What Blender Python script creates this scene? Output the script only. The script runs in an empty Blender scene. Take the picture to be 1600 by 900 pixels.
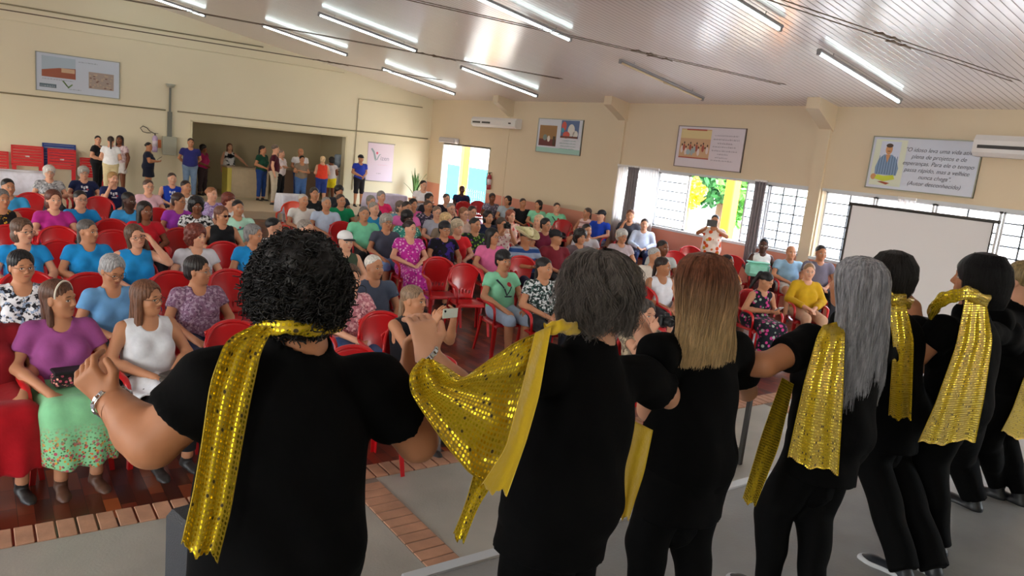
import bpy, math, random, zlib
import numpy as np
from mathutils import Vector, Matrix
SC = bpy.context.scene
COL = SC.collection
random.seed(7); RNG = np.random.RandomState(7)
PI = math.pi

# ------------------------------------------------------------------ camera
CAM_F = 1159.3
_yaw, _pitch, _roll = [math.radians(a) for a in (36.68, 10.53, 6.03)]
CAM = np.array([0, 0, 2.45])
_cy, _sy, _cp, _sp = math.cos(_yaw), math.sin(_yaw), math.cos(_pitch), math.sin(_pitch)
CF = np.array([_sy*_cp, _cy*_cp, -_sp]); _r = np.array([_cy, -_sy, 0.]); _u = np.cross(_r, CF)
CR = _r*math.cos(_roll)+_u*math.sin(_roll); CU = -_r*math.sin(_roll)+_u*math.cos(_roll)
cam = bpy.data.cameras.new('camera'); camo = bpy.data.objects.new('camera', cam); COL.objects.link(camo)
cam.sensor_width = 36; cam.lens = CAM_F/1600*36; cam.clip_start = .05; cam.clip_end = 300
camo.matrix_world = Matrix(((CR[0], CU[0], -CF[0], CAM[0]), (CR[1], CU[1], -CF[1], CAM[1]), (CR[2], CU[2], -CF[2], CAM[2]), (0, 0, 0, 1)))
SC.camera = camo
def ray(x, y): return CF+CR*(x-800)/CAM_F+CU*(450-y)/CAM_F
def atZ(x, y, z): d = ray(x, y); return CAM+d*(z-CAM[2])/d[2]
def atX(x, y, X): d = ray(x, y); return CAM+d*X/d[0]
def atY(x, y, Y): d = ray(x, y); return CAM+d*Y/d[1]
def proj(P): v = np.array(P, float)-CAM; z = v@CF; return 800+CAM_F*(v@CR)/z, 450-CAM_F*(v@CU)/z, z

# ------------------------------------------------------------------ world, sun, exposure
SC.view_settings.view_transform = 'Standard'; SC.view_settings.look = 'None'
SC.view_settings.gamma = 1; SC.view_settings.use_curve_mapping = False
SC.view_settings.exposure = 1.4
w = bpy.data.worlds.new('world'); SC.world = w; w.use_nodes = True
nt = w.node_tree; nt.nodes.clear()
wo = nt.nodes.new('ShaderNodeOutputWorld'); bg = nt.nodes.new('ShaderNodeBackground')
sky = nt.nodes.new('ShaderNodeTexSky'); sky.sky_type = 'NISHITA'; sky.sun_disc = False
sky.sun_elevation = math.radians(52); sky.sun_rotation = math.radians(200); sky.dust_density = 4; sky.air_density = 1.2
mixs = nt.nodes.new('ShaderNodeMixRGB'); mixs.inputs[0].default_value = .65; mixs.inputs[2].default_value = (.42, .42, .42, 1)
mulk = nt.nodes.new('ShaderNodeMixRGB'); mulk.blend_type = 'MULTIPLY'; mulk.inputs[0].default_value = 1; mulk.inputs[2].default_value = (.3, .3, .3, 1)
nt.links.new(sky.outputs[0], mulk.inputs[1]); nt.links.new(mulk.outputs[0], mixs.inputs[1])
nt.links.new(mixs.outputs[0], bg.inputs[0]); bg.inputs[1].default_value = 8.5; nt.links.new(bg.outputs[0], wo.inputs[0])
sun = bpy.data.lights.new('sun', 'SUN'); sun.energy = 1.5; sun.angle = .01; sun.color = (1, .95, .85)
so = bpy.data.objects.new('sun', sun); COL.objects.link(so); so.rotation_euler = (math.radians(28), math.radians(-14), 0)
def portal(x, y, z, sx, sy, rot):
    l = bpy.data.lights.new('daylight_portal', 'AREA'); l.shape = 'RECTANGLE'; l.size = sx; l.size_y = sy; l.cycles.is_portal = True
    o = bpy.data.objects.new('daylight_portal', l); o.location = (x, y, z); o.rotation_euler = rot; COL.objects.link(o)
XW, YW, ZE, MS = 12.6, 22.4, 3.8, .16      # eave wall, gable wall, eave height, roof slope
XR = 1.0; XL = 2*XR-XW; YB = -2.6            # ridge, left wall, rear wall
HF = .62                                     # stage height
def ceilz(x): return ZE+MS*(XW-max(x, 2*XR-x))
for y0, y1 in ((8.05, 13.1), (3.9, 7.75)):
    portal(XW+.1, (y0+y1)/2, 1.7, 1.25, y1-y0, (0, PI/2, 0))
portal(XW+.1, 20.1, 1.3, 2.3, 2.8, (0, PI/2, 0))
FILL_WIN_L = [(-1.5, 3.5), (4.6, 9.6), (10.7, 15.7), (16.8, 21.5)]  # unseen left-wall windows, made extra tall to let in more fill light
for y0, y1 in FILL_WIN_L: portal(XL-.1, (y0+y1)/2, 2.2, 2.5, y1-y0, (0, -PI/2, 0))
FILL_WIN_B = [(-8.5, -5.0), (8.6, 11.0)]  # unseen rear openings, added and placed to set the light on the dancers
for x0, x1 in FILL_WIN_B: portal((x0+x1)/2, YB-.1, 2.4, x1-x0, 2.4, (PI/2, 0, 0))
SC.cycles.use_denoising = True
SC.cycles.max_bounces = 8; SC.cycles.diffuse_bounces = 5; SC.cycles.transparent_max_bounces = 12
SC.cycles.sample_clamp_indirect = 8

# ------------------------------------------------------------------ materials
MATS = {}
def srgb(c):
    if isinstance(c, str):
        c = c.lstrip('#'); c = [int(c[i:i+2], 16)/255 for i in (0, 2, 4)]
    return tuple(((v/12.92) if v <= .04045 else ((v+.055)/1.055)**2.4) for v in c[:3])+(1,)
def node(nt, t, **kw):
    n = nt.nodes.new('ShaderNode'+t)
    for k, v in kw.items():
        if k.startswith('i_'):
            n.inputs[int(k[2:]) if k[2:].isdigit() else k[2:]].default_value = v
        else: setattr(n, k, v)
    return n
def mat(name, color='#808080', rough=.6, metal=0, coat=0, emit=None, es=1, noise=0, nscale=8, bump=0, bscale=40, spec=.5, trans=0, alpha=1, nstretch=None, sheen=0):
    if name in MATS: return MATS[name]
    m = bpy.data.materials.new(name); MATS[name] = m; m.use_nodes = True; t = m.node_tree
    b = t.nodes['Principled BSDF']; c = srgb(color)
    b.inputs['Base Color'].default_value = c; b.inputs['Roughness'].default_value = rough; b.inputs['Metallic'].default_value = metal
    b.inputs['Coat Weight'].default_value = coat; b.inputs['Coat Roughness'].default_value = .12; b.inputs['Specular IOR Level'].default_value = spec
    b.inputs['Transmission Weight'].default_value = trans; b.inputs['Alpha'].default_value = alpha; b.inputs['Sheen Weight'].default_value = sheen
    tc = node(t, 'TexCoord')
    src = tc.outputs['Object']
    if nstretch:
        mp = node(t, 'Mapping'); mp.inputs['Scale'].default_value = nstretch; t.links.new(src, mp.inputs[0]); src = mp.outputs[0]
    if noise:
        n = node(t, 'TexNoise'); n.inputs['Scale'].default_value = nscale; n.inputs['Detail'].default_value = 4; t.links.new(src, n.inputs[0])
        r = node(t, 'MapRange'); r.inputs[1].default_value = .3; r.inputs[2].default_value = .7; r.inputs[3].default_value = 1-noise; r.inputs[4].default_value = 1+noise
        t.links.new(n.outputs[0], r.inputs[0])
        v = node(t, 'VectorMath', operation='SCALE'); v.inputs[0].default_value = c[:3]; t.links.new(r.outputs[0], v.inputs['Scale']); t.links.new(v.outputs[0], b.inputs['Base Color'])
    if bump:
        n = node(t, 'TexNoise'); n.inputs['Scale'].default_value = bscale; n.inputs['Detail'].default_value = 3; t.links.new(src, n.inputs[0])
        bp = node(t, 'Bump'); bp.inputs['Strength'].default_value = bump; bp.inputs['Distance'].default_value = .01; t.links.new(n.outputs[0], bp.inputs['Height']); t.links.new(bp.outputs[0], b.inputs['Normal'])
    if emit:
        b.inputs['Emission Color'].default_value = srgb(emit); b.inputs['Emission Strength'].default_value = es
    return m

# ------------------------------------------------------------------ mesh helpers
def mesh_from(name, V, Fq, uv=None):
    """V (n,3); Fq list of arrays of faces with equal sides, or a python list"""
    me = bpy.data.meshes.new(name); V = np.asarray(V, np.float32)
    if isinstance(Fq, np.ndarray): Fq = [Fq]
    if len(Fq) and not isinstance(Fq[0], np.ndarray):
        me.from_pydata([tuple(map(float, v)) for v in V], [], [tuple(f) for f in Fq])
    else:
        me.vertices.add(len(V)); me.vertices.foreach_set('co', V.ravel())
        loops = np.concatenate([f.ravel() for f in Fq]).astype(np.int32)
        tot = np.concatenate([np.full(len(f), f.shape[1]) for f in Fq]).astype(np.int32)
        me.loops.add(len(loops)); me.loops.foreach_set('vertex_index', loops)
        me.polygons.add(len(tot)); st = np.concatenate([[0], np.cumsum(tot)[:-1]]).astype(np.int32)
        me.polygons.foreach_set('loop_start', st)
        try: me.polygons.foreach_set('loop_total', tot)
        except Exception: pass
        me.update(calc_edges=True)
    if uv is not None:
        l = me.uv_layers.new(name='UVMap'); vi = np.zeros(len(me.loops), np.int32); me.loops.foreach_get('vertex_index', vi)
        l.data.foreach_set('uv', np.asarray(uv, np.float32)[vi].ravel())
    me.validate(); return me
def smooth(me, on=True): me.polygons.foreach_set('use_smooth', [on]*len(me.polygons)); me.update()
class MB:
    def __init__(s): s.v = []; s.f = []; s.sm = []
    def add(s, V, Fs, sm=False):
        o = len(s.v); s.v += [tuple(map(float, p)) for p in V]; s.f += [tuple(int(i)+o for i in f) for f in Fs]; s.sm += [sm]*len(Fs); return s
    def box(s, c, d, R=None, bev=0):
        x, y, z = [q/2 for q in d]; b = min(bev, x*.9, y*.9, z*.9)
        if b <= 0:
            P = [(i*x, j*y, k*z) for i in (-1, 1) for j in (-1, 1) for k in (-1, 1)]
            Fs = [(0, 1, 3, 2), (4, 6, 7, 5), (0, 4, 5, 1), (2, 3, 7, 6), (0, 2, 6, 4), (1, 5, 7, 3)]
        else:
            P = []; idx = {}
            for i in (-1, 1):
                for j in (-1, 1):
                    for k in (-1, 1):
                        for a in range(3):
                            q = [i*(x-b), j*(y-b), k*(z-b)]; q[a] = (i*x, j*y, k*z)[a]; idx[(i, j, k, a)] = len(P); P.append(q)
            Fs = []
            for i in (-1, 1):
                Fs.append([idx[(i, -1, -1, 0)], idx[(i, 1, -1, 0)], idx[(i, 1, 1, 0)], idx[(i, -1, 1, 0)]][::i])
                Fs.append([idx[(-1, i, -1, 1)], idx[(-1, i, 1, 1)], idx[(1, i, 1, 1)], idx[(1, i, -1, 1)]][::i])
                Fs.append([idx[(-1, -1, i, 2)], idx[(1, -1, i, 2)], idx[(1, 1, i, 2)], idx[(-1, 1, i, 2)]][::i])
            for i in (-1, 1):
                for j in (-1, 1):
                    Fs.append([idx[(i, j, -1, 0)], idx[(i, j, -1, 1)], idx[(i, j, 1, 1)], idx[(i, j, 1, 0)]][::i*j])
                    Fs.append([idx[(i, -1, j, 2)], idx[(i, -1, j, 0)], idx[(i, 1, j, 0)], idx[(i, 1, j, 2)]][::i*j])
                    Fs.append([idx[(-1, i, j, 1)], idx[(-1, i, j, 2)], idx[(1, i, j, 2)], idx[(1, i, j, 1)]][::i*j])
                    for k in (-1, 1): Fs.append([idx[(i, j, k, 0)], idx[(i, j, k, 1)], idx[(i, j, k, 2)]][::i*j*k])
        P = np.array(P, float)
        if R is not None: P = P@np.array(R).T
        return s.add(P+np.array(c, float), Fs)
    def tube(s, pts, r, n=8, caps=True, flat=1.0, up=None):
        pts = np.array(pts, float); m = len(pts); rr = np.broadcast_to(np.asarray(r, float), (m,))
        T = np.gradient(pts, axis=0) if m > 2 else np.repeat([pts[-1]-pts[0]], m, 0)
        T /= np.linalg.norm(T, axis=1)[:, None]+1e-9
        ref = np.array(up if up is not None else ((0, 0, 1) if abs(T[0][2]) < .9 else (0, 1, 0)), float); V = []
        for i in range(m):
            a = np.cross(ref, T[i]); a /= np.linalg.norm(a)+1e-9; b = np.cross(T[i], a)
            if up is None: ref = b
            for k in range(n):
                t = 2*PI*k/n; V.append(pts[i]+rr[i]*(a*math.cos(t)+b*math.sin(t)*flat))
        Fs = [(i*n+k, i*n+(k+1) % n, (i+1)*n+(k+1) % n, (i+1)*n+k) for i in range(m-1) for k in range(n)]
        s.add(V, Fs, True)
        if caps:
            o = len(s.v)-m*n; s.f += [tuple(range(o+n-1, o-1, -1)), tuple(range(o+(m-1)*n, o+m*n))]; s.sm += [False, False]
        return s
    def lathe(s, prof, c=(0, 0, 0), n=24):
        V = [(c[0]+r*math.cos(2*PI*k/n), c[1]+r*math.sin(2*PI*k/n), c[2]+z) for r, z in prof for k in range(n)]
        Fs = [(i*n+k, i*n+(k+1) % n, (i+1)*n+(k+1) % n, (i+1)*n+k) for i in range(len(prof)-1) for k in range(n)]
        return s.add(V, Fs, True)
    def grid(s, G, sm=True, thick=0):
        """G (a,b,3) sheet; thick extrudes it along its normals"""
        G = np.asarray(G, float); a, b = G.shape[:2]
        Fs = [(i*b+j, (i+1)*b+j, (i+1)*b+j+1, i*b+j+1) for i in range(a-1) for j in range(b-1)]
        if not thick: return s.add(G.reshape(-1, 3), Fs, sm)
        N = np.cross(np.gradient(G, axis=0), np.gradient(G, axis=1)); N /= np.linalg.norm(N, axis=2)[..., None]+1e-12
        A = (G+N*thick/2).reshape(-1, 3); B = (G-N*thick/2).reshape(-1, 3); o = a*b
        Fs2 = [tuple(o+q for q in f[::-1]) for f in Fs]
        rim = [i*b for i in range(a)]+[(a-1)*b+j for j in range(1, b)]+[i*b+b-1 for i in range(a-2, -1, -1)]+[j for j in range(b-2, 0, -1)]
        Fr = [(rim[i], rim[(i+1) % len(rim)], rim[(i+1) % len(rim)]+o, rim[i]+o) for i in range(len(rim))]
        s.add(np.vstack([A, B]), Fs+Fs2+[f[::-1] for f in Fr], sm); return s
    def mesh(s, name):
        me = bpy.data.meshes.new(name); me.from_pydata(s.v, [], s.f); me.polygons.foreach_set('use_smooth', s.sm); me.update(); return me
def link(name, me, m=None, parent=None, loc=None):
    o = bpy.data.objects.new(name, me); COL.objects.link(o)
    if m is not None and hasattr(me, 'materials'): me.materials.append(m)
    if parent is not None: o.parent = parent
    if loc is not None: o.location = loc
    return o
def build(name, mb, m, parent=None, loc=None): return link(name, mb.mesh(name), m, parent, loc)
def empty(name, loc=(0, 0, 0), rz=0):
    o = bpy.data.objects.new(name, None); COL.objects.link(o); o.location = loc; o.rotation_euler = (0, 0, rz); o.empty_display_size = .1; return o
def tag(o, label=None, cat=None, group=None, kind=None):
    if label: o['label'] = label
    if cat: o['category'] = cat
    if group: o['group'] = group
    if kind: o['kind'] = kind
    return o
def struct(name, mb, m, label=None): return tag(build(name, mb, m), label, None, None, 'structure')
def rotz(a): c, s = math.cos(a), math.sin(a); return np.array([[c, -s, 0], [s, c, 0], [0, 0, 1.]])
def copy_tree(o, parent=None):
    c = o.copy(); COL.objects.link(c)
    if parent is not None: c.parent = parent
    for ch in list(o.children): copy_tree(ch, c)
    return c
def wall_with_holes(axis, pos, a0, a1, z0, ztop, holes, th):
    """slab wall on plane axis=pos; spans a0..a1; ztop is f(a); holes (u0,u1,v0,v1)"""
    mb = MB(); us = sorted({a0, a1}|{h[0] for h in holes}|{h[1] for h in holes}|({XR} if axis == 'y' and a0 < XR < a1 else set()))
    for u0, u1 in zip(us[:-1], us[1:]):
        segs = [(z0, None)]
        hs = sorted([(h[2], h[3]) for h in holes if h[0] <= u0+1e-6 and h[1] >= u1-1e-6])
        z = z0; segs = []
        for v0, v1 in hs:
            if v0 > z+1e-6: segs.append((z, v0))
            z = v1
        segs.append((z, None))
        for s0, s1 in segs:
            t0, t1 = (ztop(u0), ztop(u1)) if s1 is None else (s1, s1)
            P = []
            for q in (0, th):
                for u, zz in ((u0, s0), (u1, s0), (u1, t1), (u0, t0)): P.append((pos+q, u, zz) if axis == 'x' else (u, pos+q, zz))
            mb.add(P, [(0, 1, 2, 3), (7, 6, 5, 4), (0, 4, 5, 1), (1, 5, 6, 2), (2, 6, 7, 3), (3, 7, 4, 0)])
    return mb
# ------------------------------------------------------------------ the hall
def wall_mat(name, col, dado=None, dz=1.1):
    m = bpy.data.materials.new(name); m.use_nodes = True; t = m.node_tree; b = t.nodes['Principled BSDF']
    b.inputs['Roughness'].default_value = .55; b.inputs['Specular IOR Level'].default_value = .3
    tc = node(t, 'TexCoord'); n = node(t, 'TexNoise'); n.inputs['Scale'].default_value = .9; n.inputs['Detail'].default_value = 5; t.links.new(tc.outputs['Object'], n.inputs[0])
    mx = node(t, 'MixRGB'); c = srgb(col); mx.inputs[1].default_value = c; mx.inputs[2].default_value = tuple(v*.93 for v in c[:3])+(1,); t.links.new(n.outputs[0], mx.inputs[0])
    last = mx.outputs[0]
    if dado:
        sp = node(t, 'SeparateXYZ'); t.links.new(tc.outputs['Object'], sp.inputs[0])
        lt = node(t, 'Math', operation='LESS_THAN'); lt.inputs[1].default_value = dz; t.links.new(sp.outputs[2], lt.inputs[0])
        m2 = node(t, 'MixRGB'); t.links.new(lt.outputs[0], m2.inputs[0]); t.links.new(last, m2.inputs[1]); m2.inputs[2].default_value = srgb(dado); last = m2.outputs[0]
    t.links.new(last, b.inputs['Base Color']); return m
M_gable = wall_mat('cream_wall_paint', '#e4dcc0'); M_eave = wall_mat('cream_paint_with_salmon_dado', '#dccaac', '#d8937c', 1.08)
M_pil = wall_mat('pilaster_paint', '#dccaac'); M_beige = wall_mat('beige_concrete', '#cdb899'); M_alc = wall_mat('alcove_paint', '#cfc3a2')
struct('wall_gable', wall_with_holes('y', YW, XL, XW+.25, 0, ceilz, [(5.05, 9.58, .2, 2.29)], .25), M_gable)
ct = lambda a: ZE
H1 = (8.05, 13.1, 1.08, 2.32); H2 = (3.9, 7.77, 1.08, 2.32); H3 = (18.71, 21.53, .02, 2.4)
struct('wall_right', wall_with_holes('x', XW, YB, YW, 0, ct, [H1, H2, H3], .25), M_eave)
struct('wall_left', wall_with_holes('x', XL-.25, YB, YW, 0, ct, [(a, b_, .95, 3.5) for a, b_ in FILL_WIN_L], .25), M_eave)
struct('wall_rear', wall_with_holes('y', YB-.25, XL-.25, XW+.25, 0, ceilz, [(a, b_, 1.2, 3.6) for a, b_ in FILL_WIN_B], .25), M_gable)
# roof lining: glossy white PVC boards with grooves running down the slope
m = bpy.data.materials.new('glossy_pvc_ceiling'); m.use_nodes = True; t = m.node_tree; b = t.nodes['Principled BSDF']
b.inputs['Base Color'].default_value = srgb('#ddd3d0'); b.inputs['Roughness'].default_value = .2; b.inputs['Specular IOR Level'].default_value = .6
tc = node(t, 'TexCoord'); sp = node(t, 'SeparateXYZ'); t.links.new(tc.outputs['Object'], sp.inputs[0])
a = node(t, 'Math', operation='MULTIPLY', i_1=10.0); t.links.new(sp.outputs[1], a.inputs[0]); fr = node(t, 'Math', operation='FRACT'); t.links.new(a.outputs[0], fr.inputs[0])
pp = node(t, 'Math', operation='PINGPONG', i_1=.5); t.links.new(fr.outputs[0], pp.inputs[0])
mr = node(t, 'MapRange'); mr.inputs[1].default_value = .0; mr.inputs[2].default_value = .09; t.links.new(pp.outputs[0], mr.inputs[0])
nz = node(t, 'TexNoise'); mp = node(t, 'Mapping'); mp.inputs['Scale'].default_value = (.35, 5, 1); t.links.new(tc.outputs['Object'], mp.inputs[0]); t.links.new(mp.outputs[0], nz.inputs[0]); nz.inputs['Scale'].default_value = 1.5
ad = node(t, 'Math', operation='MULTIPLY_ADD', i_1=.8); t.links.new(nz.outputs[0], ad.inputs[0]); t.links.new(mr.outputs[0], ad.inputs[2])
bp = node(t, 'Bump'); bp.inputs['Strength'].default_value = .35; bp.inputs['Distance'].default_value = .012; t.links.new(ad.outputs[0], bp.inputs['Height']); t.links.new(bp.outputs[0], b.inputs['Normal'])
mx = node(t, 'MixRGB'); mx.inputs[1].default_value = srgb('#a0968f'); mx.inputs[2].default_value = srgb('#efe8e6'); t.links.new(mr.outputs[0], mx.inputs[0]); t.links.new(mx.outputs[0], b.inputs['Base Color'])
M_ceil = m
mb = MB(); x0, x1 = XL-.3, XW+.3
for xa, xb in ((x0, XR), (XR, x1)):
    za, zb = ceilz(xa), ceilz(xb)
    if xa == x0: za = ZE-MS*.3
    if xb == x1: zb = ZE-MS*.3
    P = [(xa, YB-.3, za), (xb, YB-.3, zb), (xb, YW+.3, zb), (xa, YW+.3, za)]; P += [(p[0], p[1], p[2]+.12) for p in P]
    mb.add(P, [(3, 2, 1, 0), (4, 5, 6, 7), (0, 1, 5, 4), (1, 2, 6, 5), (2, 3, 7, 6), (3, 0, 4, 7)])
struct('ceiling', mb, M_ceil)
# parquet: square blocks of short strips, dark reddish brown
def parquet():
    m = bpy.data.materials.new('red_parquet'); m.use_nodes = True; t = m.node_tree; b = t.nodes['Principled BSDF']
    tc = node(t, 'TexCoord'); sp = node(t, 'SeparateXYZ'); t.links.new(tc.outputs['Object'], sp.inputs[0])
    def M(op, a, b_=None, c=None):
        n = node(t, 'Math', operation=op)
        for i, v in enumerate((a, b_, c)):
            if v is None: continue
            if isinstance(v, (int, float)): n.inputs[i].default_value = v
            else: t.links.new(v, n.inputs[i])
        return n.outputs[0]
    u = M('DIVIDE', sp.outputs[0], .09); v = M('DIVIDE', sp.outputs[1], .09)
    off = M('MULTIPLY', M('FLOOR', u), .37); v2 = M('DIVIDE', M('ADD', v, M('MULTIPLY', off, 3.1)), 3.0)
    cu = M('FLOOR', u); cv = M('FLOOR', v2)
    cb = node(t, 'CombineXYZ'); t.links.new(cu, cb.inputs[0]); t.links.new(cv, cb.inputs[1])
    wn = node(t, 'TexWhiteNoise'); wn.noise_dimensions = '2D'; t.links.new(cb.outputs[0], wn.inputs['Vector'])
    cr = node(t, 'ValToRGB'); e = cr.color_ramp.elements; e[0].position = 0; e[0].color = srgb('#3d1a10'); e[1].position = 1; e[1].color = srgb('#a8552a')
    for p_, c_ in ((.45, '#5c2415'), (.75, '#74311c'), (.93, '#85401f')): q = e.new(p_); q.color = srgb(c_)
    t.links.new(wn.outputs[0], cr.inputs[0])
    fu = M('PINGPONG', u, .5); fv = M('MULTIPLY', M('PINGPONG', v2, .5), 3.0)
    g = M('MINIMUM', fu, fv); gm = M('LESS_THAN', g, .02)
    n = node(t, 'TexNoise'); n.inputs['Scale'].default_value = 1.3; t.links.new(tc.outputs['Object'], n.inputs[0])
    mx = node(t, 'MixRGB'); t.links.new(gm, mx.inputs[0]); t.links.new(cr.outputs[0], mx.inputs[1]); mx.inputs[2].default_value = srgb('#2a120c')
    hs = node(t, 'HueSaturation'); t.links.new(M('MULTIPLY_ADD', n.outputs[0], .7, .65), hs.inputs['Value']); t.links.new(mx.outputs[0], hs.inputs['Color'])
    t.links.new(hs.outputs[0], b.inputs['Base Color']); b.inputs['Roughness'].default_value = .3
    b.inputs['Coat Weight'].default_value = .25; b.inputs['Coat Roughness'].default_value = .18
    return m
M_conc = mat('burnished_concrete', '#a9a69a', .45, noise=.16, nscale=1.6, bump=.15, bscale=60)
M_stage = mat('grey_stage_concrete', '#8f9190', .4, noise=.14, nscale=2.5, bump=.2, bscale=50)
YF = 4.78
struct('floor', MB().box(((XL+XW)/2, (YF+YW)/2, -.05), (XW-XL+.5, YW-YF+.4, .1)), parquet())
mb = MB(); mb.box(((XL+XW)/2, (2.2+YF-.22)/2, -.055), (XW-XL+.5, YF-.22-2.2, .11)); struct('floor_concrete', mb, M_conc)
brick = mat('terracotta_brick', '#b98a6c', .7, noise=.22, nscale=5, bump=.3, bscale=30)
mort = mat('mortar', '#86776a', .9)
mb = MB(); mb.box(((XL+XW)/2, YF-.11, -.03), (XW-XL+.4, .23, .05)); struct('trim_1', mb, mort)
# bricks laid on edge along the parquet and in bands across the concrete: individual pavers within one trim
mb = MB(); rs = random.Random(3); x = -3.0
while x < 12.4:
    mb.box((x+.05, YF-.112, -.002+rs.uniform(-.001, .001)), (.093 if rs.random() < .9 else .09, .205, .02), bev=.004); x += .105
struct('trim_2', mb, brick)
for j, xb in enumerate((2.11, 7.0, -2.8)):
    mb = MB(); y = 2.5
    mb.box((xb+.115, (2.3+YF-.22)/2, -.004), (.235, YF-.22-2.3, .012))
    struct('trim_%d' % (3+2*j), mb, mort)
    mb = MB()
    while y < YF-.3:
        mb.box((xb+.115, y+.05, .002), (.225, .095, .012), bev=.003); y += .105
    struct('trim_%d' % (4+2*j), mb, brick)
# stage slab with aluminium edge
mb = MB(); mb.box(((XL+XW)/2, (YB+2.46)/2, HF/2-.03), (XW-XL, 2.46-YB, HF-.02)); mb.box(((XL+XW)/2, (YB+2.46)/2, HF-.02), (XW-XL, 2.46-YB, .04)); struct('floor_stage', mb, M_stage)
alu = mat('brushed_aluminium', '#c9ced2', .35, .7)
dk = mat('dark_metal', '#33353a', .45, .4)
mb = MB(); mb.box((4.4, 2.49, HF-.02), (5.9, .07, .055), bev=.006); e = struct('trim_stage', mb, alu)
mb = MB()
for i in range(9): mb.tube([(1.52+i*.7, 2.535, HF-.02), (1.52+i*.7, 2.5, HF-.02)], .012, 8)
for i in range(5): mb.box((1.49+i*1.44, 2.51, .29), (.05, .05, .56))
struct('trim_posts', mb, dk)
# raised strip along the gable wall and its riser
struct('floor_platform', MB().box(((XL+12.3)/2, (19.35+YW)/2, .1), (12.3-XL, YW-19.35, .2)), M_beige)
# alcove behind the opening
mb = MB()
mb.box((7.3, 25.3, 1.3), (5.3, .1, 2.8)); mb.box((4.7, 24, 1.3), (.1, 2.7, 2.8)); mb.box((9.95, 24, 1.3), (.1, 2.7, 2.8)); mb.box((7.3, 24, 2.6), (5.3, 2.8, .1))
struct('wall_alcove', mb, M_alc); struct('floor_alcove', MB().box((7.3, 24.0, .1), (5.2, 2.75, .2)), M_beige)
mb = MB()
mb.box((5.02, YW-.01, 1.31), (.05, .05, 1.98)); mb.box((9.6, YW-.01, 1.31), (.05, .05, 1.98)); mb.box((7.31, YW-.01, 2.31), (4.64, .05, .05)); struct('trim_alcove', mb, mat('pale_trim', '#d8cfae', .6))
# wall pilasters with haunches under the roof
for i, y in enumerate((7.9, 13.2, 17.85, 2.9)):
    mb = MB(); 
    if i != 2: mb.box((XW-.01, y+.02, 1.9), (.08, .24, 3.8))
    else: mb.box((XW-.005, y, 1.9), (.02, .04, 3.8))
    zt = 3.95; P = []
    for yy in (y-.13, y+.13): P += [(XW, yy, 3.36), (XW-.16, yy, 3.46), (XW-.58, yy, 3.70), (XW-.58, yy, zt), (XW, yy, zt)]
    mb.add(P, [(0, 1, 2, 3, 4), (9, 8, 7, 6, 5)]+[(k, k+5, (k+1) % 5+5, (k+1) % 5) for k in range(5)])
    struct('trim_pilaster_%d' % (i+1), mb, M_pil)
# ---- windows: frames, bars, panes
M_frame = mat('white_window_frame', '#c9ccce', .4); M_bar = mat('grey_window_bars', '#4d5358', .5, .2)
glass = bpy.data.materials.new('window_glass'); glass.use_nodes = True; t = glass.node_tree; t.nodes.clear()
o_ = node(t, 'OutputMaterial'); mi = node(t, 'MixShader'); tr = node(t, 'BsdfTransparent'); gl = node(t, 'BsdfGlossy'); gl.inputs['Roughness'].default_value = .02; lw = node(t, 'Fresnel', i_0=1.45)
t.links.new(lw.outputs[0], mi.inputs[0]); t.links.new(tr.outputs[0], mi.inputs[1]); t.links.new(gl.outputs[0], mi.inputs[2]); t.links.new(mi.outputs[0], o_.inputs[0])
frost = bpy.data.materials.new('frosted_glass'); frost.use_nodes = True; t = frost.node_tree; t.nodes.clear()
o_ = node(t, 'OutputMaterial'); mi = node(t, 'MixShader'); tr = node(t, 'BsdfTransparent'); tl = node(t, 'BsdfTranslucent'); tl.inputs[0].default_value = (.95, .97, 1, 1); mi.inputs[0].default_value = .55
t.links.new(tr.outputs[0], mi.inputs[1]); t.links.new(tl.outputs[0], mi.inputs[2]); t.links.new(mi.outputs[0], o_.inputs[0])
def win_panel(parent, X, y0, y1, z0, z1, nr, ncol, g, wd=.035, bars=True):
    mb = MB()
    for z in (z0+wd/2, z1-wd/2): mb.box((X, (y0+y1)/2, z), (.05, y1-y0, wd))
    for y in (y0+wd/2, y1-wd/2): mb.box((X, y, (z0+z1)/2), (.05, wd, z1-z0))
    f = build('window_frame', mb, M_frame, parent)
    if bars:
        mb = MB()
        for k in range(1, nr): mb.box((X, (y0+y1)/2, z0+(z1-z0)*k/nr), (.022, y1-y0-.04, .022))
        for k in range(1, ncol): mb.box((X, y0+(y1-y0)*k/ncol, (z0+z1)/2), (.022, .022, z1-z0-.04))
        build('window_bars', mb, M_bar, parent)
    if g is not None:
        build('pane', MB().box((X+.012, (y0+y1)/2, (z0+z1)/2), (.004, y1-y0-.06, z1-z0-.06)), g, parent)
def window(name, y0, y1, z0, z1, panels, X=XW+.12):
    r = empty(name); tag(r, kind='structure')
    for a, b_, nr, nc, g, bars in panels: win_panel(r, X, a, b_, z0, z1, nr, nc, g, bars=bars)
    mb = MB(); mb.box((X, (y0+y1)/2, z1+.02), (.3, y1-y0, .05)); mb.box((X, (y0+y1)/2, z0-.02), (.34, y1-y0+.06, .05)); build('window_sill', mb, M_frame, r); return r
window('window_1', 8.05, 13.1, 1.08, 2.3, [(8.07, 8.95, 7, 3, frost, True), (8.97, 9.5, 7, 1, frost, True), (11.0, 11.9, 6, 1, frost, True), (11.92, 13.08, 6, 2, frost, True)])
window('window_2', 3.9, 7.77, 1.08, 2.3, [(3.92, 4.8, 7, 3, frost, True), (4.82, 5.8, 7, 2, frost, True), (5.82, 6.8, 6, 2, frost, True), (6.82, 7.75, 6, 2, frost, True)])
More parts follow.
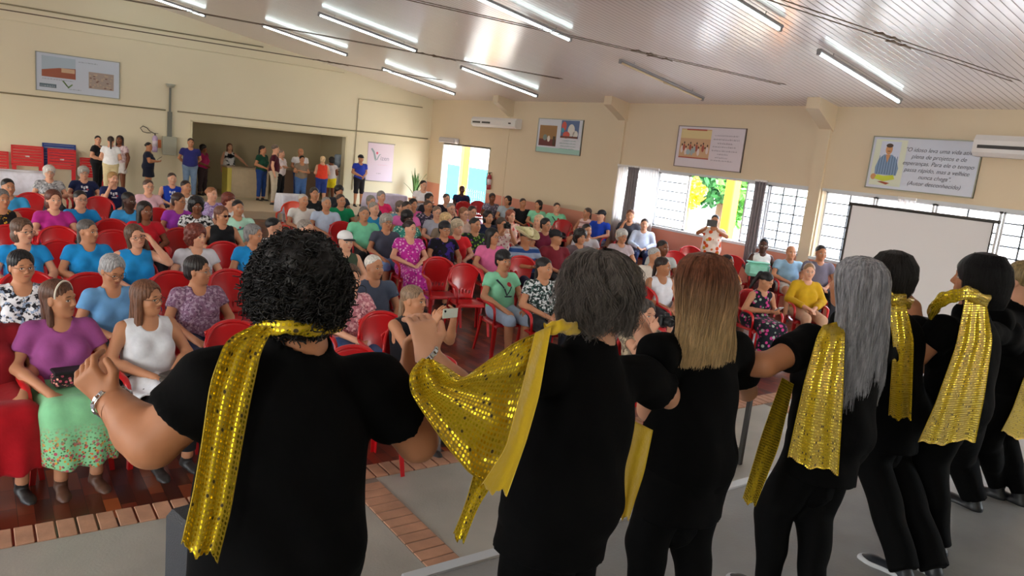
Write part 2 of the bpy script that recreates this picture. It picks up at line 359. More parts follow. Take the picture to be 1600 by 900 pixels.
for k, (a, b_) in enumerate(FILL_WIN_L): 
    r = window('window_%d' % (4+k), a, b_, .95, 3.48, [(a+.02+i*(b_-a-.04)/4, a+.02+(i+1)*(b_-a-.04)/4, 6, 2, None, True) for i in range(4)], X=XL-.12)  # out-of-view side windows, oversized to brighten the hall
# wide door opening to the yard
r = empty('door_1'); tag(r, kind='structure')
mb = MB()
for y in (18.73, 21.5): mb.box((XW+.1, y, 1.2), (.2, .06, 2.4))
mb.box((XW+.1, 20.1, 2.4), (.2, 2.8, .06)); build('door_frame', mb, mat('white_paint', '#e4e0da', .5), r)
mb = MB()
for k in range(6): mb.box((XW+.2, 19.5+k*.0, .2+k*.16), (.02, 1.5, .012))
for k in range(12): mb.box((XW+.2, 18.8+k*.125, .6), (.012, .012, .95))
build('gate_grille', mb, mat('pale_blue_grille', '#9fc4d6', .5), r)
tag(build('air_curtain', MB().box((XW-.1, 21.0, 2.52), (.2, 1.0, .17), bev=.03), mat('grey_plastic', '#b9b4b4', .5)), 'grey air curtain box mounted above the yard door', 'air curtain')
# ---- exterior: yard, awning posts, blue wall, greenery
struct('ground', MB().box((30, 8, -.12), (34, 60, .12)), mat('pale_yard_paving', '#b5ae9f', .8, noise=.1))
yel = mat('yellow_paint', '#e08f14', .5)
for (x, y) in ((15.0, 11.62), (15.0, 23.9), (15.0, 5.0)):
    tag(build('awning_post', MB().box((x, y, 1.7), (.26, .26, 3.4), bev=.02).box((x, y, .1), (.34, .34, .2)), yel),
        {11.62: 'yellow square post outside the long window with the open gap', 23.9: 'yellow square post seen through the yard door', 5.0: 'yellow square post outside the window behind the projection screen'}[y], 'post', 'yellow awning posts')
struct('wall_yard_blue', MB().box((17.5, 29.0, .75), (.2, 14, 1.5)), mat('aqua_wall_paint', '#0f9fc4', .6))
struct('wall_yard', MB().box((24, 8, .6), (.2, 24, 1.2)), mat('grey_yard_wall', '#a5a3a8', .8))
# ------------------------------------------------------------------ implicit surfaces: bodies, clothes and hair are smooth unions meshed by surface nets
def nrm(v): v = np.asarray(v, float); return v/(np.linalg.norm(v)+1e-12)
def C_(a, b, ra, rb=None, k=.02, sq=None, clip=None):
    """tapered capsule; sq=(axis,factor) squashes along an axis; clip=(point,dir) keeps dot(p-point,dir)<0"""
    return dict(t='c', a=np.array(a, float), b=np.array(b, float), ra=ra, rb=ra if rb is None else rb, k=k, sq=sq, clip=clip)
def E_(c, r, R=None, k=.03): return dict(t='e', c=np.array(c, float), r=np.array(r, float), R=None if R is None else np.array(R, float), k=k)
def p_bounds(p, m):
    if p['t'] == 'c':
        r = max(p['ra'], p['rb'])+m; return np.minimum(p['a'], p['b'])-r, np.maximum(p['a'], p['b'])+r
    r = p['r'].max()+m; return p['c']-r, p['c']+r
def p_eval(p, P):
    P = np.asarray(P)
    if p['t'] == 'c':
        a, b = p['a'], p['b']; ab = b-a; Q = P-a
        if p['sq'] is not None:
            n, f = p['sq']; n = nrm(n); Q = Q+(f-1)*(Q@n)[..., None]*n; ab = ab+(f-1)*(ab@n)*n
        t = np.clip(Q@ab/(ab@ab+1e-12), 0, 1)
        d = np.linalg.norm(Q-t[..., None]*ab, axis=-1)-(p['ra']+(p['rb']-p['ra'])*t)
        if p['clip'] is not None: d = np.maximum(d, (P-np.array(p['clip'][0], float))@nrm(p['clip'][1]))
        return d
    Q = P-p['c']
    if p['R'] is not None: Q = Q@p['R'].T
    k0 = np.linalg.norm(Q/p['r'], axis=-1); k1 = np.linalg.norm(Q/p['r']**2, axis=-1)+1e-9
    return k0*(k0-1)/k1
def smin(a, b, k):
    if k <= 0: return np.minimum(a, b)
    h = np.maximum(k-np.abs(a-b), 0)/k; return np.minimum(a, b)-h*h*k*.25
def f_points(prims, P, cut=(), post=None):
    d = np.full(P.shape[:-1], 9.)
    for p in prims: d = smin(d, p_eval(p, P), p['k'])
    for p in cut: d = -smin(-d, p_eval(p, P), p['k']) if p['k'] > 0 else np.maximum(d, -p_eval(p, P))
    if post: d = post(P, d)
    return d
def field(prims, lo, hi, h, cut=(), post=None):
    n = np.maximum(np.ceil((hi-lo)/h).astype(int)+1, 2); ax = [lo[i]+h*np.arange(n[i]) for i in range(3)]
    D = np.full(n, .25)
    def sub(p, m):
        l, u_ = p_bounds(p, m); s = []
        for i in range(3):
            i0 = int(max(0, math.floor((l[i]-lo[i])/h))); i1 = int(min(n[i], math.ceil((u_[i]-lo[i])/h)+1))
            if i1 <= i0: return None
            s.append(slice(i0, i1))
        return tuple(s)
    def pts(s): return np.stack(np.meshgrid(*[ax[i][s[i]] for i in range(3)], indexing='ij'), -1)
    for p in prims:
        s = sub(p, p['k']+2*h)
        if s is None: continue
        D[s] = smin(D[s], p_eval(p, pts(s)), p['k'])
    for p in cut:
        s = sub(p, p['k']+2*h)
        if s is None: continue
        e = p_eval(p, pts(s)); D[s] = -smin(-D[s], e, p['k']) if p['k'] > 0 else np.maximum(D[s], -e)
    if post is not None:
        m = np.abs(D) < 6*h+.03
        idx = np.nonzero(m); P = np.stack([ax[i][idx[i]] for i in range(3)], -1); D[idx] = post(P, D[idx])
    return D
_CO = np.array([(i, j, k) for i in (0, 1) for j in (0, 1) for k in (0, 1)])
_ED = [(a, b) for a in range(8) for b in range(a+1, 8) if np.abs(_CO[a]-_CO[b]).sum() == 1]
def nets(D, lo, h):
    n = np.array(D.shape)-1; S = D < 0
    cnt = np.zeros(n, np.int8)
    for c in _CO: cnt += S[c[0]:c[0]+n[0], c[1]:c[1]+n[1], c[2]:c[2]+n[2]]
    act = np.argwhere((cnt > 0) & (cnt < 8))
    if len(act) == 0: return np.zeros((0, 3)), np.zeros((0, 4), int)
    vals = np.stack([D[act[:, 0]+c[0], act[:, 1]+c[1], act[:, 2]+c[2]] for c in _CO], 1)
    acc = np.zeros((len(act), 3)); w = np.zeros(len(act))
    for a, b in _ED:
        va, vb = vals[:, a], vals[:, b]; m = (va < 0) != (vb < 0); t = np.where(m, va/(va-vb+1e-15), 0)
        acc += np.where(m[:, None], _CO[a]+t[:, None]*(_CO[b]-_CO[a]), 0); w += m
    V = (act+acc/w[:, None])*h+lo
    idx = -np.ones(n, np.int64); idx[act[:, 0], act[:, 1], act[:, 2]] = np.arange(len(act)); Q = []
    for ax_ in range(3):
        b1, b2 = (ax_+1) % 3, (ax_+2) % 3
        sl0 = [slice(0, n[i]+1) for i in range(3)]; sl1 = list(sl0); sl0[ax_] = slice(0, n[ax_]); sl1[ax_] = slice(1, n[ax_]+1)
        A = S[tuple(sl0)]; B = S[tuple(sl1)]; e = np.argwhere(A != B)
        e = e[(e[:, b1] > 0) & (e[:, b2] > 0) & (e[:, b1] < n[b1]) & (e[:, b2] < n[b2])]
        if not len(e): continue
        flip = A[e[:, 0], e[:, 1], e[:, 2]]
        def g(d1, d2):
            q = e.copy(); q[:, b1] += d1; q[:, b2] += d2; return idx[q[:, 0], q[:, 1], q[:, 2]]
        q = np.stack([g(-1, -1), g(0, -1), g(0, 0), g(-1, 0)], 1)
        q[~flip] = q[~flip][:, ::-1]; Q.append(q)
    return V, np.concatenate(Q) if Q else np.zeros((0, 4), int)
def lap(V, Q, it=1, lam=.5):
    if not len(Q): return V
    e = np.concatenate([Q[:, [0, 1]], Q[:, [1, 2]], Q[:, [2, 3]], Q[:, [3, 0]]]); e = np.concatenate([e, e[:, ::-1]])
    deg = np.bincount(e[:, 0], minlength=len(V)).astype(float); deg[deg == 0] = 1
    for _ in range(it):
        s = np.stack([np.bincount(e[:, 0], V[e[:, 1], i], minlength=len(V)) for i in range(3)], 1)/deg[:, None]
        V = V+lam*(s-V)
    return V
def surf(prims, h, cut=(), post=None, lo=None, hi=None, fine=(), sm=1):
    """mesh of the union; fine=[(lo,hi,h)] boxes meshed more finely. Returns V,Q"""
    if lo is None:
        B = [p_bounds(p, 2*h+.01) for p in prims]; lo = np.min([b[0] for b in B], 0); hi = np.max([b[1] for b in B], 0)
    V, Q = nets(field(prims, lo, hi, h, cut, post), lo, h); V = lap(V, Q, sm)
    for (fl, fh, hf) in fine:
        fl = np.maximum(np.array(fl, float), lo); fh = np.minimum(np.array(fh, float), hi)
        if (fh-fl).min() <= hf*3: continue
        if len(Q):
            cen = V[Q].mean(1); ins = ((cen > fl+h*.8) & (cen < fh-h*.8)).all(1); Q = Q[~ins]
        V2, Q2 = nets(field(prims, fl, fh, hf, cut, post), fl, hf); V2 = lap(V2, Q2, sm)
        Q = np.concatenate([Q, Q2+len(V)]) if len(Q2) else Q; V = np.concatenate([V, V2])
    u_, inv = np.unique(Q, return_inverse=True); return V[u_], inv.reshape(Q.shape)
def surf_obj(name, prims, h, m, parent=None, **kw):
    V, Q = surf(prims, h, **kw)
    if not len(Q): return None
    me = mesh_from(name, V, Q); smooth(me); return link(name, me, m, parent)
# ------------------------------------------------------------------ red plastic stacking armchair
M_red = mat('glossy_red_plastic', '#c4161c', .3, coat=.3, noise=.05, nscale=2)
M_orange = mat('orange_plastic', '#e8492a', .3, coat=.3)
def chair_parts():
    P = {}
    # seat: dished panel with rolled edge
    G = []
    for i in range(11):
        v = i/10; row = []
        for j in range(13):
            u_ = j/6-1; wd = .225-.02*v; x = wd*u_; y = .23-.43*v; z = .43-.022*math.sin(PI*v)*(1-u_*u_)-.02*v
            if i == 0: z -= .03; y += .012
            if abs(u_) == 1: z -= .025
            row.append((x, y, z))
        G.append(row)
    P['seat'] = MB().grid(G[::-1], thick=.012)
    # backrest: tapering centre panel with slots, joined to an arched rim
    mb = MB()
    def bp_(u_, v):   # v 0 bottom 1 top
        w_ = .125+.095*v**1.0; x = w_*u_; zt = .875-.05*u_*u_-.012; z = .42+(zt-.42)*v; y = -.205-.075*v+.035*u_*u_*(.4+.6*v)-.02*math.sin(PI*v); return (x, y, z)
    nu, nv = 18, 20; V = []; Fs = []
    for i in range(nv+1):
        for j in range(nu+1): V.append(bp_(j/nu*2-1, i/nv))
    V = np.array(V); 
    for i in range(nv):
        for j in range(nu):
            if i in (3, 4) and j in (3, 6, 9, 12, 15)[:5] and j != 0: continue
            Fs.append((i*(nu+1)+j, i*(nu+1)+j+1, (i+1)*(nu+1)+j+1, (i+1)*(nu+1)+j))
    N = np.array([0, -.011, 0]); o = len(V); edges = {}
    for f in Fs:
        for a, b in zip(f, f[1:]+f[:1]): edges[(a, b)] = 1
    side = [(b, a, a+o, b+o) for (a, b) in edges if (b, a) not in edges]
    mb.add(np.vstack([V, V+N]), [f[::-1] for f in Fs]+[tuple(q+o for q in f) for f in Fs]+[s[::-1] for s in side], True)
    arch = []
    for k in range(25):
        t = PI*k/24; x = .235*math.cos(t)*(1 if True else 1); z = .66+.215*math.sin(t)**.75 if 0 < k < 24 else .66
        y = -.265-.02*math.sin(t)+.10*(abs(math.cos(t))**3); arch.append((x, y, z))
    mb.tube(arch, .017, 8, flat=.8); P['backrest'] = mb
    def arm(s): return MB().tube([(s*.235, -.165, .665), (s*.248, -.10, .655), (s*.255, 0, .65), (s*.255, .10, .648), (s*.25, .17, .635), (s*.243, .205, .60), (s*.238, .215, .54), (s*.232, .215, .44)], [.016, .02, .024, .025, .024, .02, .018, .018], 8, flat=.7)
    P['armrest'] = [arm(1), arm(-1)]
    legs = []
    for sx, sy in ((1, 1), (-1, 1), (1, -1), (-1, -1)):
        y0 = .195 if sy > 0 else -.18; y1 = .235 if sy > 0 else -.25
        mb = MB(); pts = [(sx*.2, y0, .435), (sx*.215, y0+(y1-y0)*.5, .2), (sx*.235, y1, .0)]
        # L section leg
        for a, b in ((0, 1), (1, 2)):
            for (ox, oy, wx, wy) in ((0, 0, .045, .008), (sx*.02, -sy*.022, .008, .045)):
                A, B_ = np.array(pts[a]), np.array(pts[b]); q = []
                for Pp, s_ in ((A, 1-.15*a), (B_, .85-.15*a)):
                    for dx, dy in ((-1, -1), (1, -1), (1, 1), (-1, 1)): q.append(Pp+(ox*s_+dx*wx*s_/2, oy*s_+dy*wy*s_/2, 0))
                mb.add(q, [(0, 1, 2, 3), (7, 6, 5, 4)]+[(k, k+4, (k+1) % 4+4, (k+1) % 4) for k in range(4)])
        legs.append(mb)
    P['leg'] = legs
    return P
_cp_cache = {}
def plastic_chair(loc, rz, label, group, kind='red'):
    if kind not in _cp_cache:
        m = M_red if kind == 'red' else M_orange; P = chair_parts(); r = empty('plastic_armchair', loc, rz)
        build('seat', P['seat'], m, r); build('backrest', P['backrest'], m, r)
        for a in P['armrest']: build('armrest', a, m, r)
        for l in P['leg']: build('leg', l, m, r)
        _cp_cache[kind] = r
    else:
        r = copy_tree(_cp_cache[kind]); r.location = loc; r.rotation_euler = (0, 0, rz)
    r.scale = (1, 1, 1); tag(r, label, 'chair', group); return r
# ------------------------------------------------------------------ people
def skin_mat(name, c, brow='#2a1c16', lip=None):
    if name in MATS: return MATS[name]
    m = bpy.data.materials.new(name); MATS[name] = m; m.use_nodes = True; t = m.node_tree; b = t.nodes['Principled BSDF']
    base = srgb(c); b.inputs['Roughness'].default_value = .5; b.inputs['Specular IOR Level'].default_value = .35
    b.inputs['Subsurface Weight'].default_value = .0
    at = node(t, 'Attribute', attribute_name='hp'); sp = node(t, 'SeparateXYZ'); t.links.new(at.outputs['Vector'], sp.inputs[0])
    X, Y, Z = sp.outputs
    def M(op, a, b_=None, c_=None, cl=False):
        n = node(t, 'Math', operation=op, use_clamp=cl)
        for i, v in enumerate((a, b_, c_)):
            if v is None: continue
            if isinstance(v, (int, float)): n.inputs[i].default_value = v
            else: t.links.new(v, n.inputs[i])
        return n.outputs[0]
    ax = M('ABSOLUTE', X); front = M('GREATER_THAN', Y, .03)
    def ell(cx, cz, rx, rz, soft=.25, tilt=0, xx=None):
        xx = ax if xx is None else xx
        dx = M('DIVIDE', M('SUBTRACT', xx, cx), rx); zz = Z if not tilt else M('ADD', Z, M('MULTIPLY', M('SUBTRACT', xx, cx), tilt))
        dz = M('DIVIDE', M('SUBTRACT', zz, cz), rz); r = M('SQRT', M('ADD', M('MULTIPLY', dx, dx), M('MULTIPLY', dz, dz)))
        return M('MULTIPLY', M('MULTIPLY_ADD', r, -1/soft, 1+1/soft, True) if False else M('SUBTRACT', 1, M('DIVIDE', M('SUBTRACT', r, 1-soft), soft), cl=True) if False else M('DIVIDE', M('SUBTRACT', 1, r), soft, cl=True), front)
    tn = node(t, 'TexNoise'); tn.inputs['Scale'].default_value = 9; tc = node(t, 'TexCoord'); t.links.new(tc.outputs['Object'], tn.inputs[0])
    mx0 = node(t, 'MixRGB'); mx0.inputs[1].default_value = tuple(v*.9 for v in base[:3])+(1,); mx0.inputs[2].default_value = (min(1, base[0]*1.08), base[1]*1.03, base[2], 1); t.links.new(tn.outputs[0], mx0.inputs[0]); cur = mx0.outputs[0]
    def lay(mask, col, amt=1.0):
        nonlocal cur
        n = node(t, 'MixRGB'); t.links.new(M('MULTIPLY', mask, amt), n.inputs[0]); t.links.new(cur, n.inputs[1]); n.inputs[2].default_value = col; cur = n.outputs[0]
    dark = tuple(v*.45 for v in base[:3])+(1,); lipc = srgb(lip) if lip else (min(1, base[0]*.8), base[1]*.45, base[2]*.5, 1)
    lay(ell(.045, -.028, .022, .018, 1), (min(1, base[0]*1.1), base[1]*.72, base[2]*.7, 1), .35)
    lay(ell(.031, .028, .019, .0048, .5, .15), srgb(brow), .85)
    lay(ell(.030, .001, .018, .0095, .5), dark, .6)
    lay(ell(.030, .0, .0150, .0068, .3), srgb('#d9d2c8')); lay(ell(.030, .0005, .0062, .0062, .25), srgb('#20130d')); lay(ell(.030, .0065, .016, .0025, .4), srgb('#1a120f'), .9)
    lay(ell(0, -.058, .0235, .0085, .4), lipc); lay(ell(0, -.058, .021, .0014, .4), tuple(v*.3 for v in lipc[:3])+(1,), .8)
    lay(ell(.0075, -.040, .0045, .003, .5), dark, .8)
    t.links.new(cur, b.inputs['Base Color']); return m
SKIN = {'f': ('fair_skin', '#d9a487'), 'm': ('tan_skin', '#c28a68'), 't': ('warm_skin', '#b27a58'), 'd': ('brown_skin', '#7d4c33'), 'k': ('deep_brown_skin', '#4f3024')}
def skin(k): return skin_mat(*SKIN[k])
def hair_mat(c, c2=None, zlo=0, zhi=1, nm=None):
    nm = nm or 'hair_'+c.strip('#')
    if nm in MATS: return MATS[nm]
    m = bpy.data.materials.new(nm); MATS[nm] = m; m.use_nodes = True; t = m.node_tree; b = t.nodes['Principled BSDF']
    tc = node(t, 'TexCoord'); mp = node(t, 'Mapping'); mp.inputs['Scale'].default_value = (1, 1, .12); t.links.new(tc.outputs['Object'], mp.inputs[0])
    n = node(t, 'TexNoise'); n.inputs['Scale'].default_value = 110; n.inputs['Detail'].default_value = 4; t.links.new(mp.outputs[0], n.inputs[0])
    mx = node(t, 'MixRGB'); c_ = srgb(c); lift = .012
    mx.inputs[1].default_value = tuple(v*.55 for v in c_[:3])+(1,); mx.inputs[2].default_value = tuple(min(1, v*1.45+lift) for v in c_[:3])+(1,)
    r = node(t, 'MapRange'); r.inputs[1].default_value = .32; r.inputs[2].default_value = .68; t.links.new(n.outputs[0], r.inputs[0]); t.links.new(r.outputs[0], mx.inputs[0]); cur = mx.outputs[0]
    if c2:
        at = node(t, 'Attribute', attribute_name='tip'); d = srgb(c2); m2 = node(t, 'MixRGB'); m2.blend_type = 'MIX'
        q = node(t, 'MixRGB'); q.inputs[1].default_value = tuple(v*.6 for v in d[:3])+(1,); q.inputs[2].default_value = tuple(min(1, v*1.3) for v in d[:3])+(1,); t.links.new(r.outputs[0], q.inputs[0])
        t.links.new(at.outputs['Fac'], m2.inputs[0]); t.links.new(cur, m2.inputs[1]); t.links.new(q.outputs[0], m2.inputs[2]); cur = m2.outputs[0]
    t.links.new(cur, b.inputs['Base Color']); b.inputs['Roughness'].default_value = .45; b.inputs['Specular IOR Level'].default_value = .35
    bp = node(t, 'Bump'); bp.inputs['Strength'].default_value = .6; bp.inputs['Distance'].default_value = .004; t.links.new(n.outputs[0], bp.inputs['Height']); t.links.new(bp.outputs[0], b.inputs['Normal'])
    return m
def cloth(c, pat=None, c2='#ffffff', c3=None, sc=18, rough=.85):
    nm = 'fabric_'+c.strip('#')+(('_'+pat+c2.strip('#')+(c3 or '').strip('#')+str(sc)) if pat else '')
    if nm in MATS: return MATS[nm]
    m = mat(nm, c, rough, noise=.08, nscale=14, bump=.25, bscale=25, spec=.2, sheen=.1)
    t = m.node_tree; b = t.nodes['Principled BSDF']
    if pat:
        tc = node(t, 'TexCoord'); src = b.inputs['Base Color'].links[0].from_socket; cur = src
        def over(fac, col):
            nonlocal cur
            n = node(t, 'MixRGB'); t.links.new(fac, n.inputs[0]); t.links.new(cur, n.inputs[1]); n.inputs[2].default_value = srgb(col); cur = n.outputs[0]
        def ramp(sock, lo, hi, inv=False):
            r = node(t, 'MapRange'); r.inputs[1].default_value = lo; r.inputs[2].default_value = hi
            if inv: r.inputs[3].default_value = 1; r.inputs[4].default_value = 0
            t.links.new(sock, r.inputs[0]); return r.outputs[0]
        if pat == 'floral':
            v = node(t, 'TexVoronoi'); v.inputs['Scale'].default_value = sc; t.links.new(tc.outputs['Object'], v.inputs[0]); over(ramp(v.outputs['Distance'], .32, .4, True), c2)
            v = node(t, 'TexVoronoi'); v.inputs['Scale'].default_value = sc*.8; mp = node(t, 'Mapping'); mp.inputs['Location'].default_value = (3.3, 1.1, 7); t.links.new(tc.outputs['Object'], mp.inputs[0]); t.links.new(mp.outputs[0], v.inputs[0]); over(ramp(v.outputs['Distance'], .22, .3, True), c3 or c2)
        elif pat == 'blotch':
            n = node(t, 'TexNoise'); n.inputs['Scale'].default_value = sc; n.inputs['Detail'].default_value = 3; t.links.new(tc.outputs['Object'], n.inputs[0]); over(ramp(n.outputs[0], .5, .56), c2)
            if c3:
                n = node(t, 'TexNoise'); n.inputs['Scale'].default_value = sc*1.3; mp = node(t, 'Mapping'); mp.inputs['Location'].default_value = (5, 2, 1); t.links.new(tc.outputs['Object'], mp.inputs[0]); t.links.new(mp.outputs[0], n.inputs[0]); over(ramp(n.outputs[0], .58, .62), c3)
        elif pat == 'stripes':
            w_ = node(t, 'TexWave'); w_.bands_direction = 'Z'; w_.inputs['Scale'].default_value = sc; t.links.new(tc.outputs['Object'], w_.inputs[0]); over(ramp(w_.outputs[1], .6, .7), c2)
        elif pat == 'hem':      # flowers gathering towards the hem
            sp = node(t, 'SeparateXYZ'); t.links.new(tc.outputs['Object'], sp.inputs[0])
            hm = ramp(sp.outputs[2], .46, .30, False)
            for s_, cc, lo_ in ((sc, c2, .30), (sc*1.4, c3, .28), (sc*.9, '#e2a23c', .2), (sc*1.8, '#54754a', .3)):
                v = node(t, 'TexVoronoi'); v.inputs['Scale'].default_value = s_; mp = node(t, 'Mapping'); mp.inputs['Location'].default_value = (s_, 1, s_*.3); t.links.new(tc.outputs['Object'], mp.inputs[0]); t.links.new(mp.outputs[0], v.inputs[0])
                q = node(t, 'Math', operation='MULTIPLY'); t.links.new(ramp(v.outputs['Distance'], lo_, lo_+.06, True), q.inputs[0]); t.links.new(hm, q.inputs[1]); over(q.outputs[0], cc)
        t.links.new(cur, b.inputs['Base Color'])
    return m
class Fig:
    """joints (in the person's own frame, facing +y unless joints say otherwise), radii and the prims made from them"""
    def __init__(s, J, w=1.0, belly=.0, fem=True, hs=1.0, head_R=None, arm=1.0, leg=1.0):
        s.J = {k: np.array(v, float) for k, v in J.items()}; s.w = w; s.belly = belly; s.fem = fem; s.hs = hs; s.arm = arm; s.leg = leg
        J = s.J; s.L = nrm(J['shL']-J['shR']); up = nrm(J['neck']-J['pel']); s.F = nrm(np.cross(s.L, up)); s.U = nrm(np.cross(s.L, s.F))
        if s.U[2] < 0: s.U = -s.U
        s.R = np.array([s.L, s.F, s.U]); s.HR = np.eye(3) if head_R is None else np.array(head_R, float)   # rows: head x,y,z axes
    def torso(s, o=0, loose=0):
        J, w, b, R, L, F, U = s.J, s.w, s.belly, s.R, s.L, s.F, s.U
        pel, ch, nk = J['pel'], J['chest'], J['neck']; mid = (pel+ch)/2
        pr = [E_(pel+U*.01-F*.01, (.165*w+o+loose, .125*w+b*.5+o+loose, .13+o), R, .05),
              E_(mid+F*(.01+b*.6), (.145*w+b*.5+o+loose, .105*w+b*.75+o+loose, .15+o), R, .07),
              E_(ch, (.152*w+o+loose*.5, .108*w+b*.2+o+loose*.5, .165+o), R, .05)]
        a, c = J['shR']+L*.035*w, J['shL']-L*.035*w
        pr.append(C_(a-U*.005, c-U*.005, .052*w**.5+o, None, .06, sq=(F, 1.05)))
        pr.append(C_(nk-U*.03, ch+U*.08, .07+o, .1*w+o, .05))
        if s.fem:
            for q in (-1, 1): pr.append(E_(ch+F*(.075+.03*w)+L*q*.072*w-U*.035, (.062*w+o, .055*w+o, .062*w+o), R, .045))
        return pr
    def neck(s): J = s.J; return [C_(J['neck']-s.U*.02, J['head']-s.HR[2]*.05-s.HR[1]*.02, .056*s.w**.4, .05, .03)]
    def armp(s, side, o=0, frac=1.0, fore=1.0, flare=0):
        J = s.J; sh, el, wr = J['sh'+side], J['el'+side], J['wr'+side]; a = s.arm; pr = []
        if frac >= 1:
            pr.append(C_(sh, el, .050*a+o, .040*a+o+flare*.3, .03))
            if fore > 0:
                e = el+(wr-el)*fore; r1 = (.040+(.027-.040)*fore)*a+o+flare
                m_ = el+(wr-el)*min(.3, fore*.5)
                pr.append(C_(el, m_, .039*a+o, .041*a+o, .02)); pr.append(C_(m_, e, .041*a+o, r1, .02, clip=(e, e-el) if fore < 1 else None))
        else:
            e = sh+(el-sh)*frac; pr.append(C_(sh, e+(e-sh)*.15, .052*a+o, (.05-.008*frac)*a+o+flare, .03, clip=(e, e-sh)))
        return pr
    def legp(s, side, o=0, frac=2.0, flare=0, boot=False):
        """frac counts thigh (0-1) then shin (1-2)"""
        J = s.J; hp, kn, an = J['hip'+side], J['kn'+side], J['an'+side]; g = s.leg; pr = []
        if frac <= 1:
            e = hp+(kn-hp)*frac; pr.append(C_(hp, e, .092*g+o, (.092-.03*frac)*g+o+flare, .04, clip=(e, kn-hp)))
        else:
            pr.append(C_(hp, kn, .092*g+o, .060*g+o, .04)); f = frac-1; e = kn+(an-kn)*f; back = nrm(np.cross(s.L, nrm(an-kn)))
            if f > .35: pr.append(C_(kn, e, .057*g+o, (.057-.02*f)*g+o+flare, .03, clip=(e, an-kn) if f < 1 or flare or o else None))
            else: pr.append(C_(kn, e, .057*g+o, .057*g+o+flare, .03, clip=(e, an-kn)))
            if f > .6 and (not flare or o > .012): pr.append(C_(kn+(an-kn)*.18-np.array(s.F)*.015, kn+(an-kn)*.5-np.array(s.F)*.015, .046*g+o, .036*g+o, .03))
        return pr
    def footdir(s, side): return nrm(s.J['toe'+side]-s.J['an'+side]*np.array([1, 1, 0])-np.array([0, 0, s.J['toe'+side][2]]))
    def foot(s, side, o=0):
        J = s.J; an, toe = J['an'+side], J['toe'+side]; z = toe[2]; d = nrm((toe-an)*[1, 1, 0])
        heel = np.array([an[0], an[1], z])-d*.03
        return [C_(an, heel+[0, 0, .012], .035+o, .03+o, .02), C_(heel+[0, 0, .01], toe+[0, 0, .005]-d*.05, .03+o, .034+o, .02, sq=((0, 0, 1), 1.25)), C_(toe-d*.06+[0, 0, .003], toe-d*.012, .034+o, .024+o, .02, sq=((0, 0, 1), 1.4))]
    def hand(s, side, curl=.5, palm=None, spread=.0, thumb=.5, k=.008, hsz=1.0, gapk=.003):
        J = s.J; el, wr = J['el'+side], J['wr'+side]; d = nrm(J.get('hd'+side, wr+(wr-el))-wr)
        n = np.array(palm if palm is not None else (0, 0, -1.), float); n = nrm(n-d*(n@d)); sd = nrm(np.cross(n, d)); sg = 1 if side == 'L' else -1
        th = sd*sg*(1)   # thumb side
        h = hsz; pr = [C_(wr-d*.01, wr+d*.03*h, .027*s.arm, .026*h, .015, sq=(n, 1.25))]
        for q in (-.027, -.009, .009, .027):
            pr.append(C_(wr+d*.02*h+th*q*.7*h, wr+d*.085*h+th*q*h, .0145*h, .0125*h, .012, sq=(n, 1.05)))
        Ls = [.068, .082, .088, .078]; 
        for i, q in enumerate((-.030, -.010, .010, .030)):
            dd = nrm(d+th*q*spread*12); p = wr+d*.088*h+th*q*h; r = .0092*h; l = Ls[i]*h*.92
            for seg, (fl, cu) in enumerate(((.45, .55), (.32, .8), (.25, .7))):
                a = curl*cu*1.35; c_, s_ = math.cos(a), math.sin(a); dd = nrm(dd*c_+n*s_); 
                q2 = p+dd*l*fl; pr.append(C_(p, q2, r, r*.93, gapk)); p = q2; r *= .93
                nn = nrm(n-dd*(n@dd)); n_keep = nn
                n_ = n
            # restore
        p = wr+d*.025*h+th*.026*h; t1 = nrm(d*.62+th*.7+n*.25*thumb); q2 = p+t1*.042*h; pr.append(C_(p, q2, .0145*h, .0115*h, .012))
        t2 = nrm(d*.9+th*(.35-.5*thumb)+n*.35*thumb); pr.append(C_(q2, q2+t2*.032*h, .0112*h, .009*h, .005)); return pr
    # ---- head
    def hl(s, p): return s.J['head']+(np.array(p, float)*s.hs)@s.HR
    def headp(s, fine=True):
        H, R, k = s.hl, s.HR, s.hs; fat = 1+.06*(s.w-1)*3
        pr = [E_(H((0, -.018, .032)), np.array((.076, .094, .084))*k, R, .03), E_(H((0, .012, -.025)), np.array((.063*fat, .072, .078))*k, R, .04),
              E_(H((0, .040, -.070)), np.array((.043*fat, .042, .036))*k, R, .035), E_(H((0, .068, -.093)), np.array((.020, .016, .016))*k, R, .02)]
        for q in (-1, 1):
            pr.append(E_(H((q*.040, .052, -.03)), np.array((.027*fat, .024, .026))*k, R, .02)); pr.append(E_(H((q*.077*fat**.5, -.006, -.008)), np.array((.008, .019, .031))*k, R, .008))
            pr.append(C_(H((q*.012, .083, .026)), H((q*.042, .070, .026)), .010*k, .009*k, .012)); 
        pr.append(C_(H((0, .082, .012)), H((0, .100, -.026)), .0075*k, .0105*k, .010))
        for q in (-1, 1): pr.append(E_(H((q*.011, .090, -.032)), np.array((.009, .011, .008))*k, R, .006)); pr.append(E_(H((q*.030, .067, .001)), np.array((.0145, .012, .0125))*k, R, .003))
        pr.append(C_(H((-.016, .081, -.0565)), H((.016, .081, -.0565)), .0065*k, None, .008)); pr.append(C_(H((-.011, .080, -.064)), H((.011, .080, -.064)), .007*k, None, .006))
        return pr
    def eyecut(s): return [E_(s.hl((q*.030, .086, .003)), np.array((.017, .012, .011))*s.hs, s.HR, .008) for q in (-1, 1)]
def hsock(F): return F.headp()[:]
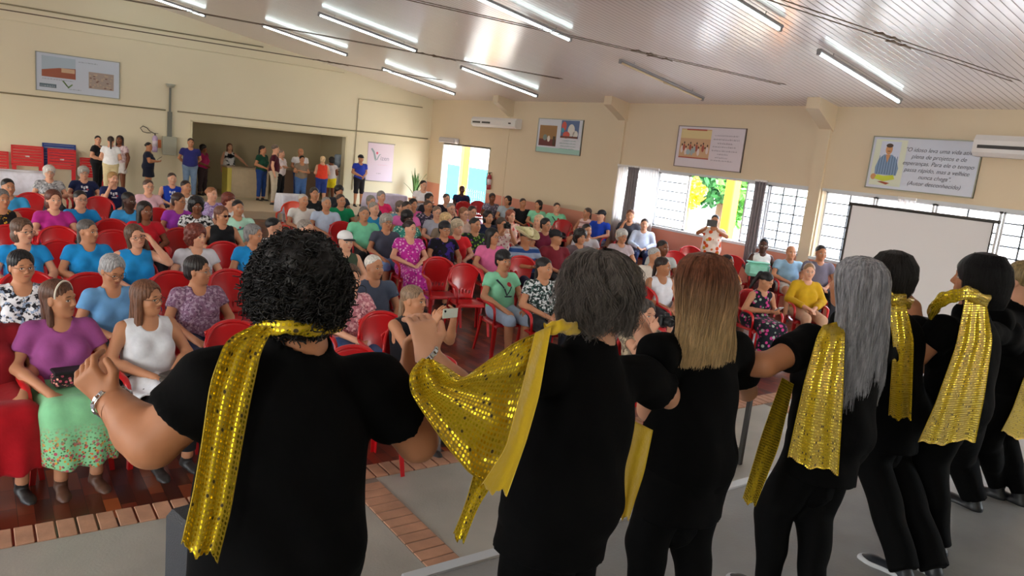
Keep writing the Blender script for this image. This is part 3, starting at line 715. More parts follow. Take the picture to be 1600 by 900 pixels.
def add_hp(me, F):
    n = len(me.vertices); co = np.zeros(n*3, np.float32); me.vertices.foreach_get('co', co); co = co.reshape(-1, 3)
    q = ((co-F.J['head'])@F.HR.T)/F.hs; far = np.linalg.norm(q, axis=1) > .2; q[far] = (9, -9, 9)
    a = me.attributes.new('hp', 'FLOAT_VECTOR', 'POINT'); a.data.foreach_set('vector', q.astype(np.float32).ravel())
def hair_prims(F, style):
    H, R, k = F.hl, F.HR, F.hs; E = lambda c, r, kk=.02: E_(H(c), np.array(r)*k, R, kk); pr = []; cut = []; amp, fq = .003, 60
    face = E((0, .118, .003), (.072, .090, .092), .012); ears = [E((q*.085, .01, -.02), (.03, .03, .04), .01) for q in (-1, 1)]
    if style == 'short':      # man's crop
        pr = [E((0, -.024, .042), (.081, .098, .084))]; cut = [face, E((0, .09, -.08), (.2, .13, .1), .01), E((0, -.05, -.115), (.2, .2, .065), .01)]+ears; amp = .0015
    elif style == 'pixie':
        pr = [E((0, -.022, .044), (.088, .103, .09)), E((0, -.05, -.02), (.075, .07, .07))]; cut = [face, E((0, .06, -.12), (.2, .1, .08), .01)]; amp = .004
    elif style == 'bowl':
        pr = [E((0, -.02, .045), (.092, .108, .09)), E((0, -.045, -.02), (.082, .075, .07))]; cut = [E((0, .11, -.045), (.062, .07, .078), .006)]; amp = .003
    elif style == 'bob':
        pr = [E((0, -.022, .042), (.092, .106, .092)), E((0, -.035, -.045), (.094, .075, .09))]; cut = [face, E((0, -.02, -.18), (.2, .2, .07), .01)]; amp = .004
    elif style == 'long':
        pr = [E((0, -.022, .042), (.09, .106, .09)), C_(H((0, -.05, .0)), H((0, -.075, -.2)), .085*k, .075*k, .03, sq=(R[1], 1.5))]
        for q in (-1, 1): pr.append(C_(H((q*.07, -.01, .0)), H((q*.08, -.01, -.17)), .03*k, .026*k, .02))
        cut = [face]; amp = .004
    elif style == 'curly':
        pr = [E((0, -.02, .045), (.112, .12, .105)), E((0, -.04, -.03), (.115, .085, .09))]; cut = [E((0, .12, -.03), (.066, .09, .085), .01)]; amp, fq = .010, 95
    elif style == 'puff':     # full short curls of an older woman
        pr = [E((0, -.02, .048), (.102, .112, .095)), E((0, -.045, -.02), (.095, .08, .075))]; cut = [E((0, .12, -.04), (.066, .085, .085), .01)]; amp, fq = .006, 110
    elif style in ('bun', 'tied', 'pony'):
        pr = [E((0, -.022, .04), (.081, .1, .085))]; cut = [face, E((0, .05, -.13), (.2, .12, .09), .01)]+ears
        if style == 'bun': pr.append(E((0, -.125, .03), (.04, .035, .04), .01))
        elif style == 'tied': pr.append(C_(H((0, -.1, -.02)), H((0, -.11, -.17)), .03*k, .02*k, .02))
        else: pr += [E((0, -.115, .05), (.03, .03, .03), .01), C_(H((0, -.125, .04)), H((0, -.13, -.20)), .033*k, .018*k, .02)]
        amp = .002
    elif style == 'band':     # swept back with length behind
        pr = [E((0, -.025, .040), (.082, .102, .088)), C_(H((0, -.06, .0)), H((0, -.07, -.17)), .07*k, .055*k, .03, sq=(R[1], 1.5)), C_(H((-.06, -.03, -.02)), H((-.075, .01, -.16)), .025*k, .02*k, .02), C_(H((.06, -.03, -.02)), H((.07, -.01, -.16)), .025*k, .02*k, .02)]; cut = [E((0, .105, -.03), (.07, .09, .1), .012)]; amp = .003
    elif style == 'fringe':   # bald crown, short sides
        pr = [E((0, -.022, .032), (.080, .098, .082))]; cut = [face, E((0, .05, .10), (.12, .17, .09), .01), E((0, .09, -.08), (.2, .13, .1), .01), E((0, -.05, -.125), (.2, .2, .065), .01)]+ears; amp = .001
    elif style == 'thin':
        pr = [E((0, -.024, .038), (.079, .097, .084))]; cut = [E((0, .105, -.0), (.07, .075, .1), .012), E((0, .09, -.08), (.2, .13, .1), .01), E((0, -.05, -.115), (.2, .2, .065), .01)]+ears; amp = .001
    else: return [], [], None
    c0 = F.J['head']; hs = F.hs; HR = F.HR
    def post(P, d):
        q = ((P-c0)@HR.T)/hs; th = np.arctan2(q[:, 0], -q[:, 1]-.02)
        if style in ('curly', 'puff'): return d-amp*(np.sin(q[:, 0]*fq+np.sin(q[:, 2]*fq*.7)*1.3)*np.sin(q[:, 1]*fq*.9+1)*np.sin(q[:, 2]*fq+2))
        return d-amp*(np.sin(th*23+q[:, 2]*8)*.6+np.sin(th*41+1.3+q[:, 2]*14)*.4)
    return pr, cut, post
def glasses(F, parent, color='#2a2422'):
    mb = MB(); H = F.hl
    for q in (-1, 1):
        mb.tube([H((q*.031+.023*math.cos(t)*1, .098, .0+.0165*math.sin(t))) for t in np.linspace(0, 2*PI, 15)], .0016*F.hs, 5, caps=False)
        mb.tube([H((q*.054, .097, .004)), H((q*.076, .06, .006)), H((q*.08, .0, .004))], .0016*F.hs, 5)
    mb.tube([H((-.008, .099, .003)), H((0, .101, .005)), H((.008, .099, .003))], .0016*F.hs, 5)
    return build('glasses', mb, mat('glasses_frame_'+color.strip('#'), color, .3), parent)
def sunglasses(F, parent):
    mb = MB(); H = F.hl
    for q in (-1, 1):
        V = [H((q*.031+.025*math.cos(t), .099, .0+.018*math.sin(t))) for t in np.linspace(0, 2*PI, 13)[:-1]]; W = [v+F.HR[1]*.003 for v in V]
        mb.add(V+W, [tuple(range(11, -1, -1)), tuple(range(12, 24))]+[(i, (i+1) % 12, (i+1) % 12+12, i+12) for i in range(12)])
        mb.tube([H((q*.054, .097, .004)), H((q*.076, .06, .006)), H((q*.08, .0, .004))], .002*F.hs, 5)
    return build('sunglasses', mb, mat('dark_lens', '#15120f', .15), parent)
def cap(F, parent, c='#17181d', c2=None):
    k, R, H = F.hs, F.HR, F.hl
    pr = [E_(H((0, -.02, .052)), np.array((.088, .106, .082))*k, R, .01)]; cutp = [E_(H((0, 0, -.20)), np.array((.4, .4, .235))*k, R, 0)]
    o = surf_obj('cap', pr, .008, mat('cap_fabric_'+c.strip('#'), c, .8), parent, cut=cutp)
    G = [[H((.085*math.sin(a)*(1-.05*t), .06+.02*t*4*math.cos(a)*.9+.035*math.cos(a), .045-.012*t-.01*math.sin(a)**2)) for a in np.linspace(-1.2, 1.2, 9)] for t in np.linspace(0, 1, 4)]
    build('brim', MB().grid(G, thick=.004), mat('cap_fabric_'+(c2 or c).strip('#'), c2 or c, .8), o if o else parent); return o
def straw_hat(F, parent, c='#d9cfa2'):
    H = F.hl; G = []
    for r, z in ((.001, .155), (.04, .155), (.065, .15), (.08, .13), (.092, .075), (.098, .05), (.13, .048), (.165, .055), (.185, .072), (.19, .078)):
        G.append([H((r*.92*math.sin(a)*(1 if z > .06 else 1), -.015+r*1.12*math.cos(a), z-(.012*math.cos(2*a) if r < .07 else 0)+(.05*abs(math.sin(a))**3*(r-.098)/.09 if r > .1 else 0))) for a in np.linspace(0, 2*PI, 29)])
    o = build('straw_hat', MB().grid(np.array(G)[::-1], thick=.004), mat('pale_straw', c, .8, bump=.4, bscale=160, noise=.1, nscale=30), parent)
    B = [[H((r*.92*math.sin(a), -.015+r*1.12*math.cos(a), z)) for a in np.linspace(0, 2*PI, 29)] for r, z in ((.0945, .078), (.099, .053))]
    build('hat_band', MB().grid(np.array(B)[::-1], thick=.005), mat('hat_band', '#8a7a4a', .7), o); return o
def rotv(axis, a):
    return np.array(Matrix.Rotation(a, 3, Vector(axis)))
def seated_joints(pose='lap', lean=0.0, fem=True, wide=1.0, tw=0.0):
    s = .158*wide**.5 if fem else .182*wide**.5; pb = -.10; J = dict(pel=(0, pb, .54), chest=(0, pb-.05+lean*.6, .80), neck=(0, pb-.055+lean, .985), head=(0, pb-.03+lean*1.15, 1.125))
    J.update(shL=(-s, pb-.05+lean, .915), shR=(s, pb-.05+lean, .915))
    for sd, q in (('L', -1), ('R', 1)):
        J['hip'+sd] = (q*.085*wide, pb+.03, .515); J['kn'+sd] = (q*.115*wide**.5, .36, .50); J['an'+sd] = (q*.10, .37, .085); J['toe'+sd] = (q*.115, .55, .0)
        J['el'+sd] = (q*.255*wide**.5, pb+.03+lean*.5, .70); J['wr'+sd] = (q*.10, .19, .615)
    if pose == 'lap': J['wrL'] = (-.055, .17, .62); J['wrR'] = (.065, .20, .63)
    if pose == 'knees': J['wrL'] = (-.13, .26, .60); J['wrR'] = (.13, .26, .60)
    if pose == 'arms':
        for sd, q in (('L', -1), ('R', 1)): J['el'+sd] = (q*.27, -.06, .70); J['wr'+sd] = (q*.25, .15, .685)
    if pose == 'chin': J['elR'] = (.20, .10, .72); J['wrR'] = (.09, .10, .985); J['hdR'] = (.05, .07, 1.06)
    if pose == 'chinL': J['elL'] = (-.20, .10, .72); J['wrL'] = (-.09, .10, .985); J['hdL'] = (-.05, .07, 1.06)
    if pose == 'headrest': J['elL'] = (-.30, .02, .86); J['wrL'] = (-.13, .04, 1.08); J['hdL'] = (-.08, .03, 1.16)
    if pose == 'phone': J['elL'] = (-.22, .12, .82); J['elR'] = (.22, .12, .82); J['wrL'] = (-.095, .30, 1.04); J['wrR'] = (.095, .30, 1.04); J['hdL'] = (-.075, .33, 1.13); J['hdR'] = (.075, .33, 1.13)
    if pose == 'cam': J['elL'] = (-.2, .12, .86); J['elR'] = (.2, .12, .86); J['wrL'] = (-.09, .16, 1.05); J['wrR'] = (.09, .16, 1.05); J['hdL'] = (-.06, .18, 1.13); J['hdR'] = (.06, .18, 1.13)
    if pose == 'fold': J['elL'] = (-.24, .0, .72); J['elR'] = (.24, .0, .72); J['wrL'] = (.06, .15, .76); J['wrR'] = (-.06, .16, .73)
    if pose == 'down': J['wrL'] = (-.06, .30, .72); J['wrR'] = (.08, .31, .74)
    return J
def standing_joints(pose='down', H=1.65, fem=True, wide=1.0, stride=0):
    k = H/1.65; s = (.158 if fem else .182)*wide**.5
    J = dict(pel=(0, 0, .92), chest=(0, 0, 1.18), neck=(0, -.01, 1.385), head=(0, .02, 1.53))
    J.update(shL=(-s, 0, 1.315), shR=(s, 0, 1.315))
    for sd, q in (('L', -1), ('R', 1)):
        J['hip'+sd] = (q*.085*wide, 0, .87); J['kn'+sd] = (q*.10, .02+stride*q*.5, .47); J['an'+sd] = (q*.11, stride*q, .085); J['toe'+sd] = (q*.13, .19+stride*q, .0)
        J['el'+sd] = (q*.235*wide**.5, -.03, 1.08); J['wr'+sd] = (q*.23, .04, .84)
    if pose == 'hips': J['elL'] = (-.34, -.02, 1.10); J['elR'] = (.34, -.02, 1.10); J['wrL'] = (-.18, .06, .98); J['wrR'] = (.18, .06, .98)
    if pose == 'front': J['wrL'] = (-.07, .17, .98); J['wrR'] = (.07, .19, 1.0)
    if pose == 'behind': J['elL'] = (-.27, -.10, 1.09); J['elR'] = (.27, -.10, 1.09); J['wrL'] = (-.08, -.17, .93); J['wrR'] = (.08, -.17, .93)
    if pose == 'fold': J['elL'] = (-.24, .05, 1.10); J['elR'] = (.24, .05, 1.10); J['wrL'] = (.06, .17, 1.14); J['wrR'] = (-.06, .18, 1.11)
    if pose == 'phone': J['elL'] = (-.30, .10, 1.24); J['elR'] = (.30, .10, 1.24); J['wrL'] = (-.12, .30, 1.36); J['wrR'] = (.12, .30, 1.36); J['hdL'] = (-.09, .33, 1.45); J['hdR'] = (.09, .33, 1.45)
    if pose == 'read': J['elR'] = (.22, .06, 1.10); J['wrR'] = (.07, .24, 1.12); J['elL'] = (-.22, .06, 1.10); J['wrL'] = (-.04, .24, 1.10)
    if pose == 'reach': J['elL'] = (-.33, .05, 1.18); J['wrL'] = (-.50, .16, 1.02)
    return {a: np.array(b, float)*k for a, b in J.items()}
def shirt_parts(F, sleeve, neckd, hem, o=.010, loose=.006, dress=False, vneck=False):
    pr = F.torso(o, loose); cut = []
    for sd in 'LR':
        if sleeve <= 0: continue
        pr += F.armp(sd, o+.004, min(sleeve, 1.0) if sleeve < 1 else 1.0, fore=max(0, sleeve-1), flare=.006)
    J = F.J; n = J['neck']; f = F.F; u_ = F.U
    cut.append(C_(n-u_*.02+f*.0, n+u_*.2, .068+neckd*.15, .09, .004))
    if neckd > 0: cut.append(E_(n+f*.085-u_*(.0 if not vneck else .02), (.05+.35*neckd, .06, .035+neckd+(.04 if vneck else 0)), F.R, .006))
    if sleeve <= 0:
        for sd, q in (('L', 1), ('R', -1)): cut.append(C_(J['sh'+sd]+F.L*q*.055+u_*.06, J['sh'+sd]+F.L*q*.045-u_*.13, .062, .05, .006))
    return pr, cut
def make_person(F, seated, top, bottom, shoe, hair, skin_k, res=.016, hres=.008, sleeve=.5, neckd=.02, hcurl=.45, palms=None, gl=None, capc=None, hat=False, beard=False, vneck=False, name='person', fing=True, hem=None, handres=None, decal=None):
    J = F.J; prims = F.torso()+F.neck()+F.headp(); skp = F.legp('L')+F.legp('R')+F.foot('L')+F.foot('R')+F.armp('L')+F.armp('R')
    pal = palms or {}
    hands = F.hand('L', hcurl, pal.get('L'), gapk=.002)+F.hand('R', hcurl, pal.get('R'), gapk=.002); prims = prims+skp+hands
    hd = J['head']; e = .155*F.hs; fine = [(hd-e-[0, 0, .03], hd+e, hres)]
    if handres:
        for sd in 'LR':
            hl = F.hand(sd, hcurl, pal.get(sd)); B = [p_bounds(p, .012) for p in hl]; fine.append((np.min([b[0] for b in B], 0), np.max([b[1] for b in B], 0), handres))
    V, Q = surf(prims, res, cut=F.eyecut()[:0], fine=fine); me = mesh_from('person_body', V, Q); smooth(me); add_hp(me, F)
    o = link(name, me, skin(skin_k))
    tm, pat = top; h = res
    hemz = None
    pr, cut = shirt_parts(F, sleeve, neckd, hem, vneck=vneck); U = F.U; pel = J['pel']
    if seated: zc = pel-U*.075
    else: zc = pel-U*(.14 if hem is None else hem)
    dress = pat == 'dress'
    base_post = lambda P, d: np.maximum(d, -((P-zc)@U))
    fold = lambda P, d: d-.0022*np.sin(P[:, 2]*38+P[:, 0]*21+np.sin(P[:, 1]*30)*1.5)*np.sin(P[:, 0]*17+P[:, 2]*9)
    surf_obj('dress' if dress else 'shirt', pr if not dress else pr+skirt_prims(F, seated, bottom[1]), h*.9, tm, o, cut=cut, post=(lambda P, d: base_post(P, fold(P, d))) if not dress else fold)
    if decal:
        for dc, polys in decal:
            mb = MB(); n0 = J['chest']
            for p in polys:
                q = [(p[1]+p[3]*math.cos(t), p[2]+p[3]*math.sin(t)) for t in np.linspace(0, 2*PI, 9)[:-1]] if p[0] == 'o' else p
                if len(q) == 4:
                    q4 = np.array(q, float); g = [[(q4[0]*(1-a)+q4[1]*a)*(1-b)+(q4[3]*(1-a)+q4[2]*a)*b for b in np.linspace(0, 1, 9)] for a in np.linspace(0, 1, 3)]; q = [tuple(v) for r_ in g for v in r_]; fc = [(i*9+j, i*9+j+1, (i+1)*9+j+1, (i+1)*9+j) for i in range(2) for j in range(8)]
                else: q = q+[tuple(np.mean(q, axis=0))]; fc = [(i, (i+1) % (len(q)-1), len(q)-1) for i in range(len(q)-1)]
                P0 = np.array([n0+F.L*x*1.3+F.F*.30+U*z*1.3 for x, z in q]); tt = np.full(len(q), .3)
                for st in np.arange(0, .3, .003):
                    f_ = f_points(pr, P0-F.F*st); tt = np.where((f_ < .007) & (tt >= .3), st, tt)
                mb.add(P0-F.F*tt[:, None], fc)
            build('print', mb, mat('print_'+dc.strip('#'), dc, .7), o)
    if not dress and bottom is not None:
        bm, kind = bottom
        if kind in ('trousers', 'jeans', 'leggings', 'shorts', 'bermuda'):
            fr = {'shorts': .7, 'bermuda': 1.12}.get(kind, 1.93); oo = .004 if kind == 'leggings' else .011
            pb_ = [E_(pel-U*.005-F.F*.01, (.172*F.w+oo, .130*F.w+F.belly*.4+oo, .12+oo), F.R, .05)]
            for sd in 'LR': pb_ += F.legp(sd, oo, fr, flare=0 if kind == 'leggings' else (.012 if fr < 1.5 else .008))
            up_z = pel+U*.07
            surf_obj(kind if kind != 'bermuda' else 'shorts', pb_, h, bm, o, post=lambda P, d: np.maximum(fold(P, d), (P-up_z)@U))
        else:
            up_z = pel+U*.09
            surf_obj('skirt', [E_(pel, (.168*F.w+.01, .126*F.w+F.belly*.4+.01, .13), F.R, .05)]+skirt_prims(F, seated, kind), h, bm, o, post=lambda P, d: np.maximum(skirt_fold(F, P, d), (P-up_z)@U))
    if shoe:
        for sd in 'LR':
            a = J['an'+sd]; surf_obj('shoe', F.foot(sd, .006), max(.008, h*.7), shoe, o, post=lambda P, d: np.maximum(d, P[:, 2]-(J['toe'+sd][2]+.075)))
    if hair is not None:
        hm, style = hair; pr, cut, post = hair_prims(F, style)
        if pr:
            lo = hd-.32; hi = hd+.2
            surf_obj('hair', pr, hres, hm, o, cut=cut, post=post)
    if gl == 'sun': sunglasses(F, o)
    elif gl: glasses(F, o, gl if isinstance(gl, str) else '#2a2422')
    if capc: cap(F, o, *capc)
    if hat: straw_hat(F, o)
    return o
def skirt_prims(F, seated, kind):
    J = F.J; o = .02; pr = []; w = F.w
    if seated:
        mk = (J['knL']+J['knR'])/2; ma = (J['anL']+J['anR'])/2; mh = (J['hipL']+J['hipR'])/2
        for sd in 'LR': pr.append(C_(J['hip'+sd], J['kn'+sd], .095*F.leg+o, .07*F.leg+o, .05))
        pr.append(C_(mh, mk, .09*F.leg+o, .075+o, .06, sq=((0, 0, 1), 1.1)))
        low = {'skirt': .78, 'knee': .15, 'midi': .5}.get(kind, .6)
        for sd in 'LR': pr.append(C_(J['kn'+sd], J['kn'+sd]+(J['an'+sd]-J['kn'+sd])*low, .075+o, .09+o*1.3, .05, clip=(J['kn'+sd]+(J['an'+sd]-J['kn'+sd])*low, (0, 0, -1))))
        e = mk+(ma-mk)*low; pr.append(C_(mk, e, .08+o, .1+o, .05, clip=(e, (0, 0, -1))))
    else:
        mh = (J['hipL']+J['hipR'])/2; mk = (J['knL']+J['knR'])/2; low = {'skirt': 1.6, 'knee': 1.0, 'mini': .6, 'midi': 1.2}.get(kind, 1.0)
        e = mh+(mk-mh)*low; pr.append(C_(mh+[0, 0, .02], e, .15*w+.01, (.19+.02*low)*w, .05, sq=(F.F, 1.35), clip=(e, (0, 0, -1))))
    return pr
def skirt_fold(F, P, d):
    th = P[:, 0]*38+np.sin(P[:, 2]*3)*.5; k = np.clip((.52-P[:, 2])/.3, 0, 1) if F.J['pel'][2] < .7 else np.clip((.95-P[:, 2])/.5, 0, 1)
    return d-.012*k*np.sin(th+P[:, 1]*22)
# ------------------------------------------------------------------ fixtures of the hall
M_white = mat('white_plastic', '#dcd8d4', .45); M_grey = mat('grey_plastic', '#b9b4b4', .5); M_dkp = mat('dark_slot', '#3a3734', .6)
M_tube = mat('lit_fluorescent_tube', '#eef6f4', .4, emit='#dff4f2', es=6); M_off = mat('unlit_tube', '#d8c4a0', .4); M_bat = mat('lamp_batten', '#8d8b8c', .4)
LAMPS = [(9.5, 11.9, 6.3, 1, 'by the long window pillar'), (9.5, 11.87, 10.25, 0, ''), (9.4, 11.75, 15.55, 1, 'over the beige wall section'), (9.2, 11.6, 19.35, 1, 'nearest the yard door'),
         (6.1, 8.6, 6.3, 1, 'cut by the top edge, right of the middle'), (5.95, 8.37, 10.3, 1, 'at the top centre with its reflection alongside'), (5.9, 8.25, 15.6, 1, 'short one at the top, left of centre'), (5.85, 8.1, 19.15, 1, 'above the alcove opening'),
         (2.6, 4.9, 20.6, 1, 'at the top left near the gable wall'), (2.6, 4.9, 15.6, 1, 'whose tip shows at the top edge'), (2.6, 4.9, 10.3, 1, 'beyond the top of the picture, middle row'), (2.6, 4.9, 6.3, 1, 'beyond the top of the picture, front row')]
for xa, xb, y, on, lb in LAMPS:
    za, zb = ceilz(xa)-.10, ceilz(xb)-.10; e = empty('fluorescent_lamp', ((xa+xb)/2, y, (za+zb)/2)); e.rotation_euler[1] = math.atan(MS); L = math.hypot(xb-xa, zb-za)
    build('batten', MB().box((0, 0, .03), (L, .075, .045), bev=.01).box((-L/2+.02, 0, .0), (.05, .05, .07), bev=.008).box((L/2-.02, 0, .0), (.05, .05, .07), bev=.008), M_bat, e)
    build('tube', MB().tube([(-L/2+.05, 0, -.012), (-.01, 0, -.012)], .017, 10).tube([(.01, 0, -.012), (L/2-.05, 0, -.012)], .017, 10), M_tube if on else M_off, e)
    build('hanger', MB().tube([(-L*.35, 0, .05), (-L*.35, 0, .10)], .006, 6).tube([(L*.35, 0, .05), (L*.35, 0, .10)], .006, 6), M_bat, e)
    tag(e, ('lit fluorescent ceiling lamp '+lb) if on else 'unlit yellowed fluorescent ceiling lamp over the long window', 'ceiling lamp', 'ceiling lamps')
M_rod = mat('dark_steel_rod', '#6a5a4c', .5, .5)
for i, (y, z, n) in enumerate(((4.45, 4.0, 'nearest pair of steel tie rods under the grooved ceiling'), (8.05, 3.99, 'second pair of steel tie rods, meeting the top centre lamp'), (13.4, 4.08, 'third pair of steel tie rods in front of the yard door'), (18.5, 4.1, 'farthest pair of steel tie rods, above the alcove'))):
    xe = XW-(z-ZE)/MS; e = empty('tie_rod_pair', (xe, y, z))
    for dy in (-.055, .055):
        build('rod', MB().tube([(0, dy, .02), (-2*(xe-XR), dy, 0)], .0062, 6), M_rod, e)
        build('turnbuckle', MB().tube([(-3.6+dy*4, dy, 0), (-3.45+dy*4, dy, .02), (-3.3+dy*4, dy, 0)], [.006, .017, .006], 6).tube([(-3.3+dy*4, dy, 0), (-3.2+dy*4, dy, .02), (-3.05+dy*4, dy, 0)], [.006, .015, .006], 6), M_rod, e)
    tag(e, n, 'tie rods', 'roof tie rods')
M_cond = mat('brown_grey_conduit', '#8d8468', .6)
def conduit(pts, lb, r=.018, m=None): return tag(build('wall_conduit', MB().tube(pts, r, 8), m or M_cond), lb, 'conduit')
conduit([(-6, YW-.02, 2.52), (4.35, YW-.02, 2.52)], 'thin brown conduit along the gable wall below the left poster'); conduit([(4.65, YW-.02, 2.52), (12.5, YW-.02, 2.5)], 'brown conduit running above the alcove opening to the corner')
conduit([(-3, YW-.03, 4.6), (6.9, YW-.03, 4.58)], 'upper conduit of the gable wall, just under the sloping roof'); conduit([(-3, YW-.02, 4.25), (9.4, YW-.02, 4.22)], 'middle faint conduit of the gable wall', .012, M_gable)
conduit([(9.9, YW-.02, .65), (9.93, YW-.02, 3.5), (12.2, YW-.02, 3.5)], 'thin conduit rising beside the pink banner and turning right', .012)
e = empty('meter_box', (4.45, YW-.008, 1.6)); build('box_body', MB().box((0, -.06, -.03), (.36, .12, .50), bev=.01), mat('grey_box_paint', '#a3a595', .5), e)
build('cable_duct', MB().box((0, -.04, .55), (.11, .07, .68)).box((0, -.04, 1.2), (.05, .05, .7)), mat('dark_grey_duct', '#6d7068', .5), e); build('top_bracket', MB().lathe([(0, 0), (.13, 0), (.09, -.07), (.03, -.1)], (0, -.08, 1.62)), mat('grey_box_paint'), e)
tag(e, 'grey meter box with vertical cable duct on the gable wall', 'meter box')
build('sticker', MB().box((-.24, -.004, 0), (.08, .008, .22)), mat('orange_sticker', '#d87a4a', .6), e)
def extinguisher(loc, c, lb, rz=0, hose=False):
    e = empty('fire_extinguisher', loc, rz); build('cylinder', MB().lathe([(0, -.25), (.065, -.245), (.07, -.2), (.07, .12), (.05, .18), (.02, .2), (.0, .2)]), mat('ext_'+c.strip('#'), c, .3, coat=.3), e)
    build('valve', MB().box((0, 0, .225), (.035, .035, .06), bev=.005).box((.03, 0, .255), (.1, .02, .012)), M_dkp, e)
    build('hose', MB().tube([(0, 0, .24), (-.06, 0, .27), (-.13, 0, .3), (-.2, 0, .38), (-.3, 0, .42), (-.36, 0, .36), (-.3, 0, .27), (-.2, 0, .25), (-.1, 0, .26)] if hose else [(0, 0, .23), (-.08, 0, .24), (-.1, 0, .05), (-.08, 0, -.12)], .011, 6), M_dkp, e)
    build('label_band', MB().lathe([(.071, -.1), (.0715, -.1), (.0715, .06), (.071, .06)]), mat('pale_label', '#d9d0dc', .5), e); return tag(e, lb, 'fire extinguisher')
extinguisher((4.08, YW-.1, 1.62), '#b9a2c8', 'pale fire extinguisher with looped hose left of the meter box', hose=True)
P = atX(767, 297, XW); extinguisher((XW-.1, P[1], 1.45), '#a3243a', 'red fire extinguisher on the wall right of the yard door')
# air conditioners
def aircon(y0, y1, z0, z1, lb, slots):
    e = empty('air_conditioner', (XW-.012, (y0+y1)/2, z0)); h = z1-z0; L = y1-y0
    mb = MB(); pr = [(0, 0), (-.16, -.0), (-.23, .06), (-.23, h*.75), (-.18, h), (0, h)]; V = [(x, s*L/2, z) for s in (-1, 1) for x, z in pr]; mb.add(V, [tuple(range(6))[::1], tuple(range(11, 5, -1))]+[(k, k+6, (k+1) % 6+6, (k+1) % 6) for k in range(6)]); build('casing', mb, M_white, e)
    mb = MB()
    for a, b_ in slots: mb.box((-.232, (a+b_)/2*L, h*.45), (.012, abs(b_-a)*L, .05))
    build('air_slot', mb, M_dkp, e); build('display', MB().box((-.233, -L*.38, h*.5), (.006, .12, .04)), M_dkp, e); return tag(e, lb, 'air conditioner')
aircon(17.25, 19.55, 3.02, 3.3, 'long white air conditioner with two dark slots near the hall corner', [(.05, .24), (.28, .46)])
aircon(3.1, 5.3, 3.08, 3.4, 'white split air conditioner at the right edge beside the quotation poster', [(-.47, .47)])
# ---- posters
def wallboard(name, x0, y0, z0, w_, h_, wall, lb, cat, fc='#8f9aa0', bc='#d5dbe6', th=.02):
    e = empty(name)
    M3 = Matrix(((0, 0, -1), (-1, 0, 0), (0, 1, 0))) if wall == 'x' else Matrix(((1, 0, 0), (0, 0, -1), (0, 1, 0)))
    M3 = Matrix(((0, 0, -1, x0), (-1, 0, 0, y0), (0, 1, 0, z0), (0, 0, 0, 1))) if wall == 'x' else Matrix(((1, 0, 0, x0), (0, 0, -1, y0), (0, 1, 0, z0), (0, 0, 0, 1)))
    e.matrix_world = M3; build('board', MB().box((w_/2, h_/2, th/2+.002), (w_, h_, th)), mat('board_'+bc.strip('#'), bc, .35, coat=.1), e)
    if fc:
        mb = MB(); f = .018
        for c, d in (((w_/2, f/2, th/2), (w_, f, th+.012)), ((w_/2, h_-f/2, th/2), (w_, f, th+.012)), ((f/2, h_/2, th/2), (f, h_, th+.012)), ((w_-f/2, h_/2, th/2), (f, h_, th+.012))): mb.box((c[0], c[1], c[2]+.006), d)
        build('frame', mb, mat('frame_'+fc.strip('#'), fc, .4, .3), e)
    return tag(e, lb, cat)
ZB = .0245
def flat(e, name, polys, c, z=ZB):
    """thin printed shapes; a polygon, ('o',x,y,rx,ry) or ('r',x0,y0,x1,y1)"""
    mb = MB()
    for p in polys:
        if p[0] == 'o': q = [(p[1]+p[3]*math.cos(t), p[2]+p[4]*math.sin(t)) for t in np.linspace(0, 2*PI, 17)[:-1]]
        elif p[0] == 'r': q = [(p[1], p[2]), (p[3], p[2]), (p[3], p[4]), (p[1], p[4])]
        else: q = p
        mb.add([(x, y, z) for x, y in q], [tuple(range(len(q)))])
    return build(name, mb, mat('print_'+c.strip('#'), c, .5), e)
def lettering(e, txt, x, y, size, c, shear=.0, align='CENTER', name='lettering', z=ZB+.002, bold=0):
    cu = bpy.data.curves.new(name, 'FONT'); cu.body = txt; cu.size = size; cu.align_x = align; cu.shear = shear; cu.extrude = .0006; cu.offset = bold; cu.space_line = 1.15
    o = bpy.data.objects.new(name, cu); COL.objects.link(o); me = bpy.data.meshes.new_from_object(o.evaluated_get(bpy.context.evaluated_depsgraph_get())); bpy.data.objects.remove(o)
    return link(name, me, mat('ink_'+c.strip('#'), c, .6), e, (x, y, z))
def scribble(e, lines, c, h=.018, name='lettering', seed=1):
    rs = random.Random(seed); mb = MB()
    for x0, x1, y in lines:
        x = x0
        while x < x1:
            wd = rs.uniform(.02, .06); wd = min(wd, x1-x); n = max(2, int(wd/.009))
            for k in range(n):
                hh = h*rs.choice((.6, .6, 1.0)); mb.add([(x+wd*k/n, y, ZB+.001), (x+wd*k/n+.004, y, ZB+.001), (x+wd*k/n+.006, y+hh, ZB+.001), (x+wd*k/n+.002, y+hh, ZB+.001)], [(0, 1, 2, 3)])
            mb.add([(x, y, ZB+.001), (x+wd, y, ZB+.001), (x+wd, y+.004, ZB+.001), (x, y+.004, ZB+.001)], [(0, 1, 2, 3)]); x += wd+.014
    return build(name, mb, mat('ink_'+c.strip('#'), c, .6), e)
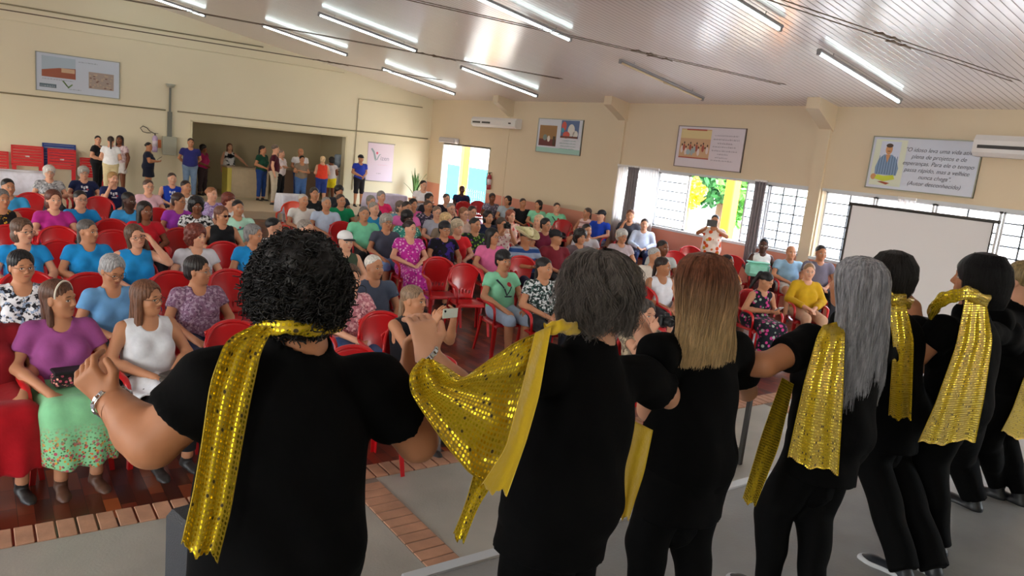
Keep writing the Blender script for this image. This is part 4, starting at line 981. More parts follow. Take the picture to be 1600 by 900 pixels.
# 1 gable poster
e = wallboard('wall_poster', 1.37, YW-.002, 2.67, 1.86, .94, 'y', 'pale blue landscape poster high on the gable wall', 'poster', '#9a9f98', '#c3cedd')
flat(e, 'landscape_photo', [('r', .13, .42, .86, .86)], '#a9bccb'); flat(e, 'landscape_photo', [('r', .13, .36, .86, .52), [(.13, .52), (.5, .60), (.86, .62), (.86, .5)]], '#9c5a44', ZB+.001); flat(e, 'landscape_photo', [('r', .55, .5, .84, .6)], '#c9a98a', ZB+.0015)
flat(e, 'aerial_photo', [('r', 1.15, .19, 1.72, .60)], '#a3958c'); rs = random.Random(5)
flat(e, 'aerial_photo', [('r', *(lambda a, b_: (a, b_, a+.04, b_+.03))(rs.uniform(1.16, 1.66), rs.uniform(.2, .54))) for _ in range(26)], '#b9a48f', ZB+.001); flat(e, 'aerial_photo', [('r', *(lambda a, b_: (a, b_, a+.05, b_+.025))(rs.uniform(1.16, 1.64), rs.uniform(.2, .5))) for _ in range(10)], '#7b5a52', ZB+.0012)
flat(e, 'emblem', [('r', .08, .10, .44, .19)], '#5f7480'); flat(e, 'emblem', [[(.56, .30), (.60, .30), (.70, .12), (.80, .22), (.78, .24), (.70, .17), (.66, .17)]], '#6c8a5a'); scribble(e, [(.1, .42, .12)], '#c3cedd', .04); scribble(e, [(.72, .98, .1), (.92, 1.35, .8), (.14, .8, .30)], '#6f7f8c', .025, seed=2)
# 2 group photo poster over the long window
e = wallboard('wall_poster', XW-.002, 11.42, 2.46, 1.79, .88, 'x', 'poster with a group photo and verses over the long window', 'poster', '#8a7f7c', '#d6cdd4')
flat(e, 'group_photo', [('r', .10, .20, .93, .82)], '#c9a27c'); flat(e, 'group_photo', [('r', .10, .62, .93, .80)], '#d8c48e', ZB+.0005); flat(e, 'group_photo', [('r', .25, .79, .8, .82), ('r', .1, .2, .93, .225)], '#b0503c', ZB+.001)
rs = random.Random(8); bods = []; hds = []
for i in range(13): x = .17+i*.058; y = .38+.05*math.sin(i*2.1); bods.append(('o', x, y, .036, .075)); hds.append(('o', x, y+.1, .018, .024))
flat(e, 'group_photo', bods[::2], '#d9c9c4', ZB+.0015); flat(e, 'group_photo', bods[1::3], '#a8523e', ZB+.002); flat(e, 'group_photo', bods[5:7]+[('o', .36, .33, .06, .06)], '#9fb0b4', ZB+.0022); flat(e, 'group_photo', hds, '#4a2c22', ZB+.0025)
scribble(e, [(1.02, 1.62, .70), (1.0, 1.66, .62), (1.12, 1.5, .54), (1.0, 1.6, .47), (.99, 1.64, .39), (1.15, 1.42, .32), (1.1, 1.42, .25), (1.0, 1.55, .19)], '#7b7480', .028)
# 3 quotation poster
e = wallboard('wall_poster', XW-.002, 6.99, 2.44, 1.76, .88, 'x', 'quotation poster with a drawing of a reading man in a striped shirt', 'poster', '#8a8a78', '#c6cbd8')
flat(e, 'drawing', [('r', .06, .06, .60, .83)], '#d6dbc6'); flat(e, 'drawing', [('r', .16, .40, .50, .80)], '#cbd2e4', ZB+.0005)
flat(e, 'drawing', [[(.13, .24), (.50, .24), (.52, .36), (.46, .52), (.38, .58), (.24, .58), (.16, .50), (.12, .36)]], '#7d98b8', ZB+.001)
flat(e, 'drawing', [[(.16+.045*i, .25), (.172+.045*i, .25), (.178+.043*i, .555), (.168+.043*i, .555)] for i in range(8)], '#4d6480', ZB+.0015)
flat(e, 'drawing', [('o', .31, .665, .058, .085), [(.27, .58), (.35, .58), (.31, .44)], ('o', .12, .2, .05, .05)], '#c98f5c', ZB+.002); flat(e, 'drawing', [('o', .31, .73, .06, .035), ('r', .285, .632, .335, .642)], '#4a3426', ZB+.0025)
flat(e, 'drawing', [[(.14, .17), (.30, .13), (.49, .18), (.46, .25), (.30, .22), (.18, .24)]], '#c6d23a', ZB+.003); flat(e, 'drawing', [[(.2, .12), (.36, .08), (.42, .11), (.28, .13)]], '#a8522e', ZB+.003)
lettering(e, '"O idoso leva uma vida ativa,\nplena de projetos e de\nesperanças. Para ele o tempo\npassa rápido, mas a velhice\nnunca chega".\n(Autor desconhecido)', 1.13, .655, .094, '#6c6f78', .3, bold=0)
# 4 two-photo poster
e = wallboard('wall_poster', XW-.002, 16.47, 2.46, 1.86, .90, 'x', 'poster with two colour photos and turquoise text near the corner', 'poster', '#9aa09a', '#d2d4dc')
flat(e, 'teal_band', [('r', .02, .02, 1.84, .14)], '#9fc8bc', ZB); flat(e, 'hall_photo', [('r', .10, .18, .84, .72)], '#9c7448', ZB+.001); flat(e, 'hall_photo', [('r', .10, .18, .84, .36)], '#6a2f30', ZB+.0015); flat(e, 'hall_photo', [('o', .36, .4, .09, .08)], '#7a8a86', ZB+.002); flat(e, 'hall_photo', [('o', .52, .37, .06, .08)], '#e0d8cc', ZB+.002); flat(e, 'hall_photo', [('r', .7, .2, .8, .44)], '#4a3a2c', ZB+.002)
flat(e, 'street_photo', [('r', 1.0, .42, 1.72, .87)], '#5a6f96', ZB+.001); flat(e, 'street_photo', [('o', 1.12, .72, .1, .12), ('o', 1.24, .5, .14, .09)], '#c9584a', ZB+.002); flat(e, 'street_photo', [('o', 1.42, .62, .14, .16), ('o', 1.6, .52, .1, .1)], '#d8d4cc', ZB+.0015); flat(e, 'street_photo', [('r', 1.0, .42, 1.7, .47)], '#6a3c30', ZB+.003); flat(e, 'street_photo', [('o', 1.08, .62, .06, .06)], '#4aa0b4', ZB+.0025)
scribble(e, [(1.1, 1.66, .34), (1.0, 1.66, .27), (1.05, 1.66, .20), (1.0, 1.6, .13)], '#6a9a92', .035)
# pink banner
e = wallboard('banner', 10.36, YW-.002, .98, .92, 1.22, 'y', 'pale lilac hanging banner with a V-shaped emblem on the gable wall', 'banner', None, '#dccbe0', .008)
build('rail', MB().tube([(-.02, 1.22, .02), (.94, 1.22, .02)], .014, 8).tube([(-.02, 0, .02), (.94, 0, .02)], .014, 8), M_grey, e)
flat(e, 'emblem', [[(.10, 1.02), (.15, 1.05), (.24, .94), (.31, .72), (.28, .64), (.24, .72), (.19, .9)], [(.29, .66), (.33, .72), (.40, .86), (.48, .88), (.42, .83), (.35, .68)]], '#8fa0ac', .011); flat(e, 'emblem', [('o', .33, .90, .035, .04)], '#e5577a', .012)
scribble(e, [(.38, .72, .52)], '#d8a0b8', .03); scribble(e, [(.34, .5, .24)], '#6a6474', .04); 
for ch in e.children:
    if ch.type == 'MESH' and 'lettering' in ch.name: ch.location.z = .012-ZB
lettering(e, 'izen', .61, .68, .2, '#9a90ac', 0, name='lettering', z=.013)
# ---- curtains
def curtain(y0, y1, z0, z1, m, lb, n=7, X=XW-.07, amp=.025):
    G = [[(X+amp*math.sin(2*PI*n*t)+.008*math.sin(9*t+k), y1+(y0-y1)*t, z1+(z0-z1)*k/8) for t in np.linspace(0, 1, n*8+1)] for k in range(9)]
    e = empty('curtain'); build('curtain_cloth', MB().grid(G, thick=.003), m, e); build('heading', MB().box((X, (y0+y1)/2, z1+.01), (.04, y1-y0, .04)), M_white, e); return tag(e, lb, 'curtain')
sheer = bpy.data.materials.new('sheer_white_cloth'); sheer.use_nodes = True; t = sheer.node_tree; t.nodes.clear()
o_ = node(t, 'OutputMaterial'); mi = node(t, 'MixShader', i_0=.45); tr = node(t, 'BsdfTransparent'); m2 = node(t, 'MixShader', i_0=.5); tl = node(t, 'BsdfTranslucent'); df = node(t, 'BsdfDiffuse')
for q in (tl, df): q.inputs[0].default_value = (.86, .84, .84, 1)
t.links.new(tl.outputs[0], m2.inputs[1]); t.links.new(df.outputs[0], m2.inputs[2]); t.links.new(m2.outputs[0], mi.inputs[2]); t.links.new(tr.outputs[0], mi.inputs[1]); mi.inputs[0].default_value = .75; t.links.new(mi.outputs[0], o_.inputs[0])
greyc = cloth('#8a8488')
curtain(12.78, 13.12, .55, 2.34, sheer, 'white sheer curtain at the far end of the long window', 4); curtain(12.40, 12.77, .6, 2.34, greyc, 'grey curtain gathered between two white sheers', 5); curtain(11.78, 12.38, .65, 2.34, sheer, 'white sheer curtain beside the open part of the long window', 8); curtain(8.93, 9.2, .62, 2.34, greyc, 'narrow grey curtain in front of the grilled casement', 4)
curtain(6.05, 6.35, .7, 2.32, sheer, 'pale narrow curtain left of the projection screen', 4)
# ---- things by the gable wall
M_redt = mat('red_table_plastic', '#c81a22', .4); M_blut = mat('blue_table_frame', '#1f3f8e', .4)
def folded_table(x, top, w_, m, lb, y=YW-.25, h_=.48, tilt=.1):
    e = empty('folding_table', (x, y, .2)); H = top-.2; mb = MB()
    mb.box((0, 0, H-.02), (w_, .03, .04)).box((0, 0, H-h_), (w_, .03, .04)).box((-w_/2+.02, 0, H-h_/2), (.04, .03, h_)).box((w_/2-.02, 0, H-h_/2), (.04, .03, h_)); n = 6
    for k in range(n): mb.box((0, -.003, H-.055-k*(h_-.06)/n-.02), (w_-.06, .018, (h_-.06)/n-.012))
    build('table_top', mb, m, e)
    for s in (-1, 1): build('leg', MB().box((s*(w_/2-.06), .02, (H-h_)/2), (.09, .04, H-h_)), m, e)
    if m is M_redt: build('logo_patch', MB().box((0, -.02, H-h_*.55), (.09, .004, .035), bev=.001), M_white, e)
    e.rotation_euler[0] = -tilt; return tag(e, lb, 'folding table', 'folded bar tables')
folded_table(.42, 1.12, .72, M_redt, 'red folded table cut by the left edge of the picture'); folded_table(1.17, 1.3, .68, M_redt, 'red folded table with a white logo, second from the left'); folded_table(1.86, 1.4, .74, M_blut, 'blue folded table behind the third red one', YW-.12); folded_table(1.9, 1.28, .62, M_redt, 'red folded table leaning in front of the blue one', YW-.33); folded_table(2.6, 1.1, .6, M_redt, 'red folded table next to the group of standing women')
def cloth_table(x, y, z, w_, d_, c, lb, base=.2, clb='white tablecloth'):
    e = empty('side_table', (x, y, base)); H = z-base; build('table_top', MB().box((0, 0, H-.015), (w_, d_, .03)), M_grey, e)
    for sx in (-1, 1):
        for sy in (-1, 1): build('leg', MB().box((sx*(w_/2-.05), sy*(d_/2-.05), (H-.03)/2), (.04, .04, H-.03)), M_grey, e)
    tag(e, 'table under the '+clb, 'table')
    mb = MB(); n = 48; G = []
    for ring, (s, dz) in enumerate(((.001, 0), (.6, 0), (1.0, -.002), (1.04, -.03), (1.07, -.2), (1.1, -.45))):
        row = []
        for k in range(n+1):
            t = 2*PI*k/n; c_, s_ = math.cos(t), math.sin(t); q = max(abs(c_), abs(s_)); f = 1+(.035*math.sin(t*11) if ring > 3 else 0); row.append((x+c_/q*w_/2*s*f, y+s_/q*d_/2*s*f, z+.006+dz))
        G.append(row)
    tag(build('tablecloth', MB().grid(np.array(G)[::-1], thick=.004), cloth(c)), clb, 'tablecloth')
P = atZ(22, 268, .95); cloth_table(P[0], P[1]+.1, .95, 1.15, .8, '#e6e6f2', '', .2 if P[1] > 19.3 else 0, 'white tablecloth hanging over the table at the left edge')
P = atZ(605, 304, .9); cloth_table(P[0]+.1, P[1]+.3, .88, 1.0, .6, '#dcd2ea', '', .2 if P[1] > 19.3 else 0, 'pale lilac tablecloth under the banner behind the pink top')
P = atZ(456, 301, .85); cloth_table(P[0], P[1], .8, .6, .5, '#e4e2ea', '', .2 if P[1] > 19.3 else 0, 'white cloth over the small table in front of the alcove')
e = empty('counter', (6.75, 23.05, .2)); build('counter_body', MB().box((.05, 0, .43), (1.1, .55, .86)), mat('beige_counter', '#c7b496', .6, noise=.05), e); build('end_panel', MB().box((-.56, 0, .43), (.12, .58, .86)), mat('yellow_counter_end', '#cfc25a', .6), e); build('worktop', MB().box((0, 0, .88), (1.3, .64, .04), bev=.005), mat('stone_worktop', '#a8957c', .4), e); tag(e, 'beige serving counter with a yellow end inside the alcove', 'counter')
e = empty('counter', (8.7, 24.2, .2)); build('counter_body', MB().box((0, 0, .42), (1.5, .5, .84)), mat('brown_counter', '#8f7560', .6), e); build('worktop', MB().box((0, 0, .86), (1.6, .56, .04), bev=.005), mat('stone_worktop'), e); tag(e, 'brown counter at the back right of the alcove', 'counter')
P = atY(529, 262, 22.9); e = empty('water_dispenser', (P[0], 22.95, .2)); zb = P[2]-.2
build('cabinet', MB().box((0, 0, zb/2), (.31, .31, zb), bev=.02), M_white, e); build('tap', MB().box((-.05, -.17, zb-.12), (.03, .05, .04)).box((.05, -.17, zb-.12), (.03, .05, .04)), M_dkp, e)
build('water_bottle', MB().lathe([(.05, zb), (.06, zb+.05), (.135, zb+.1), (.135, zb+.2), (.128, zb+.22), (.135, zb+.24), (.135, zb+.38), (.10, zb+.42), (0, zb+.42)]), mat('bluish_bottle', '#a9bcd4', .25, trans=.3), e); tag(e, 'water dispenser with an upturned blue bottle at the alcove edge', 'water dispenser')
# potted plant by the corner
P = atZ(645, 318, .25); e = empty('potted_plant', (min(P[0], 11.9), min(P[1], 21.9), .2)); build('pot', MB().lathe([(0, 0), (.14, 0), (.19, .3), (.2, .32), (.17, .32), (.15, .28), (0, .28)]), mat('brick_pot', '#b56a4e', .7), e)
rs = random.Random(4); mb = MB()
for k in range(26):
    a = rs.uniform(0, 2*PI); L = rs.uniform(.6, 1.15); b_ = rs.uniform(.05, .42); G = []
    for i in range(8):
        t_ = i/7; w_ = .035*math.sin(PI*min(1, t_*.9+.1))+.003; cx, cy_, z = math.cos(a)*b_*t_**1.6, math.sin(a)*b_*t_**1.6, .28+L*t_*(1-.15*t_*b_*3); G.append([(cx-math.sin(a)*w_, cy_+math.cos(a)*w_, z), (cx, cy_, z-.008), (cx+math.sin(a)*w_, cy_-math.cos(a)*w_, z)])
    mb.grid(G, thick=.002)
build('leaves', mb, mat('plant_leaf', '#4f7a3f', .5, noise=.25, nscale=9), e); tag(e, 'tall green potted plant in the hall corner by the yard door', 'potted plant')
# ---- projection screen, table, laptop, loudspeaker
e = empty('projection_screen', (9.5, 4.54, 0)); build('screen_fabric', MB().box((0, 0, 1.57), (.006, 1.72, 1.25)), mat('projection_white', '#f2efef', .7), e)
build('border', MB().box((-.002, .87, 1.57), (.012, .03, 1.27)).box((-.002, -.87, 1.57), (.012, .012, 1.27)).box((-.002, 0, .94), (.014, 1.75, .03)), M_dkp, e)
build('top_bar', MB().tube([(0, -.93, 2.21), (0, .9, 2.21)], .02, 8), M_dkp, e); build('bottom_case', MB().tube([(0, -.93, .92), (0, .93, .92)], .035, 10), M_dkp, e); build('stand_pole', MB().tube([(.05, 0, .25), (.05, 0, 2.23)], .014, 8), M_dkp, e)
for k in range(3): a = 2*PI*k/3; build('leg', MB().tube([(.05, 0, .4), (.05+.4*math.cos(a), .4*math.sin(a), .015)], .012, 6), M_dkp, e)
tag(e, 'white projection screen on a stand in front of the right-hand window', 'projection screen')
T0 = atZ(1183, 603, .71); e = empty('work_table', (T0[0]-.575, T0[1]+.29, 0)); build('table_top', MB().box((0, 0, .70), (1.15, .6, .025), bev=.004), mat('white_laminate', '#e9e9ee', .3), e)
for sx in (-1, 1):
    for sy in (-1, 1): build('leg', MB().box((sx*.54, sy*.27, .345), (.035, .035, .69)), M_dkp, e)
build('frame', MB().box((0, .27, .67), (1.08, .03, .045)).box((0, -.27, .67), (1.08, .03, .045)).box((.54, 0, .12), (.03, .54, .03)).box((-.54, 0, .12), (.03, .54, .03)).box((.54, 0, .67), (.03, .54, .045)), M_dkp, e); tag(e, 'white-topped table with black legs standing below the stage edge', 'table')
e = empty('laptop', (T0[0]-.22, T0[1]+.25, .7135), .5); build('keyboard_base', MB().box((0, 0, .009), (.34, .24, .018), bev=.004), M_white, e); o = build('lid', MB().box((0, 0, .115), (.34, .008, .23), bev=.003), M_white, e); o.location = (0, .12, .015); o.rotation_euler[0] = -.3
o2 = build('screen', MB().box((0, -.005, .115), (.32, .002, .2)), mat('lit_laptop_screen', '#ffffff', .3, emit='#f4f8ff', es=1.6), o); tag(e, 'white laptop with a bright screen on the table by the stage', 'laptop')
e = empty('power_strip', (T0[0]+.12, T0[1]+.3, 0)); build('strip_body', MB().box((0, 0, .02), (.3, .07, .04), bev=.01), M_white, e); build('cable', MB().tube([(-.15, 0, .02), (-.35, .08, .008), (-.55, -.05, .008), (-.5, -.2, .008), (-.56, -.26, .3), (-.55, -.27, .66)], .006, 6), M_dkp, e); tag(e, 'white power strip with a black cable under the table', 'power strip')
e = empty('loudspeaker', (.672, 2.28, HF), .2)
V = []; 
build('cabinet', MB().box((0, 0, .29), (.33, .30, .58), bev=.02), mat('dark_speaker_plastic', '#2b2d33', .55, bump=.3, bscale=200), e); build('grille', MB().box((0, .152, .30), (.28, .008, .42)), mat('speaker_grille', '#121214', .5, .4), e); build('handle', MB().box((-.06, -.152, .16), (.07, .01, .09), bev=.004), mat('speaker_recess', '#0a0a0b', .7), e)
for sx in (-1, 1): build('foot', MB().box((sx*.12, 0, .004), (.04, .2, .008)), M_dkp, e)
tag(e, 'black monitor loudspeaker on the stage edge behind the curly haired dancer', 'loudspeaker')
# ---- trees and bushes outside
def leafy(x, y, z, rx, ry, rz_, n, c, lb, cat='tree', trunk=True, seed=0, ls=.16):
    rs_ = np.random.RandomState(seed); e = empty('yard_tree' if cat == 'tree' else 'flowering_bush', (x, y, 0)); d = rs_.normal(size=(n, 3)); d /= np.linalg.norm(d, axis=1)[:, None]; r = rs_.uniform(.45, 1, n)**.6; lump = 1+.25*np.sin(d[:, 0]*5+seed)*np.sin(d[:, 2]*6)
    Cn = d*r[:, None]*lump[:, None]*(rx, ry, rz_)+(0, 0, z); a = rs_.normal(size=(n, 3)); a /= np.linalg.norm(a, axis=1)[:, None]; b_ = np.cross(a, rs_.normal(size=(n, 3))); b_ /= np.linalg.norm(b_, axis=1)[:, None]
    s = ls*rs_.uniform(.6, 1.2, n)[:, None]; V = np.stack([Cn-a*s, Cn-b_*s*.45, Cn+a*s, Cn+b_*s*.45], 1).reshape(-1, 3); Q = np.arange(4*n).reshape(n, 4)
    link('foliage', mesh_from('foliage', V, Q), mat('leaf_'+c.strip('#'), c, .6, noise=.35, nscale=2), e)
    if trunk: build('trunk', MB().tube([(0, 0, 0), (.05, .02, z*.5), (-.05, .05, z)], [.16, .12, .06], 8), mat('bark', '#6a5644', .9), e)
    tag(e, lb, cat)
leafy(20.5, 16.3, 2.9, 2.2, 1.9, 1.6, 5000, '#246b33', 'dense green tree outside, left of the yellow post', seed=1); leafy(21.5, 19.8, 2.6, 1.8, 2.2, 1.7, 3500, '#2f8040', 'lighter green tree farther left in the yard', seed=2)
leafy(19.5, 14.0, 2.6, 1.3, 1.2, 1.7, 3000, '#4f9a3a', 'bright green tree outside, right of the yellow post', seed=3); leafy(16.2, 14.0, 1.75, .42, .42, .45, 900, '#d8b818', 'round yellow flowering bush outside the open window', 'bush', True, 4, .08)
leafy(24.5, 24.5, 3.0, 2.5, 2.5, 2.0, 2500, '#4f9a5a', 'far green tree beyond the yard wall', seed=6)
# ------------------------------------------------------------------ the audience
def face_rz(dx, dy): return math.atan2(dy, dx)-PI/2
def head_rot(yaw=0, pitch=0, roll=0): return (rotz(yaw)@rotv((1, 0, 0), pitch)@rotv((0, 1, 0), roll)).T
def mk_cloth(s):
    q = s.split(':'); return cloth(*q[:1]) if len(q) == 1 else cloth(q[0], q[1], *(q[2:4] if len(q) < 5 else (q[2], q[3], float(q[4]))))
PALM = {'phone': {'L': (.9, -.1, .0), 'R': (-.9, -.1, .0)}, 'cam': {'L': (.9, -.2, 0), 'R': (-.9, -.2, 0)}, 'chin': {'R': (-.5, -.8, 0)}, 'chinL': {'L': (.5, -.8, 0)}, 'headrest': {'L': (.9, .1, 0)}, 'down': {'L': (.3, 0, .9), 'R': (-.3, 0, .9)}, 'read': {'L': (0, -.3, 1), 'R': (-.3, 0, 1)}}
SKC = {'T': 'trousers', 'J': 'jeans', 'S': 'skirt', 'M': 'midi', 'K': 'knee', 'H': 'shorts', 'B': 'bermuda', 'L': 'leggings', 'm': 'mini'}
PEOPLE = []; SPOTS = []
def phone(o, loc, size=(.15, .009, .075), rx=0, label='', c='#1b1c20', rz=0, rim='#2a2c30'):
    p = Vector(loc); p.rotate(o.rotation_euler); e = empty('mobile_phone', o.location+p*o.scale[0], o.rotation_euler[2]+rz); e.rotation_euler[0] = rx
    build('phone_case', MB().box((0, 0, 0), size, bev=.004), mat('phone_case_'+c.strip('#'), c, .35), e)
    build('screen', MB().box((0, -size[1]/2-.0005, 0), (size[0]*.93, .001, size[2]*.88)), mat('dark_glass_screen', '#0b0d12', .08), e)
    build('lens', MB().tube([(size[0]*.36, size[1]/2, size[2]*.25), (size[0]*.36, size[1]/2+.003, size[2]*.25)], .009, 10), mat('dark_glass_screen'), e)
    tag(e, label, 'phone'); return e
def chair_label(l):
    w_ = l.replace(',', '').split()[:11]
    while w_[-1] in ('a', 'the', 'and', 'with', 'in', 'of', 'her', 'at', 'on', 'to', 'by', 'behind', 'beside', 'just', 'above', 'right', 'under', 'over', 'than', 'white'): w_.pop()
    return 'red plastic chair of the '+' '.join(w_)
def seat_person(px, py, sex, style, hc, sk, top, bot, pose, yaw, label, wide=1.05, belly=.015, lean=0, zc=1.12, tgt=(2.6, -4), sleeve=.5, gl=None, neckd=.03, shoe='#2b2624', pitch=0, roll=0, chair=True, hsz=1.04, cl=None, **kw):
    P = atZ(px, py, zc); base = 0
    if P[1] > 19.1: base = .2; P = atZ(px, py, zc+base)
    if P[1] > 22: P = atY(px, py, 22.0); 
    if P[0] > 12.0: P = atX(px, py, 12.0)
    sc = min(1.12, max(.86, (P[2]-base)/1.12)) if not kw.get('noscale') else 1
    kw.pop('noscale', None)
    x, y = P[0], P[1]; dist = math.hypot(x, y); fem = sex == 'f'
    d = np.array(tgt)-(x, y) if len(tgt) == 2 else np.array(tgt[:2]); d = nrm(d); rz = face_rz(*d)
    res, hr, hh = (.013, .0055, .0048) if dist < 7.6 else ((.016, .0075, .0065) if dist < 11 else ((.02, .010, .010) if dist < 16 else (.026, .0125, None)))
    J = seated_joints(pose, lean, fem, wide)
    F = Fig(J, w=wide, belly=belly, fem=fem, hs=hsz, head_R=head_rot(yaw, pitch, roll))
    b = (mk_cloth(bot[2:]), SKC[bot[0]]) if bot else None
    dress = bool(bot) and top == 'dress'
    tp = (b[0], 'dress') if dress else (mk_cloth(top), 'shirt')
    o = make_person(F, True, tp, b, mat('shoe_'+shoe.strip('#'), shoe, .5) if shoe else None, (hair_mat(hc), style) if hc else None, sk, res=res, hres=hr, handres=hh, sleeve=sleeve, neckd=neckd, gl=gl if dist < 17 else None, palms=PALM.get(pose), **kw)
    hp_ = np.array(J['head'])*sc; off = rotz(rz)@hp_
    o.location = (x-off[0], y-off[1], base); o.rotation_euler = (0, 0, rz); o.scale = (sc,)*3
    tag(o, label, 'person', 'seated audience'); PEOPLE.append(o); SPOTS.append((o.location[0], o.location[1], base))
    if chair:
        c = plastic_chair((o.location[0], o.location[1], base), rz, chair_label(cl or label), 'occupied red chairs')
    return o, P, sc
def stand_person(px, py, sex, style, hc, sk, top, bot, pose, yaw, label, Y=None, X=None, base=.2, face=(-.3, -1), wide=1.0, belly=.01, sleeve=.5, shoe='#26221f', Hd=1.65, gl=None, neckd=.03, **kw):
    P = atY(px, py, Y) if Y else (atX(px, py, X) if X else atZ(px, py, base+Hd*.927))
    H = (P[2]-base)/.927; fem = sex == 'f'; rz = face_rz(*face); J = standing_joints(pose, H, fem, wide)
    F = Fig(J, w=wide, belly=belly, fem=fem, hs=1.02*H/1.65, head_R=head_rot(yaw))
    b = (mk_cloth(bot[2:]), SKC[bot[0]]) if bot else None
    tp = (b[0], 'dress') if top == 'dress' else (mk_cloth(top), 'shirt')
    o = make_person(F, False, tp, b, mat('shoe_'+shoe.strip('#'), shoe, .5), (hair_mat(hc), style) if hc else None, sk, res=.022, hres=.011, sleeve=sleeve, neckd=neckd, gl=gl, palms=PALM.get(pose), **kw)
    off = rotz(rz)@np.array(J['head']); o.location = (P[0]-off[0], P[1]-off[1], base); o.rotation_euler = (0, 0, rz)
    tag(o, label, 'person', 'people standing at the back'); print('STAND %s H=%.2f at %.1f %.1f' % (label[:30], H, P[0], P[1])); return o, P
BLU = '#1f8fd6'; MINT = '#8fdcb4'; DK = '#1d1d22'; NAVY = '#1c2340'; JN = 'J:#3c5a86'; BK = 'T:#1b1b1f'
BR = '#4a2f22'; BLK = '#141214'; GR = '#8b8985'; WH = '#c9c4bb'; DBR = '#33231c'; RB = '#6b3020'; BLD = '#b08a58'
VP = [('#23323a', [[(-.09, .07), (-.07, .075), (-.02, .0), (-.03, -.01)], [(-.03, -.01), (-.015, -.005), (.01, -.07), (.0, -.075)], [(.0, -.075), (.012, -.07), (.055, .01), (.045, .012)], [(-.02, -.075), (.06, -.075), (.055, -.088), (-.015, -.088)]]), ('#c02a34', [('o', .035, .03, .022)])]
BP = [('#3a8a86', [[(-.10, .03), (-.09, .045), (-.02, .0), (-.02, -.015)], [(-.02, .0), (-.02, -.015), (.05, .0), (.09, .045), (.06, .03)]]), ('#d83a6a', [('o', .01, .02, .013)])]
NP = [('#dfe3ea', [[(-.05, .02), (-.05, .055), (-.03, .055), (-.03, .02)], [(-.02, .0), (-.02, .04), (.0, .05), (.0, .0)], [(.01, .02), (.01, .055), (.04, .055), (.04, .02)], [(-.04, -.03), (-.04, -.015), (.03, -.015), (.03, -.03)]]), ('#b03a4a', [[(.02, -.01), (.02, .01), (.045, .01), (.045, -.01)]])]
